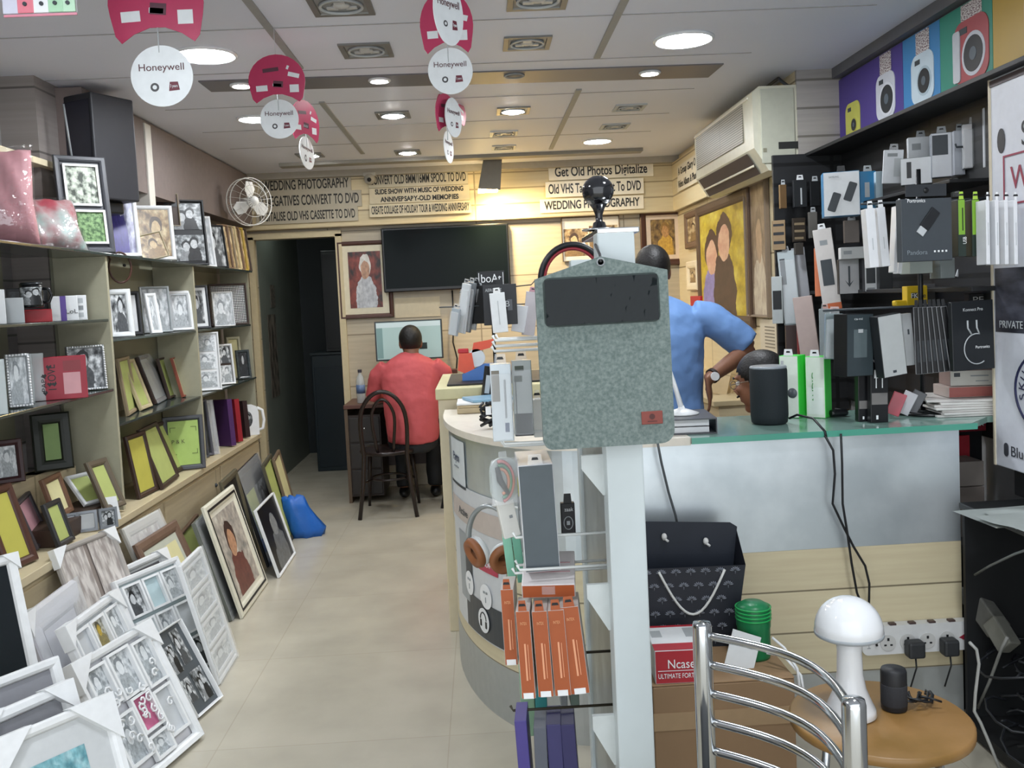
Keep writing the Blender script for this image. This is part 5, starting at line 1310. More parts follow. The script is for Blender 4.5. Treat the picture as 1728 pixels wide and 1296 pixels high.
pk('grey slanted hanging pack next to the sleeve', (880, 492, 902, 566), 4.585, mat('#b7b2b6', .3), -10, .012, roll=9, tab=mat('#b98d98', .4), group=BK)
for i, (a, y0, y1, c, l) in enumerate(((757, 520, 566, '#9da7ad', 'first clear hanging pack left of the black boxes'), (770, 478, 562, '#c3c9cc', 'second clear hanging pack left of the black boxes'), (779, 476, 560, '#6f757a', 'third clear hanging pack left of the black boxes'), (788, 476, 556, '#aab0b4', 'fourth clear hanging pack left of the black boxes'))):
    pk(l, (a, y0, a + 16, y1), 4.5 + .03 * i, mat(c, .2), -35, .012, roll=12, tab=CLEAR, group='clear hanging packs', clear=.012)
P = onY(805, 588, 4.35)
t = thing('tape_dispenser', 'orange and blue dispenser gun lying on the raised counter block', 'dispenser', (onY(808, 618, 4.35).x, 4.35, 1.12))
MB().prism([(-.08, 0), (.07, 0), (.07, .075), (.03, .075), (-.08, .03)], -.03, .03).build('blue_body', mat('#4674b8', .35), t)
MB().prism([(-.1, .05), (-.055, .03), (-.02, .05), (-.03, .13), (-.09, .13)], -.025, .025).prism([(-.03, .13), (.06, .15), (.08, .19), (-.02, .175)], -.02, .02).build('orange_cover', mat('#d8543a', .35), t)
MB().cyl((0, 0, 0), .042, .04, 24, T=Matrix.Translation((-.01, .02, .105)) @ Matrix.Rotation(PI / 2, 4, 'X')).build('roll', mat('#cfd6dc', .4), t)
MB().box((-.07, 0, .14), (.05, .05, .02), 0, .004).build('red_cap', RED, t)
pk('black case leaning at the right end of the block', (812, 625, 834, 676), 4.05, BLACK, 20, .03, roll=10, z=1.07, deco=[('printed_white', (.05, .5, .1, .7), LGREY)], group=BK)
t = thing('cable_bundle', 'black and white bundle of tagged cables on the curved counter top', 'cable', (onZ(825, 716, 1.02).x, 3.38, 1.022))
q = MB()
for i in range(5):
    a = RN.uniform(0, 6)
    q.tube([(.03 * math.cos(a + k) , .025 * math.sin(a + k * 1.3), .012 + .012 * k) for k in range(8)], .006, 6)
q.build('cords', BLACK, t); MB().box((0, -.035, .07), (.02, .004, .03)).build('white_tag', WHITE, t)

# ------------------------------------------------------------------ the peg stand in front
st = thing('peg_stand', 'free standing white steel peg stand in the foreground holding hanging goods', 'display stand', (.29, 2.1, 0))
TS = Matrix.Translation((-.29, -2.1, 0))
PW = mat('#c0c9ca', .4, n=.02)
MB().box((.294, 1.985, .815), (.08, .07, 1.63), 0, .004, T=TS).build('post', PW, st)
MB().box((.294, 2.66, .8), (.06, .05, 1.6), 0, .004, T=TS).build('post', PW, st)
MB().box((.28, 2.33, .82), (.012, .62, 1.44), 0, .001, T=TS).build('perforated_panel', ptex('pegboard_steel', '#8b8f8e', '#a9aeac', 4., rough=.35, metal=.5, vec='Object'), st)
MB().box((.294, 2.3, .04), (.22, .78, .06), 0, .005, T=TS).build('base', PW, st)
MB().box((.30, 2.1, 1.632), (.09, .3, .012), 0, .002, T=TS).build('top_cap', STEEL, st)
for z0, z1 in ((1.145, 1.075), (.855, .77), (.555, .46)):
    MB().prism([(.205, z0), (.256, z0), (.256, z1 - .02), (.25, z1 - .02), (.205, z0 - .03)][::-1], 2.0, 2.012, T=TS).build('bracket', mat('#c6cccb', .4), st)
WH = mat('#dcdfdd', .35)
def hook(y, z, x1, m=WH, tip=True):
    MB().tube([(.275, y, z), (x1, y, z), (x1 - .006, y, z + .012)], .0035, 6, T=TS).build('hook', m, st)
for y, z, x1 in ((2.08, 1.405, .03), (2.12, 1.39, .03), (2.18, 1.375, .028), (2.26, 1.40, .04), (2.1, 1.165, .04), (2.16, 1.15, .04), (2.24, 1.17, .05), (2.1, .945, .055), (2.06, .88, .06), (2.12, .855, .05), (2.2, .85, .06)): hook(y, z, x1)
for y, z in ((2.12, .655), (2.12, .525)): hook(y, z, .03, mat('#3a352a', .4))

# grey felt sleeve hanging on the front of the post
FELT = ptex('grey_felt', '#5c6a67', '#7d8985', 150., rough=.95, vec='Object', stops=(.3, .7))
P = onY(1028, 752, 1.9)
s = mpp(1.9)
t = thing('felt_sleeve', 'large grey felt laptop sleeve with clear window hanging on the peg stand', 'laptop sleeve', (P.x, 1.9, P.z), (0, rad(-.5), 0))
w = 224 * s; hs = 292 * s; hp = 322 * s
pl = [(-w / 2 + .02, 0)] + [(w / 2 - .028 + .028 * math.cos(a), .028 + .028 * math.sin(a)) for a in [rad(-90 + 15 * i) for i in range(7)]] + [(w / 2, hs + .002), (.0, hp), (-w / 2, hs - .003)] + [(-w / 2 + .02 - .02 * math.sin(a), .02 - .02 * math.cos(a)) for a in [rad(90 - 15 * i) for i in range(6)]]
wx0, wx1, wz0, wz1 = -97 * s, 94 * s, 210 * s, 288 * s
def rrect(x0, x1, z0, z1, r, n=6):
    o = []
    for cx, cz, a0 in ((x1 - r, z0 + r, -90), (x1 - r, z1 - r, 0), (x0 + r, z1 - r, 90), (x0 + r, z0 + r, 180)):
        o += [(cx + r * math.cos(rad(a0 + 90 * i / n)), cz + r * math.sin(rad(a0 + 90 * i / n))) for i in range(n + 1)]
    return o
MB().prism(pl, -.011, .011).build('felt_body', FELT, t)
MB().prism(rrect(wx0 - .003, wx1 + .003, wz0 - .003, wz1 + .003, .014), -.0125, -.011).build('window_edge', mat('#3d4644', .9), t)
n = 24; vs = [(wx0 + .001 + (wx1 - wx0 - .002) * i / n, -.0165 + .0042 * math.sin(1.9 * i + .8 * j) * math.cos(1.3 * j + .35 * i), wz0 + .001 + (wz1 - wz0 - .002) * j / 10) for i in range(n + 1) for j in range(11)]
MB().add(vs, [(i * 11 + j, (i + 1) * 11 + j, (i + 1) * 11 + j + 1, i * 11 + j + 1) for i in range(n) for j in range(10)], sm=True).build('clear_window', mat('#141a1c', .08, n=0, ior=1.3), t)
bt = MB().box((74 * s, -.0125, 45 * s), (36 * s, .003, 22 * s), 0, .001).build('leather_tag', mat('#7d3a30', .5), t)
MB().prism([(74 * s + .006 * math.cos(k * PI / 8), 47 * s + .006 * math.sin(k * PI / 8)) for k in range(16)], -.0146, -.0142).box((74 * s, -.0144, 39 * s), (.02, .0006, .0016)).build('tag_logo', mat('#4a201c', .5), bt)
MB().lathe([(.009, 0), (.009, .002), (.006, .002), (.006, 0)], 20, T=Matrix.Translation((0, -.011, hp - .012)) @ Matrix.Rotation(PI / 2, 4, 'X')).build('eyelet', GREY, t)
q = MB().tube([(0, -.013, hp - .012), (0, -.005, hp + .004), (0, .06, hp + .028)], .003, 6).build('hanging_cord', mat('#2f2f30', .5), t)

# black knob-shaped stand on the top
P = onY(1014, 396, 2.0)
t = thing('ball_stand', 'glossy black ball on a flared stem on top of the peg stand', 'ball stand', (P.x, 2.02, 1.6385))
k = mpp(2.0)
prof = [(21 * k, 0), (22 * k, 2 * k), (12 * k, 5 * k), (10 * k, 13 * k), (6 * k, 15 * k), (6.5 * k, 26 * k), (10 * k, 36 * k), (14 * k, 42 * k), (19 * k, 48 * k)]
prof += [(27 * k * math.cos(a), 66 * k + 26 * k * math.sin(a)) for a in [rad(-48 + 12 * i) for i in range(11)]] + [(9 * k, 91 * k), (1e-5, 92 * k)]
MB().lathe(prof, 36).build('ball_and_stem', mat('#17181c', .12, coat=.6, n=0), t)
MB().lathe([(30 * k, -.0), (30 * k, 2 * k), (22 * k, 3 * k)], 32).build('base_disc', STEEL, t)
# headphones hung behind the sleeve
P = onY(952, 440, 2.35)
t = thing('hanging_headphones', 'black headphones with a red inner band behind the top of sleeve', 'headphones', (P.x + .02, 2.35, P.z - .05))
for r_, nm_, m_, f in ((.082, 'headband', BLACK, .008), (.073, 'inner_band', mat('#8d2a34', .5), .005)):
    MB().tube([(r_ * math.cos(a) , 0, r_ * 1.1 * math.sin(a)) for a in [PI * i / 20 for i in range(21)]], f, 8, flat=1.6).build(nm_, m_, t)
for s_ in (-1, 1): MB().lathe([(1e-5, -.018), (.03, -.016), (.036, 0), (.03, .016), (1e-5, .018)], 24, T=Matrix.Translation((s_ * .078, 0, -.03)) @ Matrix.Rotation(PI / 2, 4, 'Y')).build('ear_cup', BLACK, t)
MB().tube([(.275 - P.x - .02, .0, .09), (-.03, 0, .081)], .004).build('hook', WH, t)

# goods on the pegs
GH = 'packs hanging on the peg stand'
pk('white blister pack with earphone hanging at the upper pegs', (832, 612, 868, 742), 2.12, mat('#ccd5da', .3), 0, .05, tab=CLEAR, deco=[('printed_window', (.05, .42, .52, .92), mat('#6d675a', .3)), ('printed_text', (.62, .72, .3, .8), GREY), ('printed_logo', (.6, .8, .12, .24), mat('#3c4a6a', .4))], group=GH, clear=.01, lean=0)
pk('clear pack with black earbuds and dark base behind the white blister', (868, 606, 902, 734), 2.2, mat('#a9b0ae', .2), 0, .03, tab=CLEAR, deco=[('dark_base', (.05, .95, .0, .3), mat('#23262a', .4)), ('earbuds', (.1, .5, .72, .8), mat('#4a5248', .4)), ('earbuds', (.15, .6, .86, .93), mat('#4a5248', .4)), ('cord', (.14, .18, .3, .75), DGREY)], group=GH, clear=.012)
pk('narrow white pack next to the sleeve edge at the upper pegs', (900, 672, 917, 736), 2.26, OFFW, 0, .04, tab=CLEAR, group=GH)
P = onY(848, 772, 2.15)
t = thing('neckband_pack', 'round clear pack with pink and green neckband earphones', 'earphone pack', (P.x, 2.15, P.z - .055), (0, 0, rad(25)), GH)
MB().prism(rrect(-.035, .035, -.05, .055, .03), -.004, .004).build('card', mat('#b9c2c0', .3), t)
for r_, c in ((.042, '#c77a78'), (.034, '#5f8f76'), (.026, '#cf8a6a')):
    MB().tube([(r_ * math.cos(a) * .8 - .012, -.009, r_ * 1.15 * math.sin(a)) for a in [rad(-80 + 15 * i) for i in range(13)]], .004, 6).build('neckband', mat(c, .4), t)
MB().tube([(-.02, -.01, .035), (-.015, -.012, .005), (.005, -.012, -.03)], [.006, .008, .005]).build('remote', BLACK, t)
MB().box((0, -.012, .0), (.075, .018, .11), 0, .008).build('blister', CLEAR, t)
MB().box((0, 0, .058), (.02, .002, .022)).build('hang_tab', CLEAR, t)
pk('long white earphone pack under the neckband pack', (848, 838, 880, 905), 2.2, OFFW, 12, .02, roll=-10, deco=[('printed_text', (.55, .75, .5, .58), GREY)], group=GH)
HB = pk('tall white headphone box with a dark grey edge hanging on the pegs', (880, 770, 946, 950), 2.14, mat('#4e575c', .4), 0, .2, tab=CLEAR, group=GH, name='headphone_box', side=mat('#c9cbce', .35), roll=-1.5)
HB.location.y += .03
# open side of that box: printed lines
x = -HB.children[0].dimensions.x / 2 - .001
MB().tube([(x, .02 + .05 * math.cos(a), .13 + .07 * math.sin(a)) for a in [PI * i / 14 for i in range(15)]], .0018, 5).tube([(x, -.03, .13), (x, -.03, .03)], .0018, 5).tube([(x, .07, .13), (x, .07, .04)], .0018, 5).build('printed_headband', GREY, HB)
MB().box((x, -.045, .19), (.001, .03, .04)).build('printed_sticker', mat('#b9b86a', .4), HB)
r = pk('small black cable box lettered with a grey ring behind the headphone box', (947, 846, 972, 902), 2.26, mat('#1b1d20', .4), 0, .02, tab=BLACK, group=GH)
text('zaak', r, .002, .066, -.0125, .01, WHITE, .022)
MB().tube([(.011 * math.cos(k * PI / 10), -.0115, .032 + .016 * math.sin(k * PI / 10)) for k in range(20)], .0012, 5, closed=True).box((0, -.0112, .032), (.008, .001, .01)).build('printed_ring', LGREY, r)
for i, (a, c, y0, y1) in enumerate(((856, 872, 896, 970), (872, 888, 898, 975))):
    pk(('mint green box', 'darker mint green box')[i] + ' hanging behind the white wire hooks', (a, y0, c, y1), 2.3, mat(('#86c3a9', '#6fae95')[i], .4), 0, .08, tab=mat('#9ad2ba', .4), roll=-5, group=GH)
P = onY(930, 990, 2.08)
r = pack('orange_box', 'white topped orange box lying on the lower pegs', 'product box', Matrix.Translation((P.x, 2.13, P.z + .0)) @ Matrix.Rotation(rad(-6), 4, 'Z') @ Matrix.Rotation(rad(14), 4, 'X'), .122, .034, .15, mat('#a5532b', .45), side=mat('#cdc7c6', .35), group=GH)
MB().box((.0, -.076, .02), (.03, .003, .02)).build('clear_tab', CLEAR, r)
MB().box((0, .02, .0346), (.1, .003, .001)).box((0, -.02, .0346), (.1, .003, .001)).build('printed_line', mat('#b58a8e', .4), r)
IX = 'orange cable boxes on the lower pegs'
OR = mat('#a5562f', .5)
for i, (a, c, y0, y1, rl, l) in enumerate(((852, 880, 978, 1108, -1, 'orange and white cable box furthest left and highest in the orange row'), (880, 909, 1012, 1163, -1.5, 'orange cable box second from the left in the orange row'), (908, 938, 1012, 1160, -2, 'orange cable box in the middle of the orange row'),
        (936, 966, 1010, 1158, -2.5, 'orange cable box second from the right in the orange row'), (963, 996, 1004, 1155, -5, 'orange cable box at the right end of the orange row'))):
    r = pk(l, (a, y0, c, y1), 2.06 if i else 2.14, OR, -6, .1, roll=rl, name='cable_box', group=IX, tab=OR, side=mat('#c4bab4', .4), bev=.001)
    w_ = r.children[0].dimensions.x if 0 else (c - a) * mpp(2.06) * .62
    h_ = (y1 - y0) * mpp(2.06)
    text('INTEX', r, 0, h_ * .86, -.052, .007, mat('#e8a878', .5), w_ * .62)
    q = MB().box((0, -.0515, h_ * .42), (w_ * .16, .0006, h_ * .42)).box((w_ * .26, -.0515, h_ * .42), (w_ * .06, .0006, h_ * .4)); q.build('printed_text', mat('#e2a07a', .5), r)
    MB().box((0, -.051, .007), (w_ * .95, .002, .013)).build('white_foot', WHITE, r)
for i, (a, c, y0, y1, m, l) in enumerate(((880, 905, 1120, 1235, '#86a88c', 'pale green pack hanging behind the orange boxes'), (903, 925, 1150, 1215, '#3f8f90', 'teal pack hanging behind the orange boxes'), (944, 958, 1140, 1186, '#8d9295', 'grey strip pack hanging behind the orange boxes'), (960, 978, 1140, 1184, '#6d7f76', 'dull green pack at the right behind the orange boxes'))):
    pk(l, (a, y0, c, y1), 2.3, mat(m, .4), 0, .05, group=GH, tab=mat(m, .4))
PB = mat('#4b4285', .4)
for i, (a, c, y0, y1, l, m, rl) in enumerate(((878, 903, 1192, 1330, 'purple box at the left of the lowest pegs', PB, -2), (905, 930, 1205, 1335, 'slate grey box between the purple ones on the lowest pegs', mat('#5c606a', .4), 0), (929, 956, 1198, 1335, 'middle purple box on the lowest pegs', mat('#3c3a66', .4), -1), (955, 980, 1198, 1335, 'right purple box on the lowest pegs', mat('#36345e', .4), -2))):
    pk(l, (a, y0, c, y1), 2.1, m, -5, .1, name='purple_box' if i != 1 else 'slate_box', group='boxes on the lowest pegs', roll=rl, bev=.0015, deco=[('printed_edge', (0, 1, .36, .375), mat('#6a62a0', .4))])
# display headphones with brown ear pads
P = onY(828, 905, 2.45); k = mpp(2.45)
t = thing('display_headphones', 'grey over ear headphones with brown pads before the curved counter', 'headphones', tuple(P), (0, 0, rad(-25)))
MB().tube([(42 * k * math.cos(a), 0, -5 * k + 58 * k * math.sin(a)) for a in [rad(-5 + 9.5 * i) for i in range(21)]], .007, 10, flat=1.8).build('headband', mat('#9a9f9f', .3, .4), t)
for s_, a in ((-1, 60), (1, 125)):
    T = Matrix.Translation((s_ * 24 * k + .002, -.01, -26 * k - (.012 if s_ > 0 else 0))) @ Matrix.Rotation(rad(s_ * 28), 4, 'Y') @ Matrix.Rotation(rad(-90 + s_ * 35), 4, 'Z') @ Matrix.Rotation(rad(90), 4, 'Y')
    c_ = MB().lathe([(1e-5, -.018), (.03, -.018), (.038, -.01), (.038, .002)], 28, T=T, sx=1.1).build('ear_cup', mat('#c9cccb', .35), t)
    MB().lathe([(.036, .0), (.04, .008), (.036, .02), (.024, .022), (.016, .012)], 28, T=T, sx=1.1).build('ear_pad', mat('#8a5634', .5), c_)
    MB().lathe([(1e-5, .011), (.018, .012)], 20, T=T, sx=1.1).build('ear_mesh', mat('#4a2c1c', .7), c_)
MB().tube([(42 * k, 0, -5 * k), (30 * k, -.005, -14 * k)], .006).tube([(-42 * k, 0, -5 * k), (-30 * k, -.005, -16 * k)], .006).build('yoke', mat('#9a9f9f', .3, .4), t)
MB().tube([(0, 0, 53 * k), (.1, -.05, 60 * k), (.24, -.13, 62 * k)], .0035).build('hook', WH, t)

# ------------------------------------------------------------------ on the glass counter
ZG = 1.0205
t = thing('ring_binder', 'silver grey ring binder lying on the glass counter behind the sleeve', 'binder', (onY(1120, 735, 3.08).x, 3.12, ZG), (0, 0, rad(-4)))
MB().box((0, 0, .002), (.34, .24, .004)).box((0, 0, .05), (.34, .24, .004)).box((.168, 0, .026), (.005, .24, .05), 0, .002).build('cover', mat('#4a4c50', .35), t)
MB().box((-.01, 0, .014), (.31, .22, .018)).box((-.01, 0, .037), (.31, .22, .02)).build('pages', mat('#c9cbcd', .4), t)
P = onY(1158, 692, 3.1)
t = thing('desk_lamp', 'white desk lamp foot with slim stem on the ring binder', 'desk lamp', (onY(1150, 692, 3.12).x, 3.12, ZG + .0525))
MB().lathe([(.055, 0), (.057, .004), (.03, .014), (.012, .02), (.008, .03)], 32, sx=1.05).build('foot', WHITE, t)
MB().tube([(0, 0, .02), (-.02, 0, .1), (-.05, 0, .2), (-.09, 0, .26)], [.01, .0075, .007, .007]).build('stem', WHITE, t)
MB().lathe([(.05, 0), (.04, .03), (.012, .05)], 24, T=Matrix.Translation((-.11, 0, .235))).build('shade', WHITE, t)
P = onY(1299, 718, 3.15)
t = thing('smart_speaker', 'tall black fabric smart speaker on the glass counter', 'speaker', (P.x, 3.15, ZG))
MB().lathe([(.054, 0), (.061, .006), (.064, .03), (.064, .185), (.061, .197), (.055, .201), (1e-5, .2)], 40).build('fabric_body', mat('#1d2428', .8, n=.2, sc=260), t)
MB().lathe([(.062, .193), (.0635, .197), (.060, .2015), (.056, .2015)], 40).build('rim', mat('#8d949a', .3), t)
GN = mat('#3fd44a', .4); GW_ = mat('#dfe8dc', .35)
GG = 'green and white boxes on the glass counter'
r = pk('green and white box beside the black speaker with an upright side text', (1318, 602, 1362, 708), 3.28, GW_, -42, .07, side=GN, tab=WHITE, group=GG, z=ZG, deco=[('printed_line', (.1, .25, .86, .92), LGREY)])
MB().lathe([(1e-5, 0), (.018, 0), (.018, .001)], 24, T=Matrix.Translation((.012, -.0365, .09)) @ Matrix.Rotation(PI / 2, 4, 'X')).build('printed_disc', mat('#555a60', .4), r)
text('AUDIO', r, 0, 0, 0, .03, mat('#1f8f2c', .5), .11, M=Matrix.Translation((r.children[0].dimensions.x / 2 + .0415, .0, .11)) @ Matrix.Rotation(PI / 2, 4, 'Z') @ Matrix.Rotation(PI / 2, 4, 'X') @ Matrix.Rotation(PI / 2, 4, 'Z'))
pk('green and white box standing right of the other green one', (1362, 606, 1404, 711), 3.24, GW_, -42, .06, side=mat('#4fd85a', .4), tab=WHITE, group=GG, z=ZG, deco=[('printed_panel', (.1, .9, .06, .5), mat('#e9f0ea', .3))])
t = thing('glasses_case', 'small dark eyewear lying on the glass beside the green box', 'eyewear', (onZ(1420, 705, 1.02).x, 3.22, ZG), (0, 0, .2))
MB().box((0, 0, .014), (.07, .03, .025), 0, .01).build('body', mat('#17191b', .2), t)
MB().tube([(.03, 0, .02), (.02, .05, .02)], .004).build('temple', BLACK, t)

# carousel stand
P = onZ(1565, 696, 1.02)
t = thing('carousel_stand', 'black carousel stand on the glass counter hung with accessory packs', 'display stand', (1.60, 3.2, ZG))
MB().lathe([(.15, 0), (.15, .008), (.145, .011), (.02, .012), (.014, .03)], 40, sx=.97, sy=.8).build('base', mat('#101213', .2), t)
MB().tube([(-.045, 0, .01), (-.045, 0, .86)], .009).build('pole', BLACK, t)
for z, a, c in ((.738, -.3, .18), (.385, -.44, .1), (.56, -.12, .1)):
    MB().tube([(a, -.12, z), (c, -.12, z)], .004).tube([(-.045, -.12, z), (-.045, 0, z)], .004).build('arm', DGREY, t)
CS = 'packs on the counter carousel'
PW2 = mat('#e1e3e6', .35)
YS_ = 3.02
for i, (a, c, y0, y1, rl, l) in enumerate(((1460, 1483, 352, 452, -3, 'outermost white slim box at the left of the carousel'), (1480, 1502, 350, 450, -4, 'second white slim box from the left on the carousel'), (1500, 1513, 348, 460, 4, 'third thin white pack from the left on the carousel'), (1508, 1520, 348, 462, 6, 'fourth thin white pack from the left on the carousel'))):
    pk(l, (a, y0, c, y1), YS_ + .03 * i, PW2, -4, .05, roll=rl, tab=WHITE, group=CS, deco=[('printed_line', (.45, .55, .3, .5), LGREY)])
r = pk('square dark grey carded pack with a slanted flash drive', (1517, 335, 1604, 441), 2.88, mat('#3f454a', .4), 6, .03, group=CS, name='cable_pack')
w_ = r.children[0].dimensions.x if 0 else 82 * mpp(2.92)
MB().box((0, -.0135, .222), (w_ * .9, .002, .038), 0, .0005).build('header_card', mat('#2c3034', .45), r)
MB().lathe([(1e-5, 0), (.009, 0), (.009, .001)], 16, T=Matrix.Translation((0, -.0148, .222)) @ Matrix.Rotation(PI / 2, 4, 'X')).build('hang_hole', BLACK, r)
text('Portronics', r, -.035, .19, -.0166, .012, WHITE, .06); text('Pandora', r, -.035, .028, -.0166, .015, mat('#7d868c', .5), .068)
T = Matrix.Translation((.0, -.018, .12)) @ Matrix.Rotation(rad(38), 4, 'Y')
MB().box((0, 0, .015), (.034, .006, .07), 0, .002, T=T).build('printed_drive', mat('#1a1d20', .4), r); MB().box((0, -.0, -.032), (.026, .005, .024), 0, .001, T=T).build('printed_plug', LGREY, r)
MB().box((.025, -.0162, .03), (.006, .0006, .006)).box((.038, -.0162, .03), (.006, .0006, .006)).box((.051, -.0162, .03), (.006, .0006, .006)).box((.064, -.0162, .03), (.006, .0006, .006)).build('printed_icons', WHITE, r)
for i, (a, c, l) in enumerate(((1605, 1629, 'left green and black pack beside the square dark grey pack'), (1628, 1653, 'right green and black pack beside the white slim boxes'))):
    r = pk(l, (a, 337, c, 433), 2.92, mat('#7fae3a', .4), 0, .05, side=mat('#22281f', .4), tab=mat('#a9cf4a', .4), group=CS, deco=[('dark_lower', (0, 1, 0, .38), mat('#23302a', .4)), ('printed_cable', (.55, .7, .45, .85), mat('#1f2a1a', .4))])
    text('USB', r, .008, .05, -.028, .012, WHITE, .022, rot=PI / 2)
for i in range(4):
    a = 1652 + 15.5 * i
    pk(('first', 'second', 'third', 'fourth')[i] + ' white slim box counted from the green packs on the carousel', (a, 338, a + 15, 447), 2.86, PW2, 0, .06, tab=WHITE, group=CS, deco=[('printed_text', (.4, .6, .3, .65), LGREY)])
for (a, c, y0, y1, m, l) in ((1520, 1572, 436, 462, '#9aa39d', 'greyish white box hanging behind the square dark grey pack'), (1570, 1610, 436, 470, '#7d8584', 'grey box half hidden behind the square dark grey pack')):
    pk(l, (a, y0, c, y1), 3.15, mat(m, .4), 0, .08, group=CS)
# lower tier
LT = 'packs on the lower tier of the carousel'
pk('pale clear pack left of the black phone case pack', (1390, 528, 1420, 606), 3.12, mat('#8d9b9d', .2), -10, .02, tab=CLEAR, group=LT, clear=.012, roll=3)
r = pk('dark grey phone accessory pack with a clear front hanging over the green boxes', (1408, 528, 1472, 634), 3.02, mat('#384246', .3), 22, .06, group=LT, side=mat('#16181a', .3), roll=2, deco=[('clear_window', (.25, .75, .3, .75), mat('#5c686b', .15))])
text('ca-mi', r, -.01, .19, -.033, .009, LGREY, .035)
MB().box((0, -.0325, .15), (.02, .001, .012)).build('printed_logo', LGREY, r)
for i, (a, c, y0, y1, l) in enumerate(((1443, 1471, 600, 700, 'black cable pack standing left of the other cable pack'), (1464, 1498, 562, 704, 'taller black cable pack with two white plugs'))):
    r = pk(l, (a, y0, c, y1), 3.05 + .04 * (1 - i), mat('#17181b', .3), 0, .03, group=LT, z=ZG, roll=1, deco=[('grey_band', (.05, .95, .22, .36), mat('#73706e', .4)), ('printed_dot', (.3, .42, .04, .09), WHITE)] + ([('white_plug', (.2, .42, .54, .64), WHITE), ('white_plug', (.55, .77, .54, .64), WHITE), ('white_cord', (.28, .34, .42, .54), WHITE), ('white_cord', (.63, .69, .42, .54), WHITE)] if i else []))
    if i: text('Portronics', r, 0, .21, -.0175, .011, WHITE, .055)
r = pk('long grey and white box hanging tilted before the black packs', (1480, 528, 1530, 634), 3.0, mat('#b5b9b8', .35), 14, .04, group=LT, side=mat('#202326', .35), roll=-6, deco=[('printed_mark', (.4, .55, .06, .1), DGREY)])
pk('narrow grey pack between the tilted box and the black row', (1524, 527, 1545, 616), 3.1, mat('#a4a7a8', .35), 0, .03, group=LT, roll=-4, deco=[('printed_mark', (.4, .6, .6, .7), DGREY)])
for i in range(7):
    a = 1545 + i * 9.6
    q = ['nearest the grey pack', 'second from the grey pack', 'third from the grey pack', 'fourth from the grey pack', 'fifth from the grey pack', 'sixth from the grey pack', 'nearest the two plug pack'][i]
    pk('thin black carded pack of the black row, ' + q, (a, 516 - i * .5, a + 11, 632 - i * 1), 3.06 - .01 * i, mat('#101113', .35), -8, .006, group=LT, side=mat('#76777a', .3), roll=-1 - i, tab=BLACK, deco=[('printed_curve', (.3, .8, .18, .5), mat('#2e3236', .3))], hole=False)
r = pk('large black cable pack with two printed plugs and a ring', (1606, 505, 1676, 624), 2.98, mat('#1f2225', .35), 6, .02, group=LT, roll=-1, name='cable_pack')
text('Konnect Pro', r, .0, .2, -.0125, .011, LGREY, .07); text('Portronics', r, .03, .075, -.0135, .01, WHITE, .05)
MB().tube([(.045 * math.cos(a) + .01, -.0125, .07 + .05 * math.sin(a)) for a in [rad(75 + 12 * i) for i in range(20)]], .002, 5).build('printed_ring', LGREY, r)
MB().tube([(-.02, -.0125, .165), (-.02, -.0125, .14), (-.008, -.0125, .12)], .003, 5).tube([(.012, -.0125, .165), (.012, -.0125, .14), (.02, -.0125, .12)], .003, 5).build('printed_cable', LGREY, r)
for i, (a, m, l, rl) in enumerate(((1494, '#b9505c', 'red disc sleeve leaning on the carousel base', 22), (1510, '#b9b9bd', 'silver disc sleeve leaning on the carousel base', 26), (1524, '#55565a', 'dark edged disc sleeve leaning on the carousel base', 28))):
    pk(l, (a, 648, a + 22, 688), 3.12 + .02 * i, mat(m, .25), -20, .008, roll=rl, group='disc sleeves on the glass', name='disc_sleeve', cat='disc sleeve', z=ZG + .012)
pk('yellow tape shaped pack above the thin black packs', (1524, 482, 1564, 516), 3.3, mat('#d8b51f', .4), 0, .04, group=CS, name='yellow_pack', deco=[('printed_logo', (.2, .5, .4, .66), DGREY)])
r = bpy.data.objects['yellow_pack']; text('FK', r, -.012, .036, -.0225, .018, WHITE, .025); text('ie', r, .022, .036, -.0225, .018, DGREY, .015)
MB().box((-.055, -.0, .012), (.05, .03, .022), 0, .006).build('yellow_foot', mat('#d8b51f', .4), r)

# stack of papers and boxes at the right end of the glass
P = onZ(1670, 708, 1.02)
for i in range(7):
    o = MB().box((0, 0, .004), (.30 - .02 * (i % 3), .24, .0075), 0, .001, T=Matrix.Rotation(rad(-4 + 5 * (i % 2) - 2 * i), 4, 'Z')).build('brochure_pile', mat(('#c9c6c2', '#d6d3cf')[i % 2], .5))
    o.location = (1.70 + .004 * (i % 3), 3.18, ZG + .0082 * i)
    tag(o, ('lowest', 'second lowest', 'third lowest', 'middle', 'third highest', 'second highest', 'topmost')[i] + ' booklet of the pile at the right end of glass', 'booklet', 'booklets piled on the glass')
pack('red_box', 'red and cream box on the booklet pile', 'product box', Matrix.Translation((1.72, 3.19, ZG + .058)) @ Matrix.Rotation(rad(-6), 4, 'Z'), .2, .038, .14, mat('#a9635c', .4), side=mat('#b9aaa4', .4))
r = pack('white_box', 'white device box on top of the red box', 'product box', Matrix.Translation((1.72, 3.19, ZG + .0965)) @ Matrix.Rotation(rad(-10), 4, 'Z'), .17, .055, .12, mat('#c9c7bf', .4), side=mat('#96807c', .4), deco=[('printed_text', (.4, .75, .6, .68), GREY), ('printed_text', (.5, .75, .28, .34), GREY), ('printed_logo', (.08, .2, .6, .85), DGREY)])

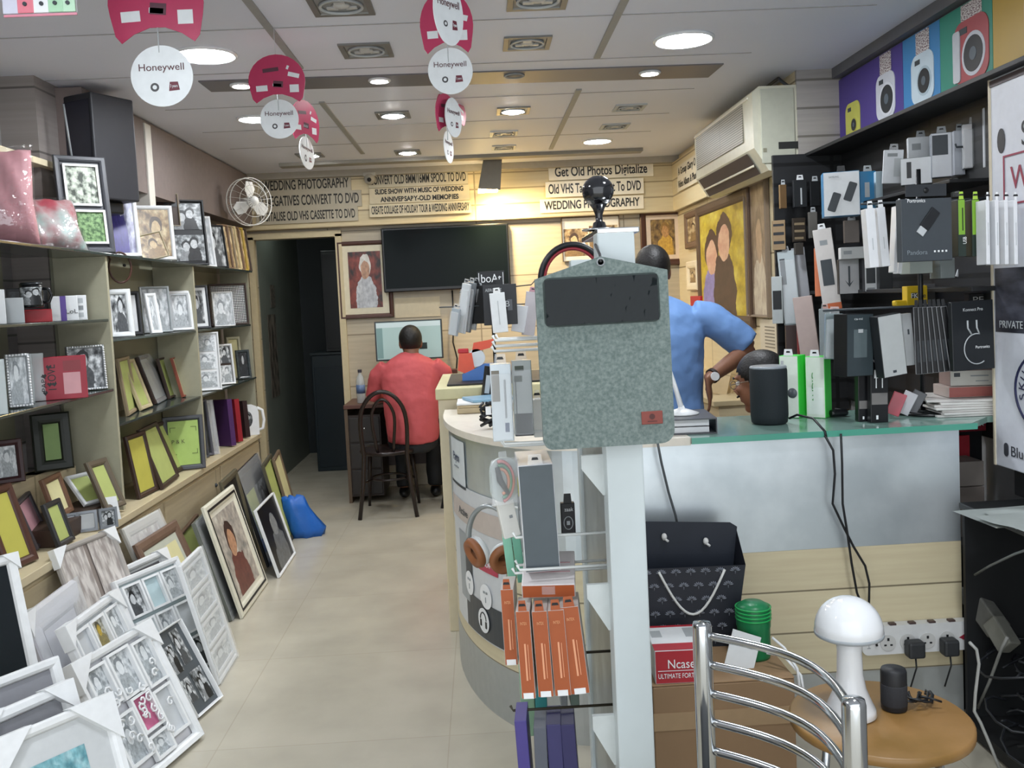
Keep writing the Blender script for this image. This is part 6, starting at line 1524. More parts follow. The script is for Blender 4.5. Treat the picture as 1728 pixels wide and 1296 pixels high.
# ------------------------------------------------------------------ right wall: camera posters, accessory wall
ZP0, ZP1 = 2.155, 2.51
def poster(label, y0, y1, col, cams):
    t = thing('camera_poster', label, 'poster', (XR - .008, (y0 + y1) / 2, ZP0), (0, 0, -PI / 2), 'instant camera posters above the accessory wall')
    w = y0 - y1
    MB().box((0, 0, (ZP1 - ZP0) / 2), (w, .016, ZP1 - ZP0), 0, .001).build('board', mat(col, .45, n=.04, sc=3), t)
    for (u, v, cw, ch, c, lens, ring, ph) in cams:
        X = -w / 2 + u * w; zc = v * (ZP1 - ZP0)
        k = MB().prism(rrect(X - cw / 2, X + cw / 2, zc - ch / 2, zc + ch / 2, min(cw, ch) * .25), -.011 - (cw < .1) * .004, -.008).build('printed_camera', mat(c, .4), t)
        for rr, cc, yy in ((lens, ring, -.012), (lens * .82, '#23262c', -.013), (lens * .3, '#55606a', -.014)):
            MB().prism([(X + cw * .08 + rr * math.cos(q * PI / 14), zc - ch * .08 + rr * math.sin(q * PI / 14)) for q in range(28)], yy, yy + .001).build('printed_lens', mat(cc, .35), k)
        MB().box((X - cw * .2, -.012, zc + ch * .34), (cw * .22, .001, ch * .1)).build('printed_window', DGREY, k)
        if ph:
            MB().panel(X - cw * .28, X + cw * .32, zc + ch * .5, min(zc + ch * .5 + .13, ZP1 - ZP0 - .004), -.0095).build('printed_photo', ptex('photo_strip_' + c[1:], '#5a2f3c', '#d8d3d0', 14., stops=(.4, .55)), k)
yy = lambda px: onX(px, 150, XR - .016).y
poster('purple poster with a yellow and a white instant camera', 4.63, yy(1524), '#4b3a86', [(.24, .33, .17, .19, '#c3c25a', .035, '#b9b552', 0), (.76, .46, .19, .2, '#c9ccd4', .075, '#d5d8de', 1)])
poster('blue poster with a white round lens instant camera', yy(1524) - .003, yy(1587), '#3b82b9', [(.55, .46, .19, .2, '#c3d3dc', .06, '#a9bcc6', 1)])
poster('green poster with a red and white instant camera', yy(1587) - .003, yy(1676), '#2b8a76', [(.62, .5, .24, .23, '#a9474c', .08, '#c9ccd4', 1), (.36, .48, .05, .19, '#c3c6cc', .008, '#8d9095', 0)])
poster('yellow poster at the right edge with a pink camera', yy(1676) - .003, 2.55, '#b99632', [(.42, .5, .2, .2, '#d3a9a4', .05, '#c9989a', 0)])
DK = mat('#1b1c1e', .55, n=.1, sc=6)
aw = thing('accessory_wall', 'dark slatted accessory wall below the camera posters', 'slat wall', (1.8, 3.7, 1.5))
TA = Matrix.Translation((-1.8, -3.7, -1.5))
MB().box((1.86, 3.55, 1.52), (.02, 2.14, 1.24), 0, .002, T=TA).build('side_panel', planks('slat_side', '#232426', '#0c0d0e', 5., .1, axes='yz', msize=.01), aw)
MB().box((1.68, 4.62, 1.5), (.36, .02, 1.3), 0, .002, T=TA).build('end_panel', planks('slat_end', '#232426', '#0c0d0e', 5., .1, axes='xz', msize=.01), aw)
MB().box((1.77, 3.6, 2.146), (.2, 2.06, .016), 0, .002, T=TA).build('top_ledge', DK, aw)
MB().box((1.74, 3.75, 1.455), (.22, 1.5, .016), 0, .002, T=TA).build('shelf', DK, aw)
MB().box((1.74, 3.75, 1.83), (.2, 1.2, .012), 0, .002, T=TA).build('shelf', DK, aw)
AW = 'packs on the dark accessory wall'
for a, y in ((1.86, 3.4), (1.86, 3.8), (1.86, 4.2)):
    for z in (1.7, 1.98): MB().tube([(1.855, y, z), (1.80, y, z), (1.795, y, z + .012)], .004, 6, T=TA).build('hook', DGREY, aw)
ye = 4.55
G_ = lambda c, r=.35: mat(c, r)
for box, m, yaw, d, l, kw in (
    ((1315, 312, 1328, 352), G_('#6a5236'), 0, .02, 'small bronze lit pack high on the end panel', dict(tab=LGREY)),
    ((1338, 304, 1362, 350), G_('#2a2c2e'), 0, .02, 'dark pack with a bright silver top on the end panel', dict(tab=WHITE, deco=[('printed_plug', (.5, .62, .1, .7), LGREY)])),
    ((1366, 306, 1384, 348), G_('#1c1e20'), 0, .02, 'black pack right of the silver topped one', dict(tab=LGREY)),
    ((1304, 372, 1326, 422), G_('#8d7452'), -20, .02, 'tan striped pack at the left edge of end panel', dict(deco=[('stripe', (.1, .9, .2, .3), BLACK), ('stripe', (.1, .9, .5, .6), BLACK), ('stripe', (.1, .9, .8, .88), BLACK)])),
    ((1337, 368, 1360, 408), G_('#3a332c'), 0, .02, 'dark pack with gold bars in the middle of end panel', dict(deco=[('stripe', (.1, .8, .1, .2), TAN), ('stripe', (.1, .9, .4, .5), TAN), ('stripe', (.1, .9, .7, .8), TAN)])),
    ((1364, 358, 1380, 402), G_('#6d6b66'), 0, .02, 'grey pack with a pale top on the end panel', dict(tab=LGREY)),
    ((1304, 466, 1322, 546), G_('#aeb4b3'), -20, .03, 'pale grey pack with a black window at the left edge', dict(deco=[('dark_window', (.1, .9, .3, .7), BLACK)])),
    ((1324, 422, 1352, 548), G_('#a9b4b6', .15), -18, .03, 'long clear pack hanging next to the grey portrait', dict(tab=CLEAR, clear=.015, roll=-4, deco=[('printed_parts', (.1, .4, .55, .9), DGREY)])),
    ((1350, 416, 1372, 544), G_('#97999e', .25), -18, .02, 'grey pack with a pinkish foot beside the long clear one', dict(tab=CLEAR, roll=-5, deco=[('pink_foot', (.05, .95, .0, .12), mat('#a87a8c', .4))]))):
    kw.setdefault('group', AW); pk(l, box, ye, m, yaw, d, **kw)
kk = (
    ((1376, 418, 1396, 500), 4.2, '#d27a52', -25, .02, 'coral orange pack behind the white cable pack', dict(tab=ORANGE)),
    ((1390, 384, 1421, 522), 4.1, '#c9c4c0', -25, .02, 'tall white cable pack with a dark window and coral foot', dict(roll=-6, tab=WHITE, deco=[('dark_window', (.2, .8, .3, .62), DGREY), ('coral_foot', (.0, 1., .0, .08), ORANGE), ('printed_text', (.3, .7, .8, .86), GREY)])),
    ((1352, 498, 1385, 606), 4.3, '#b3a29c', -30, .02, 'brownish pale strip pack leaning under the coral one', dict(roll=-6)),
    ((1384, 520, 1404, 600), 4.0, '#8f989b', -25, .02, 'grey clear pack under the white cable pack', dict(tab=CLEAR)),
    ((1416, 417, 1464, 437), 3.9, '#b9bbba', -12, .06, 'long white box lying across the arrow box', dict(deco=[('printed_text', (.1, .4, .4, .7), GREY)])),
    ((1414, 437, 1450, 496), 3.95, '#a9a9ab', -12, .05, 'square grey box printed with an arrow shaped gadget', dict(side=BLACK)),
    ((1456, 436, 1480, 492), 3.85, '#cfd2d3', -10, .04, 'white framed box with a black window', dict(side=BLACK, deco=[('dark_window', (.15, .85, .25, .92), mat('#22282c', .2)), ('printed_text', (.2, .8, .05, .12), GREY)])),
    ((1480, 438, 1506, 490), 3.8, '#1d1f22', -10, .05, 'black box right of the white framed box', dict()),
    ((1388, 292, 1450, 366), 3.9, '#e3e6e8', -16, .1, 'white power bank box printed with two slanted phones', dict(side=G_('#1f6f9c'), tab=BLACK)),
    ((1449, 290, 1478, 352), 3.88, '#2c7fae', -10, .04, 'blue box right of the two phones box', dict(tab=LGREY, deco=[('printed_text', (.3, .6, .3, .7), LGREY)])),
    ((1476, 290, 1490, 348), 3.84, '#b9cdd6', -10, .03, 'pale blue slim box beside the blue one', dict()),
    ((1489, 254, 1521, 310), 3.7, '#d3d6da', -20, .02, 'white carded pack with an earphone, upper left of the top row', dict(roll=4, tab=CLEAR, deco=[('printed_text', (.2, .7, .8, .9), GREY), ('printed_box', (.55, .9, .2, .75), LGREY)])),
    ((1532, 232, 1574, 268), 3.65, '#c9cdd0', -15, .03, 'white box at the top of the second hook in the top row', dict(tab=GREY, deco=[('printed_icon', (.15, .5, .4, .7), GREY)])),
    ((1522, 267, 1572, 312), 3.55, '#dde0e2', -28, .05, 'white box with a black slit and grey side', dict(side=G_('#7d8384'), deco=[('dark_slit', (.2, .35, .25, .85), BLACK)])),
    ((1571, 226, 1606, 300), 3.5, '#d6d9dd', -20, .05, 'white box with a dark picture on its upper half', dict(side=G_('#8d939c'), tab=GREY, deco=[('dark_picture', (.05, .8, .5, .95), DGREY)])),
    ((1606, 222, 1628, 296), 3.45, '#a7abb2', -10, .04, 'plain grey box beside the dark picture box', dict(tab=GREY)),
    ((1625, 210, 1662, 284), 3.4, '#d5d3d4', -20, .04, 'shiny white packed box near the right of the top row', dict(tab=CLEAR, clear=.008, side=G_('#b9bbbd'))),
    ((1660, 182, 1687, 282), 3.3, '#cfd2d6', -14, .02, 'white rounded pack with an upward arrow mark', dict(tab=CLEAR, deco=[('printed_mark', (.35, .6, .3, .55), GREY)])),
    ((1606, 300, 1640, 332), 3.5, '#8a8f90', -15, .03, 'small grey clear pack under the top row', dict(clear=.01, deco=[('printed_label', (.1, .45, .2, .7), WHITE)])),
    ((1640, 296, 1682, 338), 3.4, '#76797a', -15, .03, 'grey tinted pack at the right under the top row', dict(clear=.01)),
    ((1612, 438, 1640, 470), 3.5, '#d9dde0', -15, .01, 'crumpled bright white card right of the carousel', dict(roll=18)),
    ((1636, 450, 1668, 492), 3.5, '#b9bcbf', -15, .02, 'white pack printed with black grids', dict(deco=[('printed_grid', (.1, .4, .1, .5), BLACK), ('printed_grid', (.5, .9, .4, .85), DGREY)])),
    ((1666, 446, 1692, 490), 3.4, '#b5b7b8', -15, .03, 'plain pale box right of the grid printed pack', dict()),
    ((1560, 478, 1604, 512), 3.7, '#4a4a4c', -15, .04, 'dull grey box behind the carousel pole', dict()),
    ((1596, 476, 1634, 512), 3.6, '#3a2c2e', -15, .04, 'dark maroon box right of the dull grey one', dict()),
    ((1424, 372, 1450, 410), 4.1, '#5e5650', -12, .03, 'brownish pack behind the white cable pack', dict(tab=GREY)),
    ((1340, 410, 1356, 430), 4.5, '#45413c', 0, .02, 'small dark pack above the long clear one', dict()),
    ((1326, 548, 1350, 600), 4.5, '#4a3e3c', -10, .03, 'dim brown pack low on the end panel', dict()),
    ((1346, 552, 1372, 606), 4.4, '#8a3b3e', -10, .03, 'dull red box low on the end panel', dict(deco=[('printed_text', (.1, .8, .6, .7), LGREY)])),
)
for box, y, c, yaw, d, l, kw in kk:
    kw.setdefault('group', AW); r = pk(l, box, y, G_(c), yaw, d, **kw)
    if 'two slanted phones' in l:
        for sx, sz, a in ((-.03, .06, .35), (.035, .1, .35)):
            MB().prism(rrect(-.017, .017, -.04, .04, .006), -.0535, -.051, T=Matrix.Translation((sx, 0, sz)) @ Matrix.Rotation(a, 4, 'Y')).build('printed_phone', DGREY, r)
        text('SAMSUNG', r, -.03, .165, -.052, .008, GREY, .04)
    if 'arrow shaped' in l: MB().prism([(-.018, .06), (0, .03), (.018, .06), (.004, .045), (.004, .12), (-.004, .12), (-.004, .045)], -.0268, -.0262).build('printed_gadget', DGREY, r)
r = pk('black display strip with white capital letters beside the white display board', (1630, 494, 1688, 518), 3.35, BLACK, -10, .05, name='brand_strip', cat='display sign')
text('PERA', r, 0, .028, -.0265, .022, WHITE, .09)

# white standing headphone display at the right edge
t = thing('headphone_display', 'tall white display board with wireless headphone advertising at the right edge', 'display board', (1.725, 2.71, .86), (0, 0, -PI / 2))
MB().box((0, 0, .64), (.62, .03, 1.28), 0, .004).build('board', mat('#cfd2da', .4), t)
MB().box((-.305, -.004, .64), (.012, .03, 1.28), 0, .002).build('edge_strip', mat('#c9bfa8', .45), t)
MB().box((.0, -.017, 1.262), (.6, .004, .02)).build('dark_line', mat('#3a2a30', .5), t)
MB().panel(-.29, .3, .45, .66, -.0165).build('dark_photo', ptex('dark_headphone_photo', '#1d1f28', '#4a4c58', 3.), t)
MB().prism([(-.29 + .022 * math.cos(k_ * PI / 8) + .05, 1.07 + .04 * math.sin(k_ * PI / 8)) for k_ in range(16)], -.0175, -.0165).build('skull_logo', mat('#23242b', .5), t)
text('Skullcandy', t, .08, 1.07, -.0168, .08, mat('#23242b', .5), .42)
MB().rings(.5, .16, [(0, -.0165), (0, -.018), (.006, -.018), (.006, -.0165)], x=.02, z=.86).build('red_frame', mat('#8f3048', .5), t)
text('WIRELESS', t, .02, .94, -.0168, .075, mat('#8f3048', .5), .42)
text('PRIVATE', t, -.2, .475, -.0175, .025, LGREY, .13)
MB().tube([(.02 + .2 * math.cos(k_ * PI / 24), -.017, .27 + .14 * math.sin(k_ * PI / 24)) for k_ in range(48)], .004, 6, closed=True).tube([(.02 + .13 * math.cos(k_ * PI / 24), -.017, .27 + .088 * math.sin(k_ * PI / 24)) for k_ in range(48)], .003, 6, closed=True).build('round_stamp', mat('#23264a', .5), t)
for i, ch in enumerate('SKULLCANDY STAY LOUD '):
    a = PI - 2 * PI * i / 21 + .2
    text(ch, t, .02 + .165 * math.cos(a), .27 + .113 * math.sin(a), -.0168, .032, mat('#23264a', .5), rot=a - PI / 2)
text('LIVE', t, .0, .31, -.0168, .032, mat('#23264a', .5), .1); text('FULL', t, .0, .27, -.0168, .035, mat('#23264a', .5), .13); text('EST 03', t, .0, .23, -.0168, .03, mat('#23264a', .5), .12)
text('Bluetooth', t, -.1, .06, -.0168, .035, mat('#3a3d45', .5), .22)
MB().prism(rrect(-.25, -.225, .04, .085, .012), -.0175, -.0165).build('bluetooth_logo', mat('#3a3d45', .5), t)
MB().box((0, .045, -.045), (.5, .06, .095), 0, .004).box((0, .03, .3), (.05, .03, .7)).build('stand_foot', DK, t)

# SanDisk rack and grey boxes between counter and wall
P = onY(1640, 720, 3.55)
t = thing('card_rack', 'black memory card rack with a red header beside the counter', 'display rack', (1.775, 3.36, .505))
MB().box((0, 0, .26), (.14, .04, .36), 0, .004).build('back_board', BLACK, t)
hd = MB().box((0, -.035, .45), (.145, .02, .06), 0, .003).build('header', mat('#8d1f2e', .4), t)
text('SanDisk', hd, 0, .452, -.0465, .03, WHITE, .125)
for i in range(3): MB().box((-.02 + .03 * (i % 2), -.028, .14 + .11 * i), (.07, .012, .09), 0, .002).build('red_card', mat(('#8d1f2e', '#3a3c40', '#b0303c')[i], .4), t)
for i in range(3):
    o = MB().box((0, 0, .045), (.1, .12, .088), 0, .003).build('grey_box', mat(('#6f6862', '#6a625c', '#77706a')[i], .5)); o.location = (1.69, 3.2, .58 + .09 * i)
    tag(o, ('lowest', 'middle', 'topmost')[i] + ' grey carton of the stack beside the counter end', 'box', 'grey cartons beside the counter')
o = MB().box((0, 0, .29), (.26, .5, .58), 0, .004).build('low_cabinet', DK); o.location = (1.72, 3.3, 0); tag(o, 'dark low cabinet under the grey cartons', 'cabinet')
# dark rack with papers and cables
t = thing('dark_rack', 'dark open rack full of cables right of the counter front', 'rack', (1.695, 2.6, 0))
MB().box((0, 0, .755), (.34, .62, .02), 0, .003).build('top', mat('#1f2122', .5), t)
MB().box((.15, 0, .37), (.02, .6, .74)).build('back_panel', mat('#121416', .6), t)
MB().box((0, .3, .37), (.32, .015, .74)).build('side_panel', mat('#141618', .6), t)
MB().box((0, 0, .03), (.34, .62, .04)).build('bottom', mat('#1b1c1d', .6), t)
MB().box((-.155, -.295, .37), (.02, .02, .74)).build('post', DK, t)
for i, (dx, dy, r_, l) in enumerate(((-.02, .02, 4, 'lower loose paper sheet on the dark rack'), (.03, -.05, -7, 'middle loose paper sheet on the dark rack'), (-.01, -.1, 9, 'upper loose paper sheet on the dark rack'))):
    n = 8; vs = [((-.12 + .24 * a / n), (-.11 + .22 * c / n), .004 + .004 * i + .004 * math.sin(a * .9 + i) * math.sin(c * .8)) for a in range(n + 1) for c in range(n + 1)]
    o = MB().add(vs, [(a * 9 + c, (a + 1) * 9 + c, (a + 1) * 9 + c + 1, a * 9 + c + 1) for a in range(n) for c in range(n)], sm=True).build('paper_sheet', mat('#a9b0ac', .5))
    o.location = (1.585 + dx, 2.66 + dy, .767 + .003 * i); o.rotation_euler = (0, 0, rad(r_)); tag(o, l, 'paper', 'papers on the dark rack')
for i, (y, z, l) in enumerate(((2.52, .56, 'upper grey carton at the right edge of dark rack'), (2.52, .36, 'lower grey carton at the right edge of dark rack'))):
    o = MB().box((0, 0, .09), (.1, .14, .18), 0, .004).build('grey_carton', mat('#85868c', .5)); o.location = (1.63, 2.42, z - .0); tag(o, l, 'box', 'cartons in the dark rack')
    q = MB().box((0, -.071, .1), (.06, .002, .03)).build('printed_mark', DGREY, o)
for i, (px, py, w_, h_, a, c, l) in enumerate(((1640, 1015, .1, .04, .5, '#8d8f8c', 'grey adapter caught among the rack cables'), (1668, 1040, .12, .07, .6, '#6d6d68', 'dusty router lying among the rack cables'), (1690, 1070, .1, .06, .7, '#77776f', 'dusty broken box below the router'))):
    P = onX(px, py, 1.60); o = MB().box((0, 0, 0), (.05, w_ , h_), 0, .006).build('loose_device', mat(c, .5, n=.2)); o.location = P; o.rotation_euler = (a, .2, .3); tag(o, l, 'device', 'devices among the rack cables')
cp = 1.59
for k_, (pts, r_, c, l) in enumerate((([(1636, 1084), (1648, 1096), (1652, 1120), (1646, 1170), (1644, 1200), (1655, 1220), (1672, 1260), (1688, 1300)], .005, '#a9aaa6', 'grey white mains cord leaving the power strip'),
        ([(1650, 1195), (1670, 1150), (1690, 1095), (1700, 1075)], .005, '#8d8e8a', 'pale grey cord running up to the dusty box'),
        ([(1645, 970), (1670, 955), (1712, 935), (1740, 925)], .004, '#6f7372', 'thin grey cord across the upper dark rack'))):
    tag(MB().tube([onX(a, b_, cp - .02 * k_) if k_ else onY(a, b_, 2.6 + .0 * k_) for a, b_ in pts], r_, 6).build('mains_cord', mat(c, .4)), l, 'cord')
q = MB()
for i in range(26):
    x, y, z = RN.uniform(1.56, 1.82), RN.uniform(2.35, 2.85), RN.uniform(.06, .3)
    a = RN.uniform(0, 6.3); R_ = RN.uniform(.04, .12)
    q.tube([(min(1.86, x + R_ * math.cos(a + .5 * j)), y + R_ * math.sin(a + .5 * j), max(.056, z + .02 * math.sin(j * .9 + i))) for j in range(11)], .004, 5)
tag(q.build('cable_tangle', mat('#24262a', .4)), 'tangle of dark cables at the bottom of dark rack', 'cables', kind='stuff')

# ------------------------------------------------------------------ air conditioner
t = thing('air_conditioner', 'cream wall mounted split air conditioner above the pictures', 'air conditioner', (XRB, 5.26, 2.1), (0, 0, -PI / 2))
L2 = .62
prof = [(0, .0), (-.10, -.03), (-.15, -.02), (-.222, .095), (-.225, .37), (-.19, .40), (0, .40)]
q = MB(); n = len(prof)
q.add([(x, y, z) for x in (-L2, L2) for y, z in prof], [[i, (i + 1) % n, n + (i + 1) % n, n + i] for i in range(n)] + [list(range(n))[::-1], list(range(n, 2 * n))])
q.build('casing', mat('#cfcdb9', .4), t)
MB().box((-.06, -.227, .25), (1.02, .004, .2)).build('grille', planks('grille_slats', '#aaa696', '#6d6a5f', 5., .0125, axes='xz', msize=.004), t)
MB().box((-.03, -.227, .355), (1.16, .008, .012), 0, .002).build('top_strip', mat('#e3e0cf', .35), t)
MB().add([(-.56, -.219, .086), (.5, -.219, .086), (.5, -.153, -.018), (-.56, -.153, -.018)], [(3, 2, 1, 0)], T=Matrix.Translation((0, -.004, -.003))).build('air_outlet', mat('#2b2430', .5), t)
MB().box((-.03, -.19, .02), (1.06, .006, .012), 0, .002).build('louvre', mat('#c9c6b4', .4), t)
MB().box((L2 + .004, -.1, .2), (.008, .17, .37), 0, .002).build('end_panel', mat('#b9baa9', .4), t)
MB().box((L2 + .009, -.05, .1), (.003, .1, .035), 0, .001).build('handle_recess', mat('#2a2b28', .5), t)
MB().box((L2 + .009, -.17, .08), (.003, .018, .02)).build('badge', mat('#8d8a76', .4), t)
tag(MB().tube([(XRB - .02, 4.66, 2.49), (XRB - .06, 4.68, 2.53), (XRB - .05, 4.75, 2.56), (XRB - .05, 5.2, 2.56)], .008, 6).build('conduit_cable', mat('#3a3c3e', .5)), 'dark cable above the air conditioner', 'cable')

# back counter behind the men
t = thing('back_counter', 'low cream back counter along the right far wall', 'counter', (1.44, 6.0, 0))
MB().box((0, 0, .43), (.36, 2.2, .86), 0, .004).build('body', M_BASE, t)
MB().box((-.01, 0, .875), (.4, 2.22, .03), 0, .004).build('top', mat('#bfae8a', .4), t)
for i, (px, y, l, c) in enumerate(((1212, 5.2, 'leaning cream envelope with a tan edge behind the counter', '#cbb48c'), (1222, 5.25, 'second leaning cream envelope behind the counter', '#bba377'), (1232, 5.3, 'third leaning cream envelope behind the counter', '#d3bf98'))):
    x = onY(px, 650, y).x
    pack('envelope', l, 'envelope', Matrix.Translation((x, y, .8905)) @ Matrix.Rotation(rad(-10 + 8 * i), 4, 'Z') @ Matrix.Rotation(rad(-12), 4, 'X') @ Matrix.Rotation(rad(14), 4, 'Y'), .09, .16, .012, mat(c, .5), group='envelopes on the back counter', bev=.001, deco=[('printed_flap', (.0, 1., .72, .74), TAN)])

# ------------------------------------------------------------------ in front of the counter, right
cb_ = thing('cardboard_box', 'large brown cardboard box on the floor behind the steel chair', 'cardboard box', (.625, 2.68, 0))
MB().box((0, 0, .2), (.4, .4, .4), 0, .004).build('carton', mat('#8a6f52', .7, n=.08, sc=6), cb_)
for s_ in (-1, 1): MB().box((0, s_ * .1, .403), (.4, .198, .004), 0, .001).build('flap', mat('#987b5b', .7, n=.08, sc=6), cb_)
MB().box((0, -.201, .3), (.4, .002, .05)).build('tape', mat('#9c8262', .4), cb_)
r = pack('product_carton', 'red and white carton with white lettering on the cardboard box', 'product box', Matrix.Translation((.512, 2.58, .4055)) @ Matrix.Rotation(rad(-2), 4, 'Z'), .146, .095, .19, mat('#a9222f', .4), side=mat('#d9dbdb', .4))
text('Ncase', r, .0, .055, -.0975, .026, WHITE, .075); text('ULTIMATE FORTIFIED', r, .0, .022, -.0975, .014, WHITE, .13)
MB().box((.0, -.0965, .037), (.13, .001, .0015)).build('printed_line', WHITE, r)
MB().box((0, -.07, .0955), (.145, .048, .001)).build('red_strip', mat('#a9222f', .4), r); MB().box((0, .088, .0955), (.145, .012, .001)).build('red_strip', mat('#a9222f', .4), r)
MB().box((-.05, .03, .0955), (.03, .05, .0008)).box((.048, .035, .0955), (.03, .07, .0008)).build('printed_scribble', mat('#a3a7a8', .4), r)
# paper carrier bag
t = thing('carrier_bag', 'dark paper carrier bag with a pale leaf print and white cord handles', 'carrier bag', (.605, 2.79, .4055), (0, 0, rad(-3)))
w0, w1, hh, dd = .125, .165, .325, .055
def face(y0, y1, z1=hh): return [(-w0, y0, 0), (w0, y0, 0), (w1, y1, z1), (-w1, y1, z1)]
fb = MB().add(face(-dd, -dd, .25), [(0, 1, 2, 3)])
for j in range(6):
    for i in range(8):
        z = .018 + .043 * j; x = -.16 + .045 * i + (.0225 if j % 2 else 0)
        if abs(x) > w0 + (w1 - w0) * z / .25 - .02: continue
        for q in range(7):
            a = rad(-78 + 26 * q); l = .016
            fb.tube([(x + .004 * math.sin(a), -dd - .0006, z + .004 * math.cos(a)), (x + l * .7 * math.sin(a), -dd - .0006, z + l * .6 * math.cos(a)), (x + l * math.sin(a), -dd - .0006, z + l * .85 * math.cos(a))], [.0012, .0026, .001], 5, 1)
        fb.tube([(x, -dd - .0006, z), (x, -dd - .0006, z - .009)], .0012, 5, 1)
fb.build('front', [mat('#20232c', .5), mat('#767a83', .5)], t)
MB().add([(-w0, dd, 0), (w0, dd, 0), (w1 + .002, dd, .34), (w1 - .02, dd, hh + .03), (-w1 + .03, dd, hh + .045), (-w1 - .0, dd, .33)], [(0, 1, 2, 3, 4, 5)]).build('back', mat('#1f2530', .5), t)
MB().add([(w0, -dd, 0), (w0, dd, 0), (w1, dd, .33), (w1, -dd, .25), (-w0, -dd, 0), (-w0, dd, 0), (-w1, dd, .33), (-w1, -dd, .25)], [(0, 1, 2, 3), (5, 4, 7, 6)]).build('side', mat('#23262f', .5), t)
MB().add([(-w0, -dd, .001), (w0, -dd, .001), (w0, dd, .001), (-w0, dd, .001)], [(0, 1, 2, 3)]).build('bottom', BLACK, t)
CW = mat('#d8d8d4', .6)
MB().tube([(-.1 + .2 * i / 16 , -dd - .006, .24 - .135 * math.sin(PI * i / 16)) for i in range(17)], .004, 8).build('cord_handle', CW, t)
for s_ in (-1, 1): MB().ball((s_ * .065, dd - .01, .31 - s_ * .01), (.009, .008, .012), 10).tube([(s_ * .065, dd - .012, .305 - s_ * .01), (s_ * .065 + .012, dd - .014, .295 - s_ * .01)], .004).build('cord_knot', CW, t)
# green bottle cap thing
P = onY(1241, 1130, 2.62)
t = thing('green_bottle', 'bright green ribbed plastic bottle beside the carrier bag', 'bottle', (.76, 2.64, .4055))
MB().lathe([(.044, 0), (.048, .01), (.048, .09), (.05, .095), (.05, .14), (.046, .155), (.03, .165), (1e-5, .167)], 32).build('bottle_body', mat('#1b7a4a', .35), t)
for i in range(4): MB().tube([(.0505 * math.cos(2 * PI * k_ / 32), .0505 * math.sin(2 * PI * k_ / 32), .118 + .011 * i) for k_ in range(32)], .0025, 5, closed=True).build('rib', mat('#23a455', .35), t)
o = pack('price_card', 'white card leaning on the green bottle', 'card', Matrix.Translation((.69, 2.56, .4075)) @ Matrix.Rotation(rad(-14), 4, 'X') @ Matrix.Rotation(rad(20), 4, 'Y'), .085, .1, .003, mat('#d5d8d8', .4), bev=.0008, deco=[('printed_text', (.6, .8, .6, .66), GREY)])
tag(MB().tube([(.79, 2.56, .49), (.815, 2.53, .47), (.84, 2.5, .42), (.845, 2.49, .34)], .004, 6).tube([(.77, 2.55, .45), (.81, 2.52, .45), (.85, 2.5, .4), (.85, 2.48, .36)], .004, 6).build('white_cable', WHITE), 'white cable loop hanging beside the green bottle', 'cable')
# stool, mushroom lamp, speaker
t = thing('round_table', 'small round table with a light brown wooden top and steel legs', 'table', (.87, 2.03, 0))
MB().lathe([(1e-5, .475), (.19, .475), (.2, .48), (.2, .496), (.195, .5), (1e-5, .5)], 48).build('top', ptex('honey_wood', '#80602f', '#977243', 5., vec='Object', rough=.4), t)
for a in (.6, 2.2, 3.8, 5.4): MB().tube([(.13 * math.cos(a), .13 * math.sin(a), .475), (.16 * math.cos(a), .16 * math.sin(a), .2), (.18 * math.cos(a), .18 * math.sin(a), 0)], .01, 10).build('leg', STEEL, t)
MB().tube([(.155 * math.cos(2 * PI * i / 28), .155 * math.sin(2 * PI * i / 28), .24) for i in range(28)], .007, 8, closed=True).build('ring', STEEL, t)
P = onZ(1436, 1206, .5); k = mpp(1.98)
t = thing('mushroom_lamp', 'glossy white mushroom shaped table lamp on the small round table', 'table lamp', (P.x, P.y, .5005))
MB().lathe([(.052, 0), (.057, .004), (.055, .018), (.045, .04), (.035, .065), (.029, .1), (.0275, .15), (.030, .19)], 40).build('base', mat('#e3e5e7', .18, coat=.4, n=0), t)
MB().lathe([(.073, .19), (.0765, .196), (.075, .215)] + [(.0755 * math.cos(a), .205 + .073 * math.sin(a)) for a in [rad(10 * i) for i in range(1, 9)]] + [(1e-5, .278)], 48).build('shade', mat('#e6e8ea', .15, coat=.5, n=0), t)
MB().lathe([(.03, .186), (.071, .188), (.0768, .191), (.0768, .199)], 48).build('grey_rim', mat('#9aa0a4', .35), t)
MB().tube([(-.033, -.042, .03), (-.030, -.039, .045)], .003, 6).build('switch', GREY, t)
P = onZ(1509, 1196, .5)
t = thing('black_speaker', 'small black cylinder speaker standing behind the lamp on the round table', 'speaker', (P.x, P.y, .5005))
MB().lathe([(.027, 0), (.029, .004), (.029, .09), (.027, .096), (1e-5, .097)], 32).build('body', mat('#1c1d20', .5), t)
MB().lathe([(.029, .012), (.0296, .014), (.0296, .06), (.029, .062)], 32).build('fabric_band', mat('#2b2c30', .8, n=.2, sc=200), t)
q = MB()
for i in range(5): q.tube([(.03 + .07 * j / 9 + .012 * math.sin(j + i), .01 * math.cos(2 * i) + .025 * math.sin(.8 * j + i), .006 + .005 * (i % 3) + .012 * abs(math.sin(j * .9 + i))) for j in range(10)], .0028, 5)
o = q.build('cable_bunch', BLACK); o.location = (P.x, P.y + .01, .5005); tag(o, 'bunch of black cables beside the small cylinder speaker', 'cable')
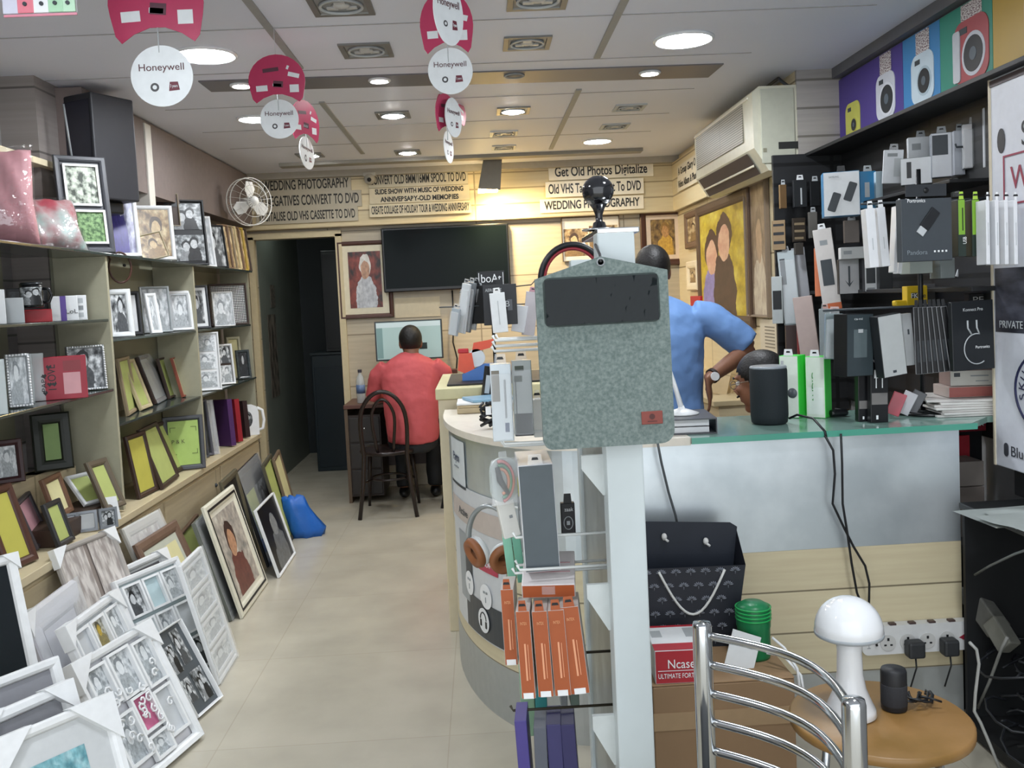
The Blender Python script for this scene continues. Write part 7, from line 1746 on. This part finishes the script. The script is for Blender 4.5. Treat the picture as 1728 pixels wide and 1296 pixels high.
# power strip on the counter front
A, B = onY(1450, 1105, 2.95), onY(1636, 1090, 2.95)
t = thing('power_strip', 'white four socket power strip with a red switch on the counter front', 'power strip', ((A.x + B.x) / 2, 2.942, .315))
PWd = B.x - A.x
MB().prism(rrect(-PWd / 2, PWd / 2, -.048, .048, .02), -.02, .016).build('body', mat('#d3d4d3', .35), t)
for i in range(4):
    x = -PWd / 2 + .085 + .066 * i
    sk = MB().cyl((0, 0, 0), .026, .004, 28, T=Matrix.Translation((x, -.02, -.008)) @ Matrix.Rotation(PI / 2, 4, 'X')).build('socket', mat('#c3c3c0', .4), t)
    MB().box((x, -.0245, .004), (.007, .002, .009)).box((x - .01, -.0245, -.015), (.008, .002, .005)).box((x + .01, -.0245, -.015), (.008, .002, .005)).build('socket_hole', BLACK, sk)
    MB().box((x + .02, -.01, .0505), (.022, .02, .008), 0, .002).build('switch', mat('#4a3a38', .4), t)
MB().prism([(PWd / 2 - .05, -.005), (PWd / 2 - .012, -.024), (PWd / 2 - .008, .018)], -.022, -.019).build('red_switch', mat('#8f2a3a', .35), t)
text('Hi-Fi', t, -PWd / 2 + .022, -.005, -.0206, .012, GREY, .04, rot=PI / 2)
for i, (dx, l) in enumerate(((-.005, 'black plug in the second socket of the power strip'), (.11, 'black charger hanging in the last socket of power strip'))):
    p_ = thing('plug_adapter', l, 'plug', ((A.x + B.x) / 2 + dx - .02, 2.942 - .022, .292))
    MB().box((0, -.026, 0), (.055 - .004 * i, .045, .055), 0, .008).build('plug_body', mat('#2f3133', .5), p_)
    MB().tube([(0, -.03, -.025), (0, -.035, -.06), (-.02, -.03, -.13)], .003, 6).build('lead', BLACK, p_)
# cords down the counter front
def cord(label, pts, Y, r_, m=BLACK):
    tag(MB().tube([onY(a, b_, Y) for a, b_ in pts], r_, 6).build('power_cable', m), label, 'cord')
cord('left black cord falling from the glass over the steel front', [(1392, 735), (1406, 760), (1409, 800), (1405, 850), (1424, 890), (1440, 922), (1460, 955), (1467, 985), (1466, 1040), (1480, 1090)], 2.915, .004)
cord('right black cord falling from the glass over the steel front', [(1419, 732), (1421, 780), (1422, 850), (1430, 900), (1437, 950), (1446, 1000), (1470, 1060)], 2.912, .004)
cord('grey cord falling behind the post to the carrier bag', [(1108, 738), (1116, 780), (1128, 830), (1140, 870), (1146, 900)], 2.915, .004, mat('#4a4f52', .4))
tag(MB().tube([(onY(1332, 706, 3.09)), onY(1345, 700, 3.06), onY(1372, 706, 3.0), onY(1392, 728, 2.92), onY(1394, 737, 2.914)], .004, 6).build('speaker_cable', BLACK), 'black cord running from the smart speaker to the glass edge', 'cord')
# steel chair in the foreground
CHR = mat('#c3c6c8', .12, 1., n=0)
A = Vector((.404, 1.76, 0)); B = Vector((.555, 1.39, 0)); C_ = (B - A); Ln = C_.length; cu = C_.normalized(); cn = Vector((-cu.y, cu.x, 0))
t = thing('steel_chair', 'tubular steel chair with bowed back rails in the foreground', 'chair', tuple((A + B) / 2))
rel = lambda v: v - (A + B) / 2
for p_ in (A, B): MB().lathe([(.019, 0), (.019, .835), (.017, .845), (1e-5, .848)], 24, T=Matrix.Translation(rel(p_))).build('back_post', CHR, t)
for i, z in enumerate((.82, .762, .704, .646, .588)):
    MB().tube([rel(A + cu * Ln * k_ / 16 + cn * .075 * math.sin(PI * k_ / 16)) + Vector((0, 0, z)) for k_ in range(17)], .008, 10).build('back_rail', CHR, t)
fA, fB = A - cn * .4, B - cn * .4
for p_ in (fA, fB): MB().tube([rel(p_), rel(p_) + Vector((0, 0, .44))], .015, 14).build('front_leg', CHR, t)
q = MB(); ce = rel((A + B + fA + fB) / 4) + Vector((0, 0, .46))
q.box((0, 0, 0), (Ln - .0, .4, .04), 0, .015, T=Matrix.Translation(ce) @ Matrix.Rotation(math.atan2(cu.y, cu.x), 4, 'Z')).build('seat', mat('#2a2c2e', .5), t)
for a, c in ((A, fA), (B, fB), (fA, fB)): MB().tube([rel(a) + Vector((0, 0, .43)), rel(c) + Vector((0, 0, .43))], .011, 10).build('seat_rail', CHR, t)

# ------------------------------------------------------------------ fit lettering to its width
bpy.context.view_layer.update()
for o, w in FITS:
    if o.dimensions.x > 1e-6: o.scale.x *= w / o.dimensions.x * abs(o.scale.x)
# lettering becomes plain mesh
bpy.context.view_layer.update()
dg = bpy.context.evaluated_depsgraph_get()
for o in [o for o in S.objects if o.type == 'FONT']:
    me = bpy.data.meshes.new_from_object(o.evaluated_get(dg))
    n = bpy.data.objects.new('lettering_mesh', me); COL.objects.link(n)
    n.parent = o.parent; n.matrix_parent_inverse = o.matrix_parent_inverse.copy(); n.matrix_basis = o.matrix_basis.copy()
    if 'label' in o: n['label'] = o['label']
    nm = o.name.split('.')[0]
    bpy.data.objects.remove(o); n.name = nm
